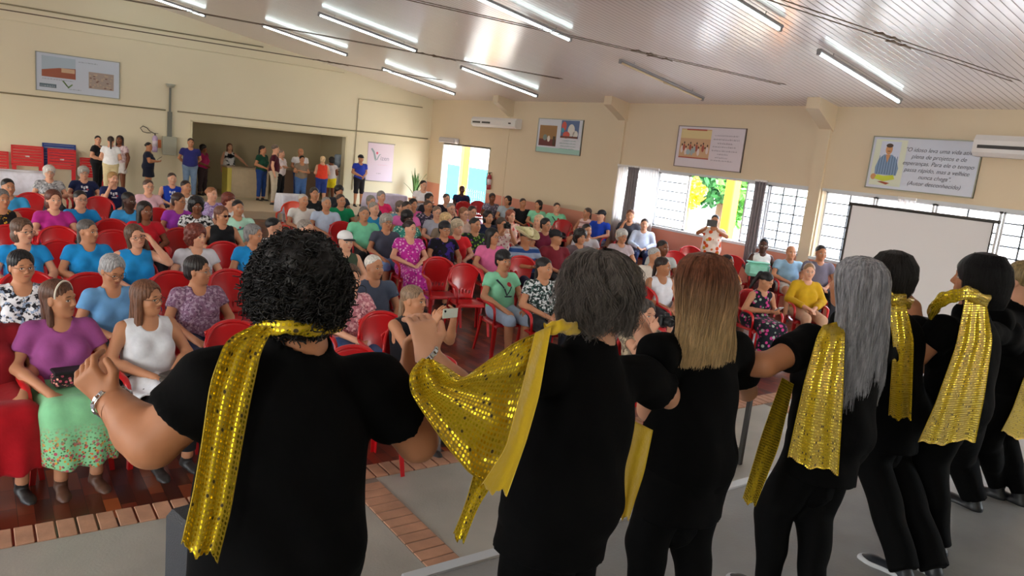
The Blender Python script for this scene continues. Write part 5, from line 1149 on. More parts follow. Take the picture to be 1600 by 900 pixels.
A = [
 # front rows, left
 (93, 468, 'f', 'band', '#5b3a2a', 'm', '#9c4f8e', 'S:#8fd6a0:hem:#c2566a:#e0784a:30', 'knees', .75, 'woman in a purple blouse and long green flowered skirt with a white hairband', dict(wide=1.12, zc=1.14, tgt=(1.5, -3), sleeve=.62, neckd=.05, shoe='#5a3a2a')),
 (231, 467, 'f', 'long', '#6b4530', 'm', '#dfe2ea', 'T:#17171b', 'lap', .55, 'woman with glasses in a white tank top and black trousers, bag on her lap', dict(wide=1.12, sleeve=0, gl='#1d1a19', tgt=(2.4, -2), neckd=.07)),
 (34, 418, 'f', 'pixie', '#151214', 'm', '#e9eaf0:blotch:#23242c:#8fa4c4:26', 'T:#1b1b1f', 'lap', .25, 'woman with short black hair and glasses in a white and black printed blouse', dict(wide=1.15, gl='#6b4b3a', neckd=.07, tgt=(1.0, -4))),
 (176, 424, 'f', 'pixie', '#9a9a9c', 'm', '#6fa8dc', 'T:#16161a', 'lap', .25, 'grey-haired person in a pale blue polo shirt looking down', dict(pitch=-.4, lean=.05, gl='#2b2624', wide=1.05, neckd=.05)),
 (310, 424, 'f', 'pixie', '#241c1b', 'm', '#8d6a86:blotch:#b9a2b8:#6b4e68:40', 'T:#1c2340', 'knees', .8, 'woman with short dark hair and a mauve patterned blouse turned to the side', dict(wide=1.1, gl='#8a8078', neckd=.05)),
 (36, 362, 'f', 'bob', '#5c4232', 'f', BLU, 'T:#1b1b1f', 'knees', .5, 'woman with brown bob and glasses in a bright blue top at the left edge', dict(gl='#2a2422', tgt=(1.6, -3), neckd=.06)),
 (138, 362, 'f', 'tied', '#57524f', 'm', BLU, 'T:#26262c', 'lap', .6, 'smiling woman with tied-back grey hair in a bright blue top', dict(neckd=.05, wide=1.12)),
 (212, 370, 'f', 'long', '#5a4232', 'f', BLU, 'J:#4c6ea6', 'headrest', .1, 'woman in a sleeveless blue top resting her head on one hand', dict(roll=.28, sleeve=0, gl='#1f1b1b', wide=1.15)),
 (307, 370, 'f', 'curly', '#6b2f22', 'f', '#c7c9d3', 'T:#3a3a44', 'knees', .5, 'smiling woman with curly red-brown hair in a light grey T-shirt', dict(neckd=.05)),
 (397, 368, 'f', 'pixie', '#7d7c7c', 'm', BLU, 'J:#3f5f92', 'lap', .8, 'grey-haired woman in a bright blue T-shirt beside the curly haired dancer', dict()),
 (585, 418, 'm', 'thin', '#d3cec6', 'm', '#4a5366', 'T:#20222a', 'knees', .35, 'older man with thin white hair in a slate grey shirt with a breast pocket', dict(wide=1.1, tgt=(2.6, -2), neckd=.04)),
 (540, 378, 'f', 'tied', '#4a342a', 'f', '#3b4a38', 'T:#2a2a30', 'lap', .2, 'woman in a dark green tank top and a white cap with dark brim', dict(sleeve=0, capc=('#e4e4e6', '#1b1b20'))),
 (548, 436, 'f', 'bob', '#5a4436', 'f', '#c07a86:blotch:#e6b8bd:#8a4a58:30', 'J:#39507c', 'lap', .3, 'woman in a pink patterned blouse half hidden behind the curly haired dancer', dict()),
 (647, 470, 'f', 'tied', '#8a6f58', 'm', 'dress', 'S:#17181f', 'phone', .5, 'woman in a long black dress filming with a raised phone', dict(wide=1.15, sleeve=0, zc=1.12, tgt=(3.6, 0), neckd=.06)),
 (787, 408, 'f', 'bowl', '#141114', 'm', MINT, 'B:#9fb2c8', 'knees', .1, 'woman with short black hair in a mint T-shirt with a printed emblem and bermuda shorts', dict(tgt=(4.0, -3), neckd=.04, wide=1.0, shoe='#4a5060', decal=VP)),
 (851, 420, 'f', 'tied', '#1a1517', 'm', '#20302f:blotch:#d9dde0:#4a6a66:28', 'T:#25252b', 'lap', .5, 'dark-haired woman in a green and white patterned blouse beside the mint T-shirt woman', dict()),
 # left block, further back
 (13, 293, 'm', 'short', BLK, 'm', '#3fa3dc', 'T:#2a2c34', 'lap', .2, 'dark-haired man in a light blue shirt at the far left edge', dict()),
 (3, 312, 'f', 'pixie', '#7a7876', 'm', '#1b1b1e:blotch:#c99a2a:#1b1b1e:16', BK, 'lap', .3, 'grey-haired woman in a black and yellow top cut by the left edge', dict(sleeve=0)),
 (84, 313, 'f', 'bob', '#5e3326', 'f', '#b02a86', 'T:#24242a', 'fold', .15, 'woman with a brown bob in a magenta T-shirt', dict(zc=1.16)),
 (126, 312, 'f', 'bun', '#221a18', 'f', BLU, 'T:#24242a', 'lap', .2, 'woman with glasses in a bright blue T-shirt beside the magenta T-shirt', dict(gl='#1d1a19')),
 (202, 314, 'f', 'tied', '#17120f', 'k', '#3f9fe0', 'T:#24242a', 'lap', .5, 'brown-skinned woman with a dark ponytail in a light blue T-shirt', dict()),
 (227, 330, 'f', 'long', '#18110f', 'd', '#b51524', 'T:#24242a', 'lap', .3, 'brown-skinned woman with black hair in a dark red buttoned top', dict()),
 (77, 270, 'f', 'puff', '#cfcac4', 'f', '#a9a9ac:blotch:#6f7074:#d0d0d2:24', 'T:#33343a', 'down', .0, 'white-haired older woman in a grey patterned blouse behind the rows', dict(wide=1.15, gl='#8a8078')),
 (131, 271, 'f', 'puff', '#a8a49c', 'f', '#1a2248', 'T:#20222a', 'lap', .1, 'grey-haired older woman in a navy T-shirt with a white print', dict(decal=NP, wide=1.15, gl='#3a3432')),
 (177, 280, 'f', 'pixie', '#a07a48', 'f', '#1a2350', 'T:#20222a', 'chin', .3, 'short blonde-haired person in a navy T-shirt with a hand at the mouth', dict(decal=NP)),
 (232, 292, 'f', 'tied', '#4a3328', 'f', '#e3b9c4', 'T:#33343a', 'lap', .2, 'woman with glasses in a pale pink T-shirt', dict(gl='#2a2422')),
 (269, 280, 'm', 'short', '#3a2c24', 'f', '#1d3fae', 'H:#26262c', 'lap', .1, 'man in a royal blue sleeveless sports shirt', dict(sleeve=0, decal=NP[:1])),
 (291, 293, 'm', 'short', '#2a1f1a', 'm', '#e2e4e6', 'T:#2d2f38', 'lap', .4, 'dark-haired man in a white shirt behind the purple T-shirt woman', dict()),
 (280, 315, 'f', 'pixie', '#3a241d', 'm', '#a03cb4', 'T:#24242a', 'lap', .7, 'woman with short hair and glasses in a purple T-shirt', dict(gl='#1d1a19')),
 (307, 322, 'f', 'curly', '#120f10', 'd', '#e8e8ea:blotch:#17171a:#17171a:22', 'T:#1b1b1f', 'lap', .0, 'brown-skinned woman with black curly hair in a black and white printed top', dict()),
 (331, 304, 'f', 'bun', '#94603c', 'f', '#b9a3d4:blotch:#8a6fae:#d8cdea:30', 'T:#33343a', 'lap', .5, 'woman with auburn hair in a lilac patterned blouse looking right', dict()),
 (358, 314, 'f', 'puff', '#6a2c1c', 'f', '#dfe0e0', 'T:#33343a', 'lap', .7, 'woman with short red-brown hair in a white top behind the sunglasses woman', dict()),
 (347, 337, 'f', 'pixie', '#6a4434', 'm', '#16171b', 'T:#1b1b1f', 'lap', .5, 'woman in sunglasses and a black tank top', dict(gl='sun', sleeve=0, wide=1.15)),
 (372, 326, 'm', 'short', '#171314', 'm', '#b6e6d0', 'T:#26262c', 'lap', .1, 'dark-haired man in a pale mint T-shirt with a bird-like print', dict(wide=1.1, decal=BP)),
 (429, 356, 'm', 'short', '#131114', 'f', '#e6e6e8', 'T:#26262c', 'lap', .9, 'black-haired person in profile with a white shirt just left of the curly hair', dict()),
 (478, 360, 'm', 'short', '#8a8078', 'f', '#b9bfd0', 'T:#26262c', 'lap', .5, 'person with short grey hair showing just above the curly haired dancer', dict(zc=1.17)),
 (474, 314, 'm', 'thin', '#b9b4ac', 'm', '#e4e2dc', 'T:#5b5f6c', 'lap', .3, 'white-haired man in a white polo shirt beside the orange chair', dict(wide=1.1)),
 (510, 319, 'm', 'thin', '#8d8680', 'm', '#c4d3ea', 'T:#5b5f6c', 'lap', .1, 'older man in a pale blue short-sleeved shirt', dict(wide=1.12)),
 (491, 303, 'f', 'pixie', '#3a302a', 'm', '#1f2024', 'T:#26262c', 'lap', .1, 'dark-haired woman in a black top behind the white polo shirt', dict()),
 (530, 299, 'f', 'puff', '#141114', 'm', '#2b2c33', 'T:#26262c', 'lap', .2, 'person with black curly hair behind the green T-shirt man', dict()),
 (533, 314, 'm', 'short', '#3a2c26', 'm', '#128a5a', 'T:#26262c', 'lap', .2, 'man in an emerald green T-shirt leaning sideways', dict(wide=1.1, roll=.1)),
 (569, 335, 'm', 'short', '#6a6460', 'm', '#7fd8ae', BK, 'knees', .0, 'man in a mint green polo shirt and black trousers', dict(wide=1.15, belly=.035, tgt=(3.0, -3))),
 (585, 327, 'm', 'short', '#8d857c', 'f', '#2a86b4', 'T:#33343a', 'lap', .4, 'man with short grey hair in a teal collared shirt behind the mint polo', dict()),
 (580, 316, 'f', 'pixie', '#8a847e', 'f', '#3a3c44', 'T:#33343a', 'lap', .3, 'grey-haired person partly hidden behind the teal collared shirt', dict()),
 (596, 308, 'f', 'pixie', '#8f8a86', 'f', '#ee2f6c', 'T:#33343a', 'lap', .3, 'woman in a hot pink top in front of the cloth-covered table', dict()),
 (604, 348, 'f', 'puff', '#9a968e', 'm', '#4b4f60', 'B:#7896c8', 'knees', .1, 'grey-haired woman in a slate T-shirt and light denim shorts', dict(wide=1.08, tgt=(3.2, -3), gl='#2b2624')),
 (641, 358, 'f', 'bun', '#2a1a17', 'f', 'dress', 'S:#c42f9c:floral:#e8a6cf:#8a2f7a:22', 'lap', .4, 'woman with dark brown hair in a magenta patterned dress', dict(wide=1.08, tgt=(3.4, -3), neckd=.07)),
 (626, 324, 'f', 'bob', '#6a5a50', 'f', '#6fa6b8', 'T:#33343a', 'lap', .5, 'woman with grey-brown hair in a pale teal top behind the pink-sleeved woman', dict(zc=1.08)),
 (636, 326, 'm', 'short', '#2a211e', 'm', '#e070b4', 'T:#33343a', 'lap', .3, 'dark-haired person in a pink shirt two rows behind the magenta dress', dict(zc=1.16)),
 (637, 341, 'f', 'puff', '#141012', 'k', '#3f9a8a:floral:#c8e6d8:#2a6a60:26', 'T:#33343a', 'lap', .5, 'person with black hair and a green patterned shirt behind the magenta dress', dict()),
 (646, 320, 'f', 'pixie', '#26201e', 'm', '#d8609a', 'T:#33343a', 'lap', .3, 'dark-haired person in deep pink near the potted plant', dict(zc=1.08)),
 (669, 323, 'f', 'bun', '#4a3a30', 'm', '#4a4458:floral:#c9b6c8:#2a2834:26', 'T:#33343a', 'lap', .3, 'woman with glasses in a dark flowered blouse next to the grey T-shirt', dict(gl='#1d1a19')),
 (671, 311, 'f', 'bob', '#241c1a', 'm', '#2a2a34', 'T:#33343a', 'lap', .6, 'dark-haired person in black below the man in white', dict()),
 (683, 333, 'f', 'tied', '#7a6454', 'f', '#a9abb8', 'T:#33343a', 'lap', .1, 'woman with glasses in a light grey T-shirt in the middle rows', dict(gl='#7a3038', wide=1.1)),
 (662, 290, 'm', 'short', '#241a17', 'f', '#ece8ec', 'T:#70747c', 'down', .2, 'man in a white T-shirt sitting by the potted plant', dict()),
 (698, 311, 'f', 'bun', '#4a4440', 'f', '#221f2a', 'T:#33343a', 'lap', .3, 'woman in a black V-neck top left of the yard door', dict(neckd=.06)),
 (705, 327, 'm', 'short', '#8d857e', 'f', '#22232b', 'T:#33343a', 'lap', .2, 'grey-haired man with glasses in a black top', dict(gl='#2b2624')),
 (722, 297, 'm', 'short', '#141112', 'k', '#252a4a', 'T:#33343a', 'fold', .0, 'dark-skinned man in a navy top with folded arms in the yard door', dict()),
 (725, 335, 'f', 'pixie', '#8a5f44', 'f', '#d7b9a8', 'T:#33343a', 'lap', .4, 'woman with reddish hair and glasses in a beige top', dict(gl='#2b2624')),
 (738, 332, 'f', 'bun', '#3a2a26', 'f', '#d9a8d8', 'T:#33343a', 'lap', .3, 'woman with dark hair and glasses in a lilac T-shirt', dict(gl='#2b2624')),
 (697, 345, 'f', 'puff', '#c9a878', 'f', '#8a7a6a', 'T:#33343a', 'lap', .4, 'blonde person directly behind the black and purple T-shirt', dict()),
 (695, 359, 'f', 'bowl', '#15121a', 'm', '#191823:blotch:#3f2a86:#191823:9', 'H:#33343a', 'knees', .0, 'woman with black hair and glasses in a black and purple T-shirt', dict(gl='#15121a', tgt=(3.8, -3))),
 (715, 356, 'f', 'puff', '#b9a88e', 'f', '#d8242c', 'B:#d8c8ba', 'lap', .3, 'blonde-grey haired woman in a bright red top', dict()),
 (743, 352, 'f', 'bun', '#1c1614', 'm', '#23302a:floral:#7aa83a:#7a3f9a:18', 'T:#26262c', 'lap', .4, 'woman in a dark blouse with green and purple flowers', dict()),
 (763, 340, 'f', 'bob', '#1d1718', 'm', '#232a44', 'T:#26262c', 'lap', .3, 'dark-haired woman in navy behind the pink blouse', dict()),
 (770, 370, 'f', 'long', '#151214', 'm', '#dd6f9e', 'T:#26262c', 'knees', .5, 'woman with long black hair and glasses in a rose pink blouse', dict(wide=1.15, gl='#15121a', tgt=(4, -3))),
 (798, 338, 'f', 'bob', '#8a4a34', 'f', '#f0c9b4:floral:#d8605a:#e8e0d0:16', 'T:#6a6a70', 'lap', .4, 'red-haired woman in a peach flowered shirt', dict()),
 (784, 352, 'f', 'pixie', '#4a3a30', 'm', '#ead9d2:floral:#c9808a:#e9e0d8:18', 'T:#6a6a70', 'cam', .3, 'woman in a cream flowered blouse holding a camera to her eyes', dict()),
 (822, 372, 'm', 'short', '#2a221e', 't', '#8f9cb4:stripes:#24457e:#24457e:2.2', 'T:#1f2a4a', 'down', .5, 'man in a straw cowboy hat and striped grey and blue polo looking at his phone', dict(hat=True, pitch=-.35, wide=1.15, tgt=(4.6, -2))),
 (853, 352, 'f', 'pixie', '#1d1718', 'm', '#6e1f3a', 'T:#26262c', 'lap', .5, 'dark-haired woman with glasses in a burgundy top', dict(gl='#15121a')),
 (841, 346, 'f', 'long', '#cdb08c', 'f', '#e6d8c8', 'T:#6a6a70', 'lap', -.8, 'woman with pale blonde hair behind the burgundy top', dict()),
 (869, 372, 'm', 'short', '#1a1517', 'm', '#7a2430', 'T:#26262c', 'lap', .8, 'man in a black cap and a maroon T-shirt', dict(capc=('#17171c',), wide=1.15, tgt=(5, -2))),
 (769, 310, 'f', 'pixie', '#2a211e', 'd', '#6e6878:floral:#b8b0c0:#3a3848:22', 'T:#33343a', 'lap', .0, 'brown-skinned person in a grey patterned shirt under the fire extinguisher', dict(base=None)),
 (793, 314, 'f', 'bob', '#1d1816', 'm', '#a9b4bc', 'T:#33343a', 'lap', -.9, 'dark-haired woman in a grey-white top turned towards the door', dict()),
 (817, 318, 'm', 'short', '#2a1f1a', 't', '#18181d', 'T:#6e2630', 'lap', .1, 'man in a black T-shirt against the beige wall', dict()),
 (841, 321, 'f', 'bob', '#131113', 'm', MINT, 'T:#3a3c44', 'lap', -.9, 'black-haired woman in a mint T-shirt turned to the left by the wall', dict()),
 (870, 325, 'm', 'short', '#3a2c26', 'f', '#8adcb2', 'T:#3a3c44', 'lap', .0, 'person in a mint T-shirt with a print alone against the beige wall', dict(decal=VP)),
 (917, 333, 'f', 'tied', '#4a3c34', 'm', '#e6c8c4:stripes:#b98a88:#b98a88:3', 'H:#d8cfc8', 'lap', -.5, 'woman in a striped pale pink tank top beside the man in the blue T-shirt', dict(sleeve=0, tgt=(-1, -.35, 0))),
 (939, 337, 'm', 'short', '#17141a', 'f', '#1f45b8', 'H:#6a6a74', 'lap', -.5, 'man in a dark cap and royal blue T-shirt by the window', dict(capc=('#20202a',), tgt=(-1, -.4, 0), wide=1.12)),
 (985, 334, 'f', 'tied', '#6b3f2c', 'm', '#3a3a42', 'T:#33343a', 'chin', .0, 'person in a charcoal T-shirt with hand to the face in front of the curtain', dict(tgt=(-.8, -.7, 0))),
 (1007, 351, 'm', 'short', '#3a302c', 'f', '#cfdcf2', 'J:#28345a', 'lap', .0, 'man in a pale blue long-sleeved shirt beneath the sheer curtain', dict(sleeve=1.9, tgt=(-.7, -.7, 0))),
 (907, 371, 'f', 'curly', '#231c1a', 'm', '#6a5a60', 'T:#33343a', 'lap', .2, 'dark-haired person just above the grey haired dancer', dict()),
 (917, 361, 'm', 'short', '#2a2220', 'm', '#c9c4c8', 'T:#33343a', 'lap', .2, 'small dark-haired head between the striped tank top and the grey haired dancer', dict()),
 (972, 370, 'f', 'puff', '#b9b6b0', 'm', '#b8aab0', 'T:#33343a', 'lap', .2, 'white-haired woman with glasses behind the grey haired dancer', dict(gl='#2b2624')),
 (1023, 401, 'm', 'short', '#a8a8a8', 'm', '#d6cdc2', 'T:#5a5a60', 'lap', .4, 'grey-haired man in a cream polo shirt behind the white tank top', dict(tgt=(4, -2))),
 (1036, 388, 'm', 'short', '#241d1b', 'd', '#b4bab8', 'T:#3a3a40', 'lap', .4, 'dark-haired man in a pale grey shirt behind the cream polo', dict(tgt=(4, -2))),
 (1036, 417, 'f', 'tied', '#2a1d1a', 't', '#e6e6ee', 'T:#3a3a40', 'lap', .8, 'smiling woman with hair tied back in a white strappy top', dict(sleeve=0, neckd=.07, tgt=(5, -1))),
 (1008, 492, 'f', 'pixie', '#4a4440', 'f', '#8a7a6a:blotch:#c9b89a:#5a4a3a:24', 'T:#6a6a60', 'cam', .2, 'photographer with a black camera raised behind the grey haired dancer', dict(tgt=(3.4, -1), sleeve=.5)),
 (1137, 412, 'f', 'short', '#231a18', 'd', '#d8c4a2:blotch:#b8682a:#8a7a6a:14', 'T:#6a4a3a', 'lap', .5, 'brown-skinned woman in a beige and orange patterned blouse beside the blonde dancer', dict(tgt=(5, -1))),
 (1193, 384, 'f', 'short', '#161214', 'k', '#ece8e4', 'T:#4a2a2c', 'lap', -.2, 'dark-skinned woman in a white sleeveless top holding a mint bag', dict(sleeve=0, tgt=(-.7, -.8, 0))),
 (1236, 395, 'm', 'fringe', '#a89c92', 'm', '#8fb4cc', 'H:#d9d4cc', 'lap', .0, 'bald man in a light blue shirt and pale shorts under the grilled window', dict(tgt=(-.6, -.8, 0), wide=1.15, belly=.04)),
 (1283, 396, 'm', 'short', '#1d1918', 't', '#6a6472', 'T:#33343a', 'lap', .0, 'dark-haired person in grey by the wall pillar', dict(tgt=(-.6, -.8, 0))),
 (1197, 440, 'f', 'pony', '#151214', 'm', 'dress', 'S:#1b1e26:floral:#c43f86:#a9b8a8:15', 'down', .6, 'woman with black ponytail in a black flowered dress bent over her phone', dict(sleeve=0, lean=.16, pitch=-.45, tgt=(6.5, -1.5), zc=1.06)),
 (1264, 425, 'f', 'bun', '#8a6a4c', 'f', '#c9a01f', 'T:#c9a083', 'lap', -.2, 'woman with a headband in a mustard yellow blouse', dict(tgt=(4, -2), sleeve=1.8)),
 (-24, 476, 'f', 'bun', '#3a2a22', 'm', '#8e1722', 'S:#b3121f', 'knees', .3, 'woman in dark red clothes cut off by the left edge beside the flowered green skirt', dict(tgt=(1.2, -3))),
]
_res = {}
for a in A:
    kw = dict(a[11]); kw.pop('base', None); _res[a[10]] = seat_person(*a[:11], **kw)
def by(txt): return [v for k, v in _res.items() if txt in k][0]
o = by('white hairband')[0]; hd_ = np.array((0, -.13, 1.125)); c_ = o.children
_F = Fig(seated_joints('knees', 0, True, 1.12), w=1.12, belly=.015, fem=True, hs=1.04, head_R=head_rot(.75, 0, 0))
build('hairband', MB().tube([_F.hl((.086*math.cos(t), .03, .03+.090*math.sin(t))) for t in np.linspace(-.15, PI+.15, 20)], .006, 6, flat=.5), mat('ivory_hairband', '#e8e0d0', .5), o)
# keep apart: report
for i in range(len(SPOTS)):
    for j in range(i):
        dd = math.hypot(SPOTS[i][0]-SPOTS[j][0], SPOTS[i][1]-SPOTS[j][1])
        if dd < .45: print('CLOSE %.2f' % dd, A[i][:2], A[j][:2], A[i][10][:30], '|', A[j][10][:30])
B = [
 (153, 219, 'f', 'tied', '#1c1614', 'f', '#1a1a1f', 'L:#141418', 'front', -.9, 'dark-haired woman in a black top and black trousers by the folded tables', dict(Y=21.8, face=(.8, -.6))),
 (173, 220, 'f', 'pony', '#2a1d18', 'f', '#eceef2', 'T:#d8c9a0', 'front', 0, 'woman seen from behind in a white T-shirt and beige trousers with long dark hair', dict(Y=21.2, face=(.1, 1))),
 (187, 219, 'f', 'long', '#2e1d18', 'd', '#e8d4d8:blotch:#c9a8b0:#e8d4d8:20', 'm:#efeaea', 'down', .3, 'woman in a pale pink and white short dress by the gable wall', dict(Y=21.8, face=(-.7, -.7))),
 (233, 229, 'f', 'bun', '#1a1416', 't', '#1c2238', 'm:#161a2c', 'read', -.6, 'woman in a navy blouse and black skirt reading a phone under the meter box', dict(Y=21.6, face=(1, -.3))),
 (298, 223, 'm', 'short', '#3a2c26', 'm', '#2d2f72', 'J:#6f86a4', 'behind', 0, 'man in a purple-blue polo and jeans with hands behind his back', dict(Y=21.8, face=(-.1, -1), wide=1.1, belly=.03)),
 (318, 232, 'f', 'puff', '#121012', 'd', '#a01f56', 'T:#3a2c30', 'front', .4, 'dark-haired woman in a maroon top just inside the alcove', dict(Y=23.0, face=(.6, -.8))),
 (359, 230, 'f', 'long', '#7a5238', 'f', '#e9e6e6:blotch:#17181f:#17181f:5', 'T:#1b1b1f', 'reach', .1, 'woman with long brown hair in a black and white top behind the counter', dict(Y=23.8, face=(-.1, -1), sleeve=0)),
 (411, 234, 'f', 'tied', '#1d1614', 'm', '#1d4a38', 'J:#23407e', 'front', .5, 'woman in a dark green T-shirt and blue jeans leaning on the counter', dict(Y=22.2, face=(.5, -.8))),
 (431, 233, 'm', 'short', '#6a5c52', 'f', '#4a1626', 'T:#b9ab98', 'down', .2, 'man in a maroon polo shirt and khaki trousers in the alcove', dict(Y=21.2, face=(.9, -.4), belly=.02)),
 (440, 240, 'f', 'tied', '#8a7264', 'f', '#eadfe4', 'L:#15151a', 'fold', .2, 'woman in a white top and black trousers behind the khaki trousers man', dict(Y=22.0, face=(.6, -.8))),
 (470, 238, 'm', 'fringe', '#8a7a70', 'm', '#e8e8f0', 'J:#2a4a86', 'front', 0, 'bald man in a white shirt and blue jeans at the alcove', dict(Y=22.3, face=(0, -1), wide=1.1)),
 (472, 249, 'f', 'pixie', '#1f1816', 'm', '#8a7a6a', 'J:#4a6ea8', 'fold', 0, 'short person in a taupe apron top in front of the white-shirted bald man', dict(Y=21.7, face=(-.1, -1))),
 (504, 250, 'f', 'pixie', '#d2b48a', 'f', '#e0442e', 'B:#2a3f86', 'front', 0, 'blonde woman seen from behind in a coral tank top and denim shorts', dict(Y=21.6, face=(.2, 1), sleeve=0)),
 (518, 251, 'f', 'puff', '#171214', 'd', '#e4dfe6', 'H:#f2e22a', 'front', .6, 'person in a white top and bright yellow shorts by the water dispenser', dict(Y=22.0, face=(.5, .8), sleeve=.3)),
 (564, 248, 'm', 'short', '#17171f', 'm', '#2b3fae', 'B:#1f1c22', 'front', 0, 'boy in a blue T-shirt and black shorts standing beside the pink banner', dict(Y=21.7, face=(0, -1), capc=('#1c1c26',))),
 (1117, 345, 'f', 'short', '#2a2422', 't', 'dress', 'K:#f1e6dc:floral:#dd5a2a:#c9a23a:9', 'phone', .1, 'woman standing in a white dress with orange flowers filming with a phone', dict(X=12.0, base=0, face=(-.85, -.5), wide=1.12)),
]
for a in B:
    o, P = stand_person(*a[:11], **a[11]); _res[a[10]] = (o, P, 1)
# ---- things in hands and on laps
phone(by('filming with a raised phone')[0], (.0, .37, 1.13), (.15, .009, .078), label='pale mobile phone held up sideways by the woman in black', c='#c9cfc0')
o = by('orange flowers filming')[0]; phone(o, (0, .34, 1.44), (.2, .01, .13), label='dark tablet-like phone held by the standing woman in the orange flowered dress', c='#241f1e')
phone(by('cowboy hat')[0], (0, .40, .80), (.075, .009, .15), rx=-.9, label='dark mobile phone held by the man in the straw cowboy hat')
phone(by('bent over her phone')[0], (.0, .40, .79), (.075, .009, .15), rx=-.9, label='mobile phone held by the woman in the black flowered dress', c='#d9d9e0')
phone(by('under the meter box')[0], (.0, .27, 1.06), (.075, .009, .15), rx=-.9, label='mobile phone read by the woman in the navy blouse')
def camera_for(o, loc, label):
    p = Vector(loc); p.rotate(o.rotation_euler); e = empty('camera_body', o.location+p, o.rotation_euler[2]); m = mat('black_camera_plastic', '#141416', .45)
    build('body', MB().box((0, 0, 0), (.13, .06, .09), bev=.012).box((0, .0, .055), (.055, .05, .035), bev=.01), m, e); build('lens', MB().lathe([(.0, 0), (.035, 0), (.038, .03), (.036, .09), (.03, .1), (.028, .09), (.001, .085)]), m, e).rotation_euler = (-PI/2, 0, 0)
    return tag(e, label, 'camera')
camera_for(by('photographer')[0], (0, .20, 1.15), 'black camera with zoom lens held by the photographer')
camera_for(by('holding a camera')[0], (0, .20, 1.15), 'black camera held by the woman in the cream flowered blouse')
def bag(o, loc, c, c2, size, label, rzz=0, cat='handbag', pat=None, name='handbag'):
    p = Vector(loc); p.rotate(o.rotation_euler); e = empty(name, o.location+p, o.rotation_euler[2]+rzz); sx, sy, sz = size
    build('bag_body', MB().box((0, 0, sz/2), size, bev=min(size)*.3), mat('bag_'+c.strip('#'), c, .6, noise=.15) if not pat else cloth(c, 'floral', *pat), e)
    build('flap', MB().box((0, 0, sz+.002), (sx*.97, sy*1.02, .02), bev=.008), mat('bag_'+c2.strip('#'), c2, .6), e)
    build('strap', MB().tube([(-sx/2, 0, sz*.8), (-sx*.62, -.05, sz*.6), (-sx*.7, -.1, .02), (-sx*.5, -.14, -.0)], .006, 6), mat('bag_'+c2.strip('#')), e)
    return tag(e, label, cat)
bag(by('long green flowered')[0], (.0, .16, .625), '#2a211f', '#17161a', (.22, .13, .10), 'small black flowered bag on the lap of the woman in the green skirt', pat=('#c2566a', '#e0a08a', 40))
bag(by('white tank top and black')[0], (-.05, .26, .60), '#4a4038', '#3a322c', (.24, .10, .07), 'taupe purse lying on the black trousers of the woman in the white tank top', .5)
bag(by('mint bag')[0], (.12, .18, .62), '#8fd8c0', '#7ac8ae', (.42, .2, .26), 'mint green tote bag on the lap of the woman in white', name='tote_bag')
# white folded jacket over the tank-top woman's lap
o = by('white tank top and black')[0]
G = [[(-.05+.34*(i/14)+.02*math.sin(j), .04+.36*j/9, .607+.02*math.sin(i*.9+j*.5)-.20*max(0, i/14-.5)**1.2-.08*max(0, .2-i/14)) for j in range(10)] for i in range(15)]
j_ = build('white_jacket', MB().grid(np.array(G)[::-1], thick=.012), cloth('#e9ecf2')); j_.location = o.location; j_.rotation_euler = o.rotation_euler; tag(j_, 'white jacket draped over the knees of the woman in the white tank top', 'jacket')
# straw hat resting beside the flowered-dress woman
def decal(o, F_prims, polys, m, name='print'): pass
# ---- empty chairs (pixel of the middle of the backrest top)
EC = [(600, 496, 'front-row chair between the slate shirt man and the linked hands'), (684, 404, 'chair behind the pair beside the magenta dress'), (716, 412, 'chair in front of the pair left of the mint T-shirt woman'), (48, 303, 'chair behind the magenta T-shirt on its left'), (40, 328, 'chair left of the magenta T-shirt woman'),
 (14, 354, 'chair at the left edge behind the brown bob woman'), (90, 356, 'chair directly in front of the magenta T-shirt woman'), (154, 309, 'chair right of the woman with glasses in blue'), (166, 342, 'chair in front of the brown-skinned woman in light blue, upper one'), (176, 362, 'chair right behind the smiling blue T-shirt woman'), (247, 327, 'chair right of the dark red top'),
 (252, 358, 'chair behind the woman resting her head'), (92, 378, 'chair between the two blue T-shirt women'), (349, 380, 'chair right of the curly red-brown hair woman'), (138, 430, 'chair between the printed blouse and the pale blue polo'), (75, 428, 'chair behind the white hairband woman'), (268, 427, 'chair left of the mauve blouse woman'), (358, 424, 'chair right of the mauve blouse woman'),
 (362, 505, 'front chair behind the curly haired dancer'), (534, 348, 'chair left of the mint polo man'), (725, 316, 'chair in front of the yard door'), (748, 306, 'lone chair at the door sill'), (897, 345, 'chair against the beige wall left of the striped tank top'), (1080, 380, 'chair under the long window, left of the standing woman'), (1146, 394, 'chair right of the standing woman'),
 (1055, 394, 'chair by the salmon wall with something white on it'), (1012, 446, 'chair left of the white strappy top'), (548, 545, 'low chair seen beside the sequin scarf dancer'), (815, 402, 'chair behind the mint T-shirt woman')]
for px, py, lb in EC:
    P = atZ(px, py, .86)
    if P[0] > 12: P = atX(px, py, 11.95)
    if P[1] > 19.2: continue
    d = nrm(np.array((2.6, -4))-P[:2]) if px < 880 else (nrm((-.6, -.8)) if px > 1040 or px == 897 else nrm(np.array((4, -2))-P[:2]))
    x, y = P[0]+d[0]*.27, P[1]+d[1]*.27
    for it in range(12):
        near = [(s[0], s[1]) for s in SPOTS if math.hypot(s[0]-x, s[1]-y) < .47]
        if not near: break
        v = np.array((x, y))-near[0]; v = v/(np.linalg.norm(v)+1e-6); x += v[0]*.06; y += v[1]*.06
    SPOTS.append((x, y, 0)); plastic_chair((x, y, 0), face_rz(*d), 'empty red plastic '+lb, 'empty red chairs')
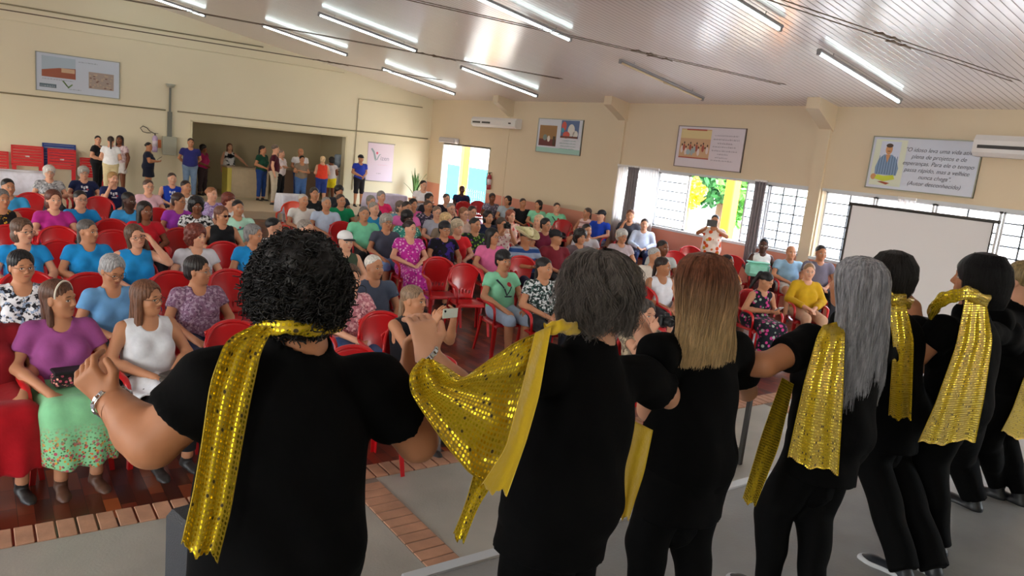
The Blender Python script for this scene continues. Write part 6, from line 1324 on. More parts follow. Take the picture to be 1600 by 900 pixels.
P = atZ(455, 318, .86+.0); plastic_chair((P[0], min(P[1], 18.9), 0), face_rz(-.5, -.8), 'empty orange plastic chair in front of the alcove', 'orange chairs', 'orange')
# ------------------------------------------------------------------ the line of dancers on the stage, seen from behind
def sequin_mat():
    m = bpy.data.materials.new('gold_sequin_mesh'); m.use_nodes = True; t = m.node_tree; b = t.nodes['Principled BSDF']
    uv = node(t, 'UVMap'); sp = node(t, 'SeparateXYZ'); t.links.new(uv.outputs[0], sp.inputs[0])
    def M(op, a, b_=None, c=None):
        n = node(t, 'Math', operation=op)
        for i, v in enumerate((a, b_, c)):
            if v is None: continue
            if isinstance(v, (int, float)): n.inputs[i].default_value = v
            else: t.links.new(v, n.inputs[i])
        return n.outputs[0]
    S = 1/.0115; u = M('MULTIPLY', sp.outputs[0], S); v = M('MULTIPLY', sp.outputs[1], S)
    fu = M('SUBTRACT', M('FRACT', u), .5); fv = M('SUBTRACT', M('FRACT', v), .5)
    r = M('SQRT', M('ADD', M('MULTIPLY', fu, fu), M('MULTIPLY', fv, fv)))
    cb = node(t, 'CombineXYZ'); t.links.new(M('FLOOR', u), cb.inputs[0]); t.links.new(M('FLOOR', v), cb.inputs[1])
    wn = node(t, 'TexWhiteNoise'); wn.noise_dimensions = '2D'; t.links.new(cb.outputs[0], wn.inputs['Vector'])
    disc = M('LESS_THAN', r, .33); keep = M('GREATER_THAN', wn.outputs['Value'], .04); disc = M('MULTIPLY', disc, keep)
    col = node(t, 'MixRGB'); col.inputs[1].default_value = srgb('#b0930c'); col.inputs[2].default_value = srgb('#f2d21e'); t.links.new(disc, col.inputs[0])
    hole = M('MULTIPLY', M('LESS_THAN', r, .37), M('LESS_THAN', wn.outputs['Value'], .04)); c2 = node(t, 'MixRGB'); t.links.new(hole, c2.inputs[0]); t.links.new(col.outputs[0], c2.inputs[1]); c2.inputs[2].default_value = srgb('#3a2c06'); t.links.new(c2.outputs[0], b.inputs['Base Color'])
    t.links.new(M('MULTIPLY', disc, .8), b.inputs['Metallic']); t.links.new(M('MULTIPLY_ADD', disc, -.42, .65), b.inputs['Roughness'])
    ge = node(t, 'NewGeometry'); vs = node(t, 'VectorMath', operation='SUBTRACT'); t.links.new(wn.outputs['Color'], vs.inputs[0]); vs.inputs[1].default_value = (.5, .5, .5)
    sc_ = node(t, 'VectorMath', operation='SCALE'); t.links.new(vs.outputs[0], sc_.inputs[0]); t.links.new(M('MULTIPLY', disc, .2), sc_.inputs['Scale']); ad = node(t, 'VectorMath', operation='ADD'); t.links.new(ge.outputs['Normal'], ad.inputs[0]); t.links.new(sc_.outputs[0], ad.inputs[1])
    nm = node(t, 'VectorMath', operation='NORMALIZE'); t.links.new(ad.outputs[0], nm.inputs[0]); t.links.new(nm.outputs[0], b.inputs['Normal']); return m
M_seq = sequin_mat(); M_gold = mat('plain_yellow_satin', '#d8b414', .4, sheen=.3, bump=.3, bscale=60)
M_black = mat('black_jersey', '#040405', .9, noise=.1, nscale=9, bump=.3, bscale=18, spec=.12); M_blk2 = mat('black_trouser_cloth', '#040405', .85, spec=.12, bump=.3, bscale=14)
def edge_ribbon(name, Lp, Rp, m, parent, org, prims=None, nu=26, nv=60, pleat=3, amp=.006, gap=.009, thick=.0025, rag=0):
    """cloth strip between two edges; each edge is a list of (px, py, Y). prims: body it lies on (world)"""
    def poly(Pts):
        Q = np.array([(*p[:2], p[2]) for p in Pts], float); s = np.concatenate([[0], np.cumsum(np.linalg.norm(np.diff(Q[:, :2], axis=0), axis=1))]); s /= s[-1]; t_ = np.linspace(0, 1, nv); return np.stack([np.interp(t_, s, Q[:, k]) for k in range(3)], 1)
    a, b = poly(Lp), poly(Rp); k_ = np.ones(7)/7
    for A_ in (a, b):
        for c in range(3): A_[:, c] = np.convolve(np.pad(A_[:, c], 3, mode='reflect', reflect_type='odd'), k_, 'valid')
    G = np.zeros((nv, nu, 3)); T = np.zeros((nv, nu))
    for i in range(nv):
        for j in range(nu):
            f_ = j/(nu-1); q = a[i]*(1-f_)+b[i]*f_; d = ray(q[0], q[1]); T[i, j] = q[2]/d[1]; G[i, j] = d
    if prims is not None:
        hit = np.full((nv, nu), np.inf)
        for tt in np.arange(T.min()-.45, T.max()+.12, .008):
            P = CAM+G*tt; f_ = f_points(prims, P.reshape(-1, 3)).reshape(nv, nu); m_ = (f_ < gap) & (hit > tt); hit[m_] = tt
        T = np.minimum(T, np.where(hit < 1e8, hit, T))
        for _ in range(10):
            Pd = np.pad(T, 1, mode='edge'); T = np.minimum(T, (Pd[:-2, 1:-1]+Pd[2:, 1:-1]+Pd[1:-1, :-2]+Pd[1:-1, 2:])/4)*.5+T*.5
    P = CAM+G*T[..., None]; vv = np.linspace(0, 1, nv)[:, None]; uu = np.linspace(0, 1, nu)[None]
    D = amp*(1+np.sin(uu*2*PI*pleat+1.5*np.sin(vv*3)+vv*1.2))*np.clip(vv*6, .35, 1); P = P-G/np.linalg.norm(G, axis=2)[..., None]*D[..., None]
    P[:, :, 2] += (.010*np.sin(uu*9+1)+.004*np.sin(uu*25))*np.clip(vv*4-3, 0, 1)
    if rag: P[-1, :, 2] += .004*np.sin(np.arange(nu)*1.7)
    P = P-org; U_ = np.concatenate([np.zeros((nv, 1)), np.cumsum(np.linalg.norm(np.diff(P, axis=1), axis=2), 1)], 1).mean(0)[None].repeat(nv, 0); U_ = U_*(1+0*vv)
    wid = np.linalg.norm(np.diff(P, axis=1), axis=2).sum(1); U_ = (uu*max(wid.mean(), .02)).repeat(nv, 0); V_ = np.concatenate([[0], np.cumsum(np.linalg.norm(np.diff(P[:, nu//2], axis=0), axis=1))])[:, None].repeat(nu, 1)
    N = np.cross(np.gradient(P, axis=0), np.gradient(P, axis=1)); N /= np.linalg.norm(N, axis=2)[..., None]+1e-12
    A_ = (P+N*thick/2).reshape(-1, 3); B_ = (P-N*thick/2).reshape(-1, 3); idx = np.arange(nv*nu).reshape(nv, nu); q = np.stack([idx[:-1, :-1], idx[1:, :-1], idx[1:, 1:], idx[:-1, 1:]], -1).reshape(-1, 4); o_ = nv*nu
    rim = np.concatenate([idx[:, 0], idx[-1, 1:], idx[-2::-1, -1], idx[0, -2:0:-1]]); rq = np.stack([rim, np.roll(rim, -1), np.roll(rim, -1)+o_, rim+o_], 1)
    uv = np.stack([U_.ravel(), V_.ravel()], 1); me = mesh_from(name, np.vstack([A_, B_]), np.concatenate([q, q[:, ::-1]+o_, rq]), np.vstack([uv, uv])); smooth(me); return link(name, me, m, parent)
def roll(name, pts, r, m, parent, org):
    """bunched cloth tube with sequin uv"""
    Q = np.array([atY(*p) for p in pts])-org; s = np.linspace(0, 1, len(Q)); t_ = np.linspace(0, 1, 40); C = np.stack([np.interp(t_, s, Q[:, k]) for k in range(3)], 1); k_ = np.ones(7)/7
    for c in range(3): C[:, c] = np.convolve(np.pad(C[:, c], 3, mode='reflect', reflect_type='odd'), k_, 'valid')
    T = np.gradient(C, axis=0); T /= np.linalg.norm(T, axis=1)[:, None]; n = 20; V = []; uv = []
    L_ = np.concatenate([[0], np.cumsum(np.linalg.norm(np.diff(C, axis=0), axis=1))])
    for i in range(40):
        a = nrm(np.cross((0, 0, 1), T[i])); b = np.cross(T[i], a)
        for k in range(n+1): th = 2*PI*k/n; rr = r*(1+.22*math.sin(th*3+i*.35)+.12*math.sin(i*.9+th*2)); V.append(C[i]+rr*(a*math.cos(th)+b*math.sin(th)*1.3)); uv.append((th*r, L_[i]))
    Q4 = np.array([(i*(n+1)+k, i*(n+1)+k+1, (i+1)*(n+1)+k+1, (i+1)*(n+1)+k) for i in range(39) for k in range(n)]); me = mesh_from(name, np.array(V), Q4, uv); smooth(me); return link(name, me, m, parent)
def strands(F, prof, n, r=.0011, wave=.004, freq=18, curl=0, part=0, seed=0, top=.125, tipz=None, jit=.012, length_var=.15, thmax=2.35, org=None, flare=0, clump=0):
    """prof: list of (z, cy, rx, ry) rings of the hair volume in head units, top to bottom"""
    rs_ = np.random.RandomState(seed); pz = np.array(prof, float); zz = pz[:, 0]; z_end = zz[-1]; N = 22; k = 3
    th0 = rs_.uniform(-thmax, thmax, n); dep = rs_.uniform(.72, 1.03, n); ze = z_end+(zz[0]-z_end)*rs_.uniform(0, length_var, n)*rs_.uniform(0, 1, n)
    ci = None
    if clump:
        ci = rs_.randint(0, clump, n); ct = rs_.uniform(-thmax, thmax, clump); th0 = ct[ci]+rs_.normal(size=n)*.035*(1+2/clump**.5); cd = rs_.uniform(.8, 1.04, clump); dep = cd[ci]+rs_.normal(size=n)*.018
        ce = z_end+(zz[0]-z_end)*length_var*rs_.uniform(0, 1, clump)**1.5; ze = ce[ci]+(zz[0]-z_end)*.08*length_var*rs_.normal(size=n)
    t_ = np.linspace(0, 1, N)[None]; z = top*1.0-(top-ze[:, None])*t_**1.15; zc = z[..., ]
    def I(c): return np.interp(-zc, -zz, pz[:, c])
    cy, rx, ry = I(1), I(2), I(3)
    phs = rs_.uniform(0, 2*PI, (n, 1)); fr = freq*rs_.uniform(.8, 1.25, (n, 1))
    if clump: phs = (rs_.uniform(0, 2*PI, clump)[ci]+rs_.normal(size=n)*.25)[:, None]; fr = (freq*rs_.uniform(.75, 1.3, clump)[ci])[:, None]
    off = wave*np.clip(t_*2, 0, 1)
    th = th0[:, None]+rs_.uniform(-.08, .08, (n, 1))*t_*2; x = np.sin(th)*rx*dep[:, None]; y = cy-np.cos(th)*ry*dep[:, None]
    x = x+off*np.sin(zc*fr*2*PI*.35+phs)+jit*rs_.normal(size=(n, 1))*t_; y = y+off*.7*np.cos(zc*fr*2*PI*.35+phs*1.3); zq = zc.copy()
    if flare: x = x+flare*np.sign(x)*np.clip(t_-.75, 0, 1)*rs_.uniform(0, 1, (n, 1))*4
    P = np.stack([x, y, zq], -1)*F.hs; P = P@F.HR+F.J['head']
    T = np.gradient(P, axis=1); T /= np.linalg.norm(T, axis=2)[..., None]+1e-9; ref = np.array([.3, .9, .2]); a = np.cross(T, ref); a /= np.linalg.norm(a, axis=2)[..., None]+1e-9; b = np.cross(T, a); rr = r*np.linspace(1, .5, N)[None, :, None]*rs_.uniform(.7, 1.5, (n, 1, 1))
    V = np.stack([P+rr*(a*math.cos(q)+b*math.sin(q)) for q in (0, 2.1, 4.2)], 2).reshape(-1, 3); base = (np.arange(n)*N*k)[:, None, None]+(np.arange(N-1)*k)[None, :, None]+np.arange(k)[None, None]
    nx = base-np.arange(k)[None, None]+((np.arange(k)+1) % k)[None, None]; Q = np.stack([base, nx, nx+k, base+k], -1).reshape(-1, 4); return V, Q
def curls(F, n, rad, c=(0, -.02, .03), seed=0, L=.05, r=.0016, cr=.008, lowz=-.1, facecut=True):
    rs_ = np.random.RandomState(seed); d = rs_.normal(size=(n*2, 3)); d /= np.linalg.norm(d, axis=1)[:, None]; d = d[~((d[:, 1] > .45) & (d[:, 2] < .45))][:n]; n = len(d)
    p0 = np.array(c)+d*np.array(rad)*rs_.uniform(.86, 1.04, (n, 1)); N = 16; t_ = np.linspace(0, 1, N)[None, :, None]; tang = np.cross(d, rs_.normal(size=(n, 3))); tang /= np.linalg.norm(tang, axis=1)[:, None]; dn = nrm((0, 0, -1)); ax = tang*.5+dn*.7+d*rs_.uniform(-.1, .35, (n, 1)); ax /= np.linalg.norm(ax, axis=1)[:, None]
    u1 = np.cross(ax, d); u1 /= np.linalg.norm(u1, axis=1)[:, None]; u2 = np.cross(ax, u1); ph = t_*2*PI*rs_.uniform(1.2, 2.4, (n, 1, 1))+rs_.uniform(0, 6, (n, 1, 1)); cc = cr*rs_.uniform(.5, 1.2, (n, 1, 1))
    P = p0[:, None]+ax[:, None]*t_*L*rs_.uniform(.6, 1.3, (n, 1, 1))+cc*(u1[:, None]*np.cos(ph)+u2[:, None]*np.sin(ph)); P = (P*F.hs)@F.HR+F.J['head']
    T = np.gradient(P, axis=1); T /= np.linalg.norm(T, axis=2)[..., None]+1e-9; a = np.cross(T, (.3, .9, .2)); a /= np.linalg.norm(a, axis=2)[..., None]+1e-9; b = np.cross(T, a); k = 3; rr = r*rs_.uniform(.6, 1.3, (n, 1, 1))
    V = np.stack([P+rr*(a*math.cos(q)+b*math.sin(q)) for q in (0, 2.1, 4.2)], 2).reshape(-1, 3); base = (np.arange(n)*N*k)[:, None, None]+(np.arange(N-1)*k)[None, :, None]+np.arange(k)[None, None]
    nx = base-np.arange(k)[None, None]+((np.arange(k)+1) % k)[None, None]; return V, np.stack([base, nx, nx+k, base+k], -1).reshape(-1, 4)
def hair_mesh(F, prims, h, m, parent, extra, cut=(), post=None, tip=None):
    V, Q = surf(prims, h, cut=cut, post=post)
    for v2, q2 in extra: Q = np.concatenate([Q, q2+len(V)]); V = np.concatenate([V, v2])
    me = mesh_from('hair', V, Q); smooth(me)
    if tip: zl = ((V-F.J['head'])@F.HR.T)[:, 2]/F.hs; a = me.attributes.new('tip', 'FLOAT', 'POINT'); a.data.foreach_set('value', np.clip((tip[0]-zl)/(tip[0]-tip[1]), 0, 1).astype(np.float32))
    return link('hair', me, m, parent)
def ank(px, py): return atZ(px, py, HF+.085)
def dancer(spec):
    org = np.array(spec['org'], float); org[2] = HF; J = {}
    for k, v in spec['J'].items(): J[k] = (atY(v[0], v[1], v[2]) if len(v) == 3 else np.array(v[0]))-org
    pel = J['pel']
    for sd, q in (('L', -1), ('R', 1)):
        J.setdefault('hip'+sd, pel+[q*.09, 0, -.05]); J.setdefault('kn'+sd, np.array([pel[0]+q*.10, .03, .45])); J.setdefault('an'+sd, np.array([pel[0]*.6+q*.10, 0, .085])); 
        if 'toe'+sd not in J: J['toe'+sd] = J['an'+sd]*[1, 1, 0]+[q*.02, .17, 0]
    F = Fig(J, w=spec.get('w', 1.2), belly=spec.get('belly', .03), fem=True, hs=spec.get('hs', 1.0), head_R=head_rot(*spec.get('head', (0, 0, 0))), arm=spec.get('arm', 1.25), leg=spec.get('leg', 1.15)); F.L = nrm(F.L)
    cu = spec.get('curl', 1.2); pal = spec.get('palm', {})
    prims = F.torso()+F.neck()+F.headp()+F.legp('L')+F.legp('R')+F.foot('L')+F.foot('R')+F.armp('L')+F.armp('R')+F.hand('L', cu, pal.get('L', (0, .3, -1)), gapk=.003)+F.hand('R', cu, pal.get('R', (0, .3, -1)), gapk=.003)
    hd = J['head']; fine = [(hd-.16, hd+.16, .007)]
    for sd in 'LR':
        hl = F.hand(sd, cu, pal.get(sd, (0, .3, -1))); B = [p_bounds(p, .012) for p in hl]; fine.append((np.min([b[0] for b in B], 0), np.max([b[1] for b in B], 0), .004))
    V, Q = surf(prims, .011, fine=fine); me = mesh_from('person_body', V, Q); smooth(me); add_hp(me, F); o = link('person', me, skin(spec.get('skin', 't'))); o.location = org
    # top
    pr, cut = shirt_parts(F, spec.get('sleeve', .6), .0, None, o=.014, loose=.014); hem = J['pel']-F.U*spec.get('hem', .16)
    bell = [C_(J['chest']-F.U*.02, J['pel']-F.U*(spec.get('hem', .16)+.04), .150*F.w+.012+F.belly*.3, .160*F.w+.02+F.belly*.4, .04, sq=(F.F, 1.32))]; cut = [C_(J['neck']+F.U*.035-F.F*.02, J['neck']+F.U*.2, .074, .10, .006, sq=(F.F, .85))]
    tf = lambda P, d: np.maximum(d-.004*np.sin(P[:, 2]*16+P[:, 0]*9)*np.sin(P[:, 0]*24+P[:, 2]*7)-.0025*np.sin(P[:, 0]*50+P[:, 2]*14+np.sin(P[:, 2]*20)), (hem-P)@F.U)
    for p in pr+bell: pass
    surf_obj('t_shirt', pr+bell, .010, M_black, o, cut=cut, post=tf)
    tr = [E_(J['pel']-F.U*.03, (.178*F.w+.01, .14*F.w+.015, .14), F.R, .06)]
    for sd in 'LR': tr += F.legp(sd, spec.get('tro', .018), 2.12, flare=spec.get('flare', .012))
    surf_obj('trousers', tr, .012, M_blk2, o, post=lambda P, d: np.maximum(d-.003*np.sin(P[:, 2]*22+P[:, 0]*30), (P-(J['pel']+F.U*.05))@F.U))
    for sd in 'LR':
        s_ = surf_obj('shoe', F.foot(sd, .009), .007, mat('dark_shoe_'+spec.get('shoe', '20232a').strip('#'), spec.get('shoe', '20232a'), .45), o, post=lambda P, d: np.maximum(d, P[:, 2]-.12))
        if spec.get('sole'): surf_obj('shoe_sole', [dict(p, ra=p['ra']+.004, rb=p['rb']+.004) for p in F.foot(sd, .009)[1:]], .007, mat('pale_sole', '#c9ccd0', .5), s_, post=lambda P, d: np.maximum(d, P[:, 2]-.02))
    spec['F'] = F; spec['world_prims'] = [dict(p, **({'a': p['a']+org, 'b': p['b']+org, 'clip': None if p['clip'] is None else (np.array(p['clip'][0], float)+org, p['clip'][1])} if p['t'] == 'c' else {'c': p['c']+org})) for p in pr+bell]
    tag(o, spec['label'], 'person', 'dancers on the stage'); return o, F, org
def bracelet(o, F, side, dist=.02, r=.036, label='silver linked bracelet'):
    J = F.J; d = nrm(J['wr'+side]-J['el'+side]); a = nrm(np.cross(d, (0, 0, 1))); b = np.cross(d, a); c = J['wr'+side]-d*dist; mb = MB()
    for k in range(14):
        t = 2*PI*k/14; q = a*math.cos(t)+b*math.sin(t)*.85; R = np.array([q, np.cross(d, q), d]).T; mb.box(c+q*r, (.006, .0135, .013), R=R, bev=.002)
    mb.tube([c+d*.006+(a*math.cos(t)+b*math.sin(t)*.85)*(r-.001) for t in np.linspace(0, 2*PI, 25)], .0018, 5, caps=False); mb.tube([c-d*.006+(a*math.cos(t)+b*math.sin(t)*.85)*(r-.001) for t in np.linspace(0, 2*PI, 25)], .0018, 5, caps=False)
    x = build('bracelet', mb, mat('polished_silver', '#c9ccd0', .22, 1), o); x['label'] = label
# 1 ---- black curls, scarf over the left shoulder
Y = 1.70
D1 = dict(org=(.60, Y, 0), w=1.15, belly=.03, hs=1.0, arm=1.42, hem=.3, skin='t', neckr=.095, label='dancer with black curly hair, a gold sequin scarf over her left shoulder and a bracelet',
  J=dict(head=(462, 452, Y+.02), neck=(468, 527, Y), shL=(336, 600, Y), shR=(580, 602, Y), chest=(452, 672, Y), pel=(442, 846, Y), elL=(238, 692, Y+.03), wrL=(176, 628, Y+.22), hdL=(140, 592, Y+.25), elR=(652, 690, Y+.02), wrR=(640, 582, Y+.10), hdR=(650, 524, Y+.11)), palm={'L': (.6, .8, .1), 'R': (.1, -1, .1)})
o, F, org = dancer(D1); H = F.hl; k = F.hs
pr = [E_(H((0, -.02, .03)), np.array((.112, .12, .112))*k, F.HR, .03), E_(H((0, -.045, -.03)), np.array((.103, .08, .06))*k, F.HR, .03)]
post = lambda P, d: d-.009*np.sin((P[:, 0]-F.J['head'][0])*80+np.sin(P[:, 2]*60)*1.4)*np.sin(P[:, 1]*75+1)*np.sin(P[:, 2]*85+2)
hair_mesh(F, pr, .007, hair_mat('#120f10'), o, [curls(F, 3600, (.114, .12, .117), seed=1, L=.042), curls(F, 1500, (.106, .085, .066), (0, -.045, -.028), seed=2, L=.022)], cut=[E_(H((0, .14, -.03)), (.07, .09, .09), F.HR, .01)], post=post)
bracelet(o, F, 'L', .0, .046)
s1 = edge_ribbon('scarf', [(398, 508, 1.64), (352, 530, 1.6), (328, 600, 1.58), (314, 700, 1.56), (300, 780, 1.56), (283, 856, 1.56)], [(428, 513, 1.63), (408, 545, 1.6), (388, 640, 1.58), (374, 720, 1.56), (360, 800, 1.56), (340, 874, 1.56)], M_seq, o, org, D1['world_prims'], pleat=2.4, amp=.011, rag=1)
roll('scarf_collar', [(405, 512, 1.66), (440, 512, 1.60), (470, 513, 1.58), (505, 513, 1.61), (535, 508, 1.68), (525, 500, 1.78)], .012, M_seq, o, org)
# 2 ---- wavy grey hair, scarf spread along the raised left arm
Y = 1.70
D2 = dict(org=(1.56, Y, 0), w=1.13, belly=.03, hs=1.0, arm=1.22, hem=.18, skin='f', label='dancer with wavy grey hair and a gold sequin scarf spread over her raised left arm',
  J=dict(head=(928, 448, Y+.02), neck=(930, 518, Y), shL=(846, 573, Y), shR=(1000, 590, Y), chest=(906, 655, Y), pel=(878, 780, Y), elL=(724, 622, Y-.04), wrL=(668, 556, Y-.0), hdL=(660, 505, Y+.03), elR=(1050, 620, Y+.03), wrR=(1000, 512, Y+.22), hdR=(986, 478, Y+.25)), palm={'L': (.1, 1, -.2), 'R': (-.2, 1, 0)})
o, F, org = dancer(D2); H = F.hl; k = F.hs
prof = [(.13, -.02, .03, .03), (.11, -.02, .075, .08), (.06, -.02, .108, .118), (0, -.03, .118, .115), (-.05, -.035, .130, .10), (-.10, -.04, .128, .08), (-.135, -.045, .11, .065)]
pr = [E_(H((0, -.02, .03)), np.array((.093, .103, .092))*k, F.HR, .03), E_(H((0, -.035, -.04)), np.array((.092, .07, .075))*k, F.HR, .03)]
hair_mesh(F, pr, .008, hair_mat('#5f5854'), o, [strands(F, prof, 4200, .0012, .020, 19, seed=3, jit=.006, length_var=.55, flare=.012, clump=150), strands(F, prof, 700, .0009, .022, 20, seed=4, jit=.03, length_var=.6)], cut=[E_(H((0, .13, -.03)), (.068, .09, .09), F.HR, .01)])
bracelet(o, F, 'L', -.004, .0405)
edge_ribbon('scarf', [(660, 560, 1.60), (640, 580, 1.56), (640, 612, 1.56), (668, 655, 1.56), (700, 700, 1.56), (738, 745, 1.56), (790, 770, 1.56)], [(676, 562, 1.58), (700, 575, 1.56), (724, 592, 1.56), (760, 565, 1.58), (805, 535, 1.6), (845, 515, 1.62), (862, 508, 1.64)], M_seq, o, org, None, nu=44, nv=70, pleat=2.5, amp=.016)
edge_ribbon('scarf_lining', [(836, 520, 1.6), (812, 620, 1.55), (790, 700, 1.52), (752, 762, 1.52)], [(862, 508, 1.6), (842, 620, 1.55), (822, 690, 1.52), (792, 773, 1.52)], M_gold, o, org, D2['world_prims'], pleat=1, amp=.004)
edge_ribbon('scarf_end', [(742, 735, 1.56), (728, 785, 1.56), (708, 838, 1.56)], [(770, 755, 1.56), (748, 790, 1.56), (724, 848, 1.56)], M_seq, o, org, None, nu=10, nv=30, pleat=1.5, amp=.004, rag=1)
edge_ribbon('scarf_front', [(986, 655, 1.66), (974, 740, 1.66), (966, 806, 1.66)], [(1020, 672, 1.66), (1006, 740, 1.66), (982, 812, 1.66)], M_gold, o, org, None, nu=14, nv=40, pleat=1.5, amp=.006)
roll('scarf_collar', [(852, 514, 1.62), (880, 510, 1.60), (898, 514, 1.64), (905, 512, 1.7)], .014, M_gold, o, org)
# 3 ---- straight brown to blonde hair
Y = 1.74
D3 = dict(org=(2.10, Y, 0), w=1.04, belly=.02, hs=1.0, arm=1.15, hem=.23, skin='f', flare=.0, tro=.01, label='dancer with long straight hair fading from brown to blonde, no scarf on her back',
  J=dict(head=(1092, 446, Y+.02), neck=(1090, 506, Y), shL=(1030, 552, Y), shR=(1146, 548, Y), chest=(1086, 618, Y), pel=(1076, 715, Y), elL=(1015, 640, Y+.10), wrL=(1010, 560, Y+.30), elR=(1166, 610, Y+.12), wrR=(1160, 560, Y+.33), knL=(1010, 850, Y+.03), knR=(1078, 852, Y), anL=(ank(1000, 975),), anR=(ank(1088, 985),)))
o, F, org = dancer(D3); H = F.hl; k = F.hs
prof = [(.128, -.02, .012, .02), (.115, -.02, .06, .07), (.08, -.02, .09, .105), (.03, -.03, .108, .115), (-.05, -.045, .116, .10), (-.13, -.06, .125, .075), (-.21, -.075, .142, .058), (-.275, -.08, .150, .05)]
pr = [E_(H((0, -.02, .025)), np.array((.092, .105, .093))*k, F.HR, .03), C_(H((0, -.06, -.02)), H((0, -.085, -.20)), .085*k, .095*k, .04, sq=(F.HR[1], 2.2))]
hair_mesh(F, pr, .009, hair_mat('#7a4a32', '#c9ab7c', nm='brown_to_blonde_hair'), o, [strands(F, prof, 5200, .0011, .0035, 9, seed=5, jit=.005, length_var=.16, clump=260)], cut=[E_(H((0, .14, -.06)), (.075, .1, .12), F.HR, .01)], tip=(.05, -.17))
# 4 ---- long silver hair
Y = 1.66
D4 = dict(org=(2.98, Y, 0), w=1.07, belly=.02, hs=1.0, arm=1.2, hem=.22, skin='t', flare=.0, tro=.012, sole=1, label='dancer with very long silver hair streaked lavender and her left arm stretched sideways',
  J=dict(head=(1334, 444, Y+.02), neck=(1330, 496, Y), shL=(1266, 536, Y), shR=(1372, 548, Y), chest=(1314, 592, Y), pel=(1298, 672, Y), elL=(1196, 570, Y+.02), wrL=(1140, 566, Y+.16), elR=(1395, 620, Y+.10), wrR=(1380, 560, Y+.3), knL=(1208, 800, Y+.10), knR=(1272, 800, Y), anL=(ank(1200, 905),), anR=(ank(1268, 925),)))
o, F, org = dancer(D4); H = F.hl; k = F.hs
prof = [(.128, -.02, .012, .02), (.115, -.02, .06, .07), (.08, -.02, .092, .105), (.03, -.03, .108, .115), (-.06, -.05, .118, .10), (-.2, -.08, .135, .08), (-.36, -.10, .155, .065), (-.52, -.11, .15, .05)]
pr = [E_(H((0, -.02, .025)), np.array((.092, .105, .093))*k, F.HR, .03), C_(H((0, -.06, -.02)), H((.01, -.105, -.44)), .08*k, .085*k, .04, sq=(F.HR[1], 2.2))]
hair_mesh(F, pr, .009, hair_mat('#9c9ca2'), o, [strands(F, prof, 5600, .0012, .006, 10, seed=7, jit=.007, length_var=.35, clump=240)], cut=[E_(H((0, .14, -.06)), (.075, .1, .12), F.HR, .01)])
edge_ribbon('scarf', [(1286, 508, 1.70), (1278, 520, 1.6), (1256, 600, 1.52), (1230, 718, 1.5)], [(1322, 500, 1.70), (1320, 512, 1.6), (1317, 620, 1.52), (1310, 742, 1.5)], M_seq, o, org, D4['world_prims'], pleat=2.4, amp=.014)
edge_ribbon('scarf_front', [(1222, 590, 1.76), (1190, 680, 1.76), (1160, 782, 1.76)], [(1240, 600, 1.76), (1216, 700, 1.76), (1180, 790, 1.76)], M_seq, o, org, None, nu=14, nv=40, pleat=1.5, amp=.005)
# 5 ---- short dark hair
Y = 1.74
D5 = dict(org=(3.5, Y, 0), w=.95, belly=.02, hs=.98, arm=1.1, hem=.2, skin='t', sole=1, shoe='#23272e', label='dancer with short dark grey-brown hair, half hidden behind the silver-haired one',
  J=dict(anR=(ank(1454, 868),), anL=(ank(1408, 872),), head=(1386, 430, Y+.02), neck=(1387, 476, Y), shL=(1345, 512, Y), shR=(1432, 516, Y), chest=(1394, 556, Y), pel=(1402, 640, Y), elL=(1332, 580, Y+.08), wrL=(1340, 540, Y+.25), elR=(1444, 570, Y+.14), wrR=(1430, 520, Y+.34)))
o, F, org = dancer(D5); H = F.hl; k = F.hs
prof = [(.128, -.02, .012, .02), (.11, -.02, .065, .075), (.06, -.02, .094, .11), (0, -.03, .092, .108), (-.06, -.035, .082, .092), (-.10, -.035, .06, .07)]
hair_mesh(F, [E_(H((0, -.02, .035)), np.array((.09, .106, .09))*k, F.HR, .03), E_(H((0, -.045, -.03)), np.array((.072, .075, .07))*k, F.HR, .03)], .008, hair_mat('#2a2624'), o, [strands(F, prof, 2600, .0012, .003, 16, seed=9, jit=.006, length_var=.35)], cut=[E_(H((0, .13, -.03)), (.07, .09, .09), F.HR, .01)])
edge_ribbon('scarf', [(1386, 466, 1.66), (1396, 540, 1.6), (1388, 652, 1.58)], [(1412, 462, 1.66), (1428, 530, 1.6), (1424, 656, 1.58)], M_seq, o, org, D5['world_prims'], nu=16, pleat=1.7, amp=.012)
roll('scarf_collar', [(1372, 468, 1.66), (1392, 466, 1.62), (1412, 468, 1.66), (1420, 474, 1.74)], .02, M_seq, o, org)
# 6 ---- black bob
Y = 1.60
D6 = dict(org=(4.0, Y, 0), w=.98, belly=.02, hs=1.04, arm=1.2, hem=.12, skin='t', shoe='#15161a', label='dancer with a thick black bob and a wide gold sequin scarf hanging down her back',
  J=dict(knR=(1500, 715, Y+.15), anR=(ank(1520, 772),), anL=(ank(1462, 838),), head=(1526, 436, Y+.02), neck=(1518, 482, Y), shL=(1474, 516, Y), shR=(1572, 520, Y), chest=(1512, 562, Y), pel=(1494, 632, Y), elL=(1434, 556, Y+.06), wrL=(1428, 478, Y+.20), hdL=(1412, 448, Y+.24), elR=(1590, 590, Y+.10), wrR=(1590, 540, Y+.34)), head=(.35, 0, 0))
o, F, org = dancer(D6); H = F.hl; k = F.hs
prof = [(.14, -.02, .012, .02), (.125, -.02, .065, .075), (.07, -.02, .108, .118), (0, -.03, .122, .125), (-.07, -.035, .124, .115), (-.13, -.04, .11, .095)]
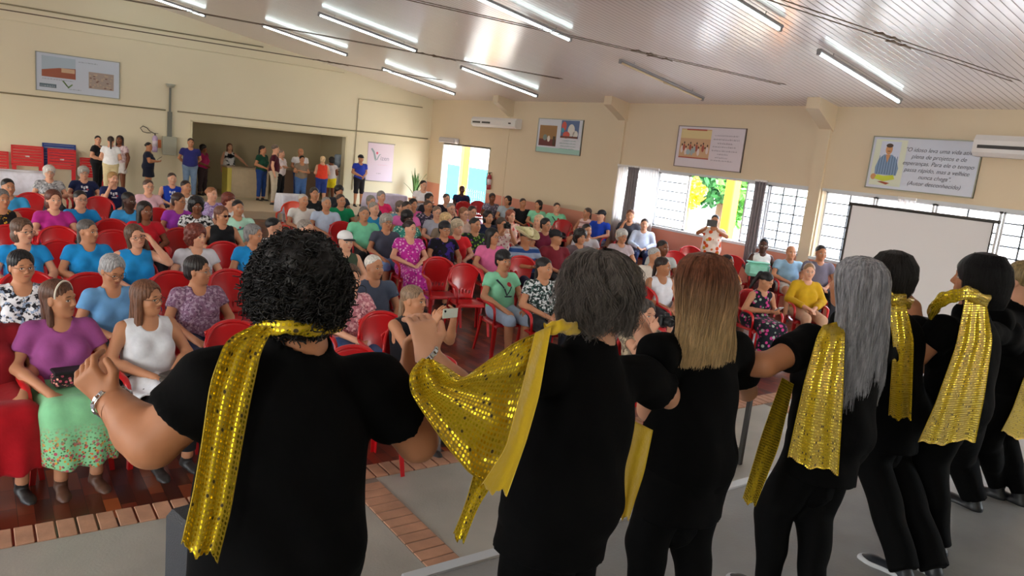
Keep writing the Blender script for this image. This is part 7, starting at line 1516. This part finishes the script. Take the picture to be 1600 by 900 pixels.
hair_mesh(F, [E_(H((0, -.022, .035)), np.array((.108, .118, .102))*k, F.HR, .03), E_(H((0, -.04, -.05)), np.array((.112, .098, .085))*k, F.HR, .03)], .008, hair_mat('#0e0c10'), o, [strands(F, prof, 3200, .0012, .003, 10, seed=11, jit=.005, length_var=.15)], cut=[E_(H((0, .14, -.03)), (.068, .09, .09), F.HR, .01)])
edge_ribbon('scarf', [(1508, 468, 1.5), (1494, 540, 1.46), (1462, 630, 1.44), (1434, 694, 1.44)], [(1540, 468, 1.5), (1551, 530, 1.46), (1538, 620, 1.44), (1524, 690, 1.44)], M_seq, o, org, D6['world_prims'], pleat=3.2, amp=.016)
roll('scarf_collar', [(1456, 490, 1.62), (1466, 470, 1.56), (1490, 460, 1.5), (1516, 458, 1.48), (1540, 470, 1.5)], .022, M_seq, o, org)
# 7 ---- partly out of the picture
Y = 1.62
D7 = dict(org=(4.66, Y, 0), w=.95, belly=.02, hs=.96, arm=1.1, hem=.06, skin='f', flare=0, tro=.008, shoe='#1a1b20', label='dancer with light brown hair cut by the right edge, wearing cropped black leggings',
  J=dict(anR=(ank(1592, 765),), anL=(ank(1556, 755),), head=(1594, 438, Y+.02), neck=(1591, 474, Y), shL=(1560, 500, Y), shR=(1634, 506, Y), chest=(1590, 545, Y), pel=(1580, 604, Y), elL=(1556, 560, Y+.10), wrL=(1560, 520, Y+.28), elR=(1650, 560, Y+.1), wrR=(1640, 470, Y+.2)))
o, F, org = dancer(D7); H = F.hl; k = F.hs
hair_mesh(F, [E_(H((0, -.02, .035)), np.array((.09, .104, .09))*k, F.HR, .03), E_(H((0, -.1, .0)), np.array((.045, .04, .045))*k, F.HR, .03)], .009, hair_mat('#8a764e'), o, [], cut=[E_(H((0, .13, -.03)), (.07, .09, .09), F.HR, .01)])
edge_ribbon('scarf', [(1600, 590, 1.5), (1582, 640, 1.5), (1564, 676, 1.5)], [(1650, 590, 1.5), (1640, 640, 1.5), (1622, 694, 1.5)], M_seq, o, org, None, nu=16, nv=30, pleat=2, amp=.007)
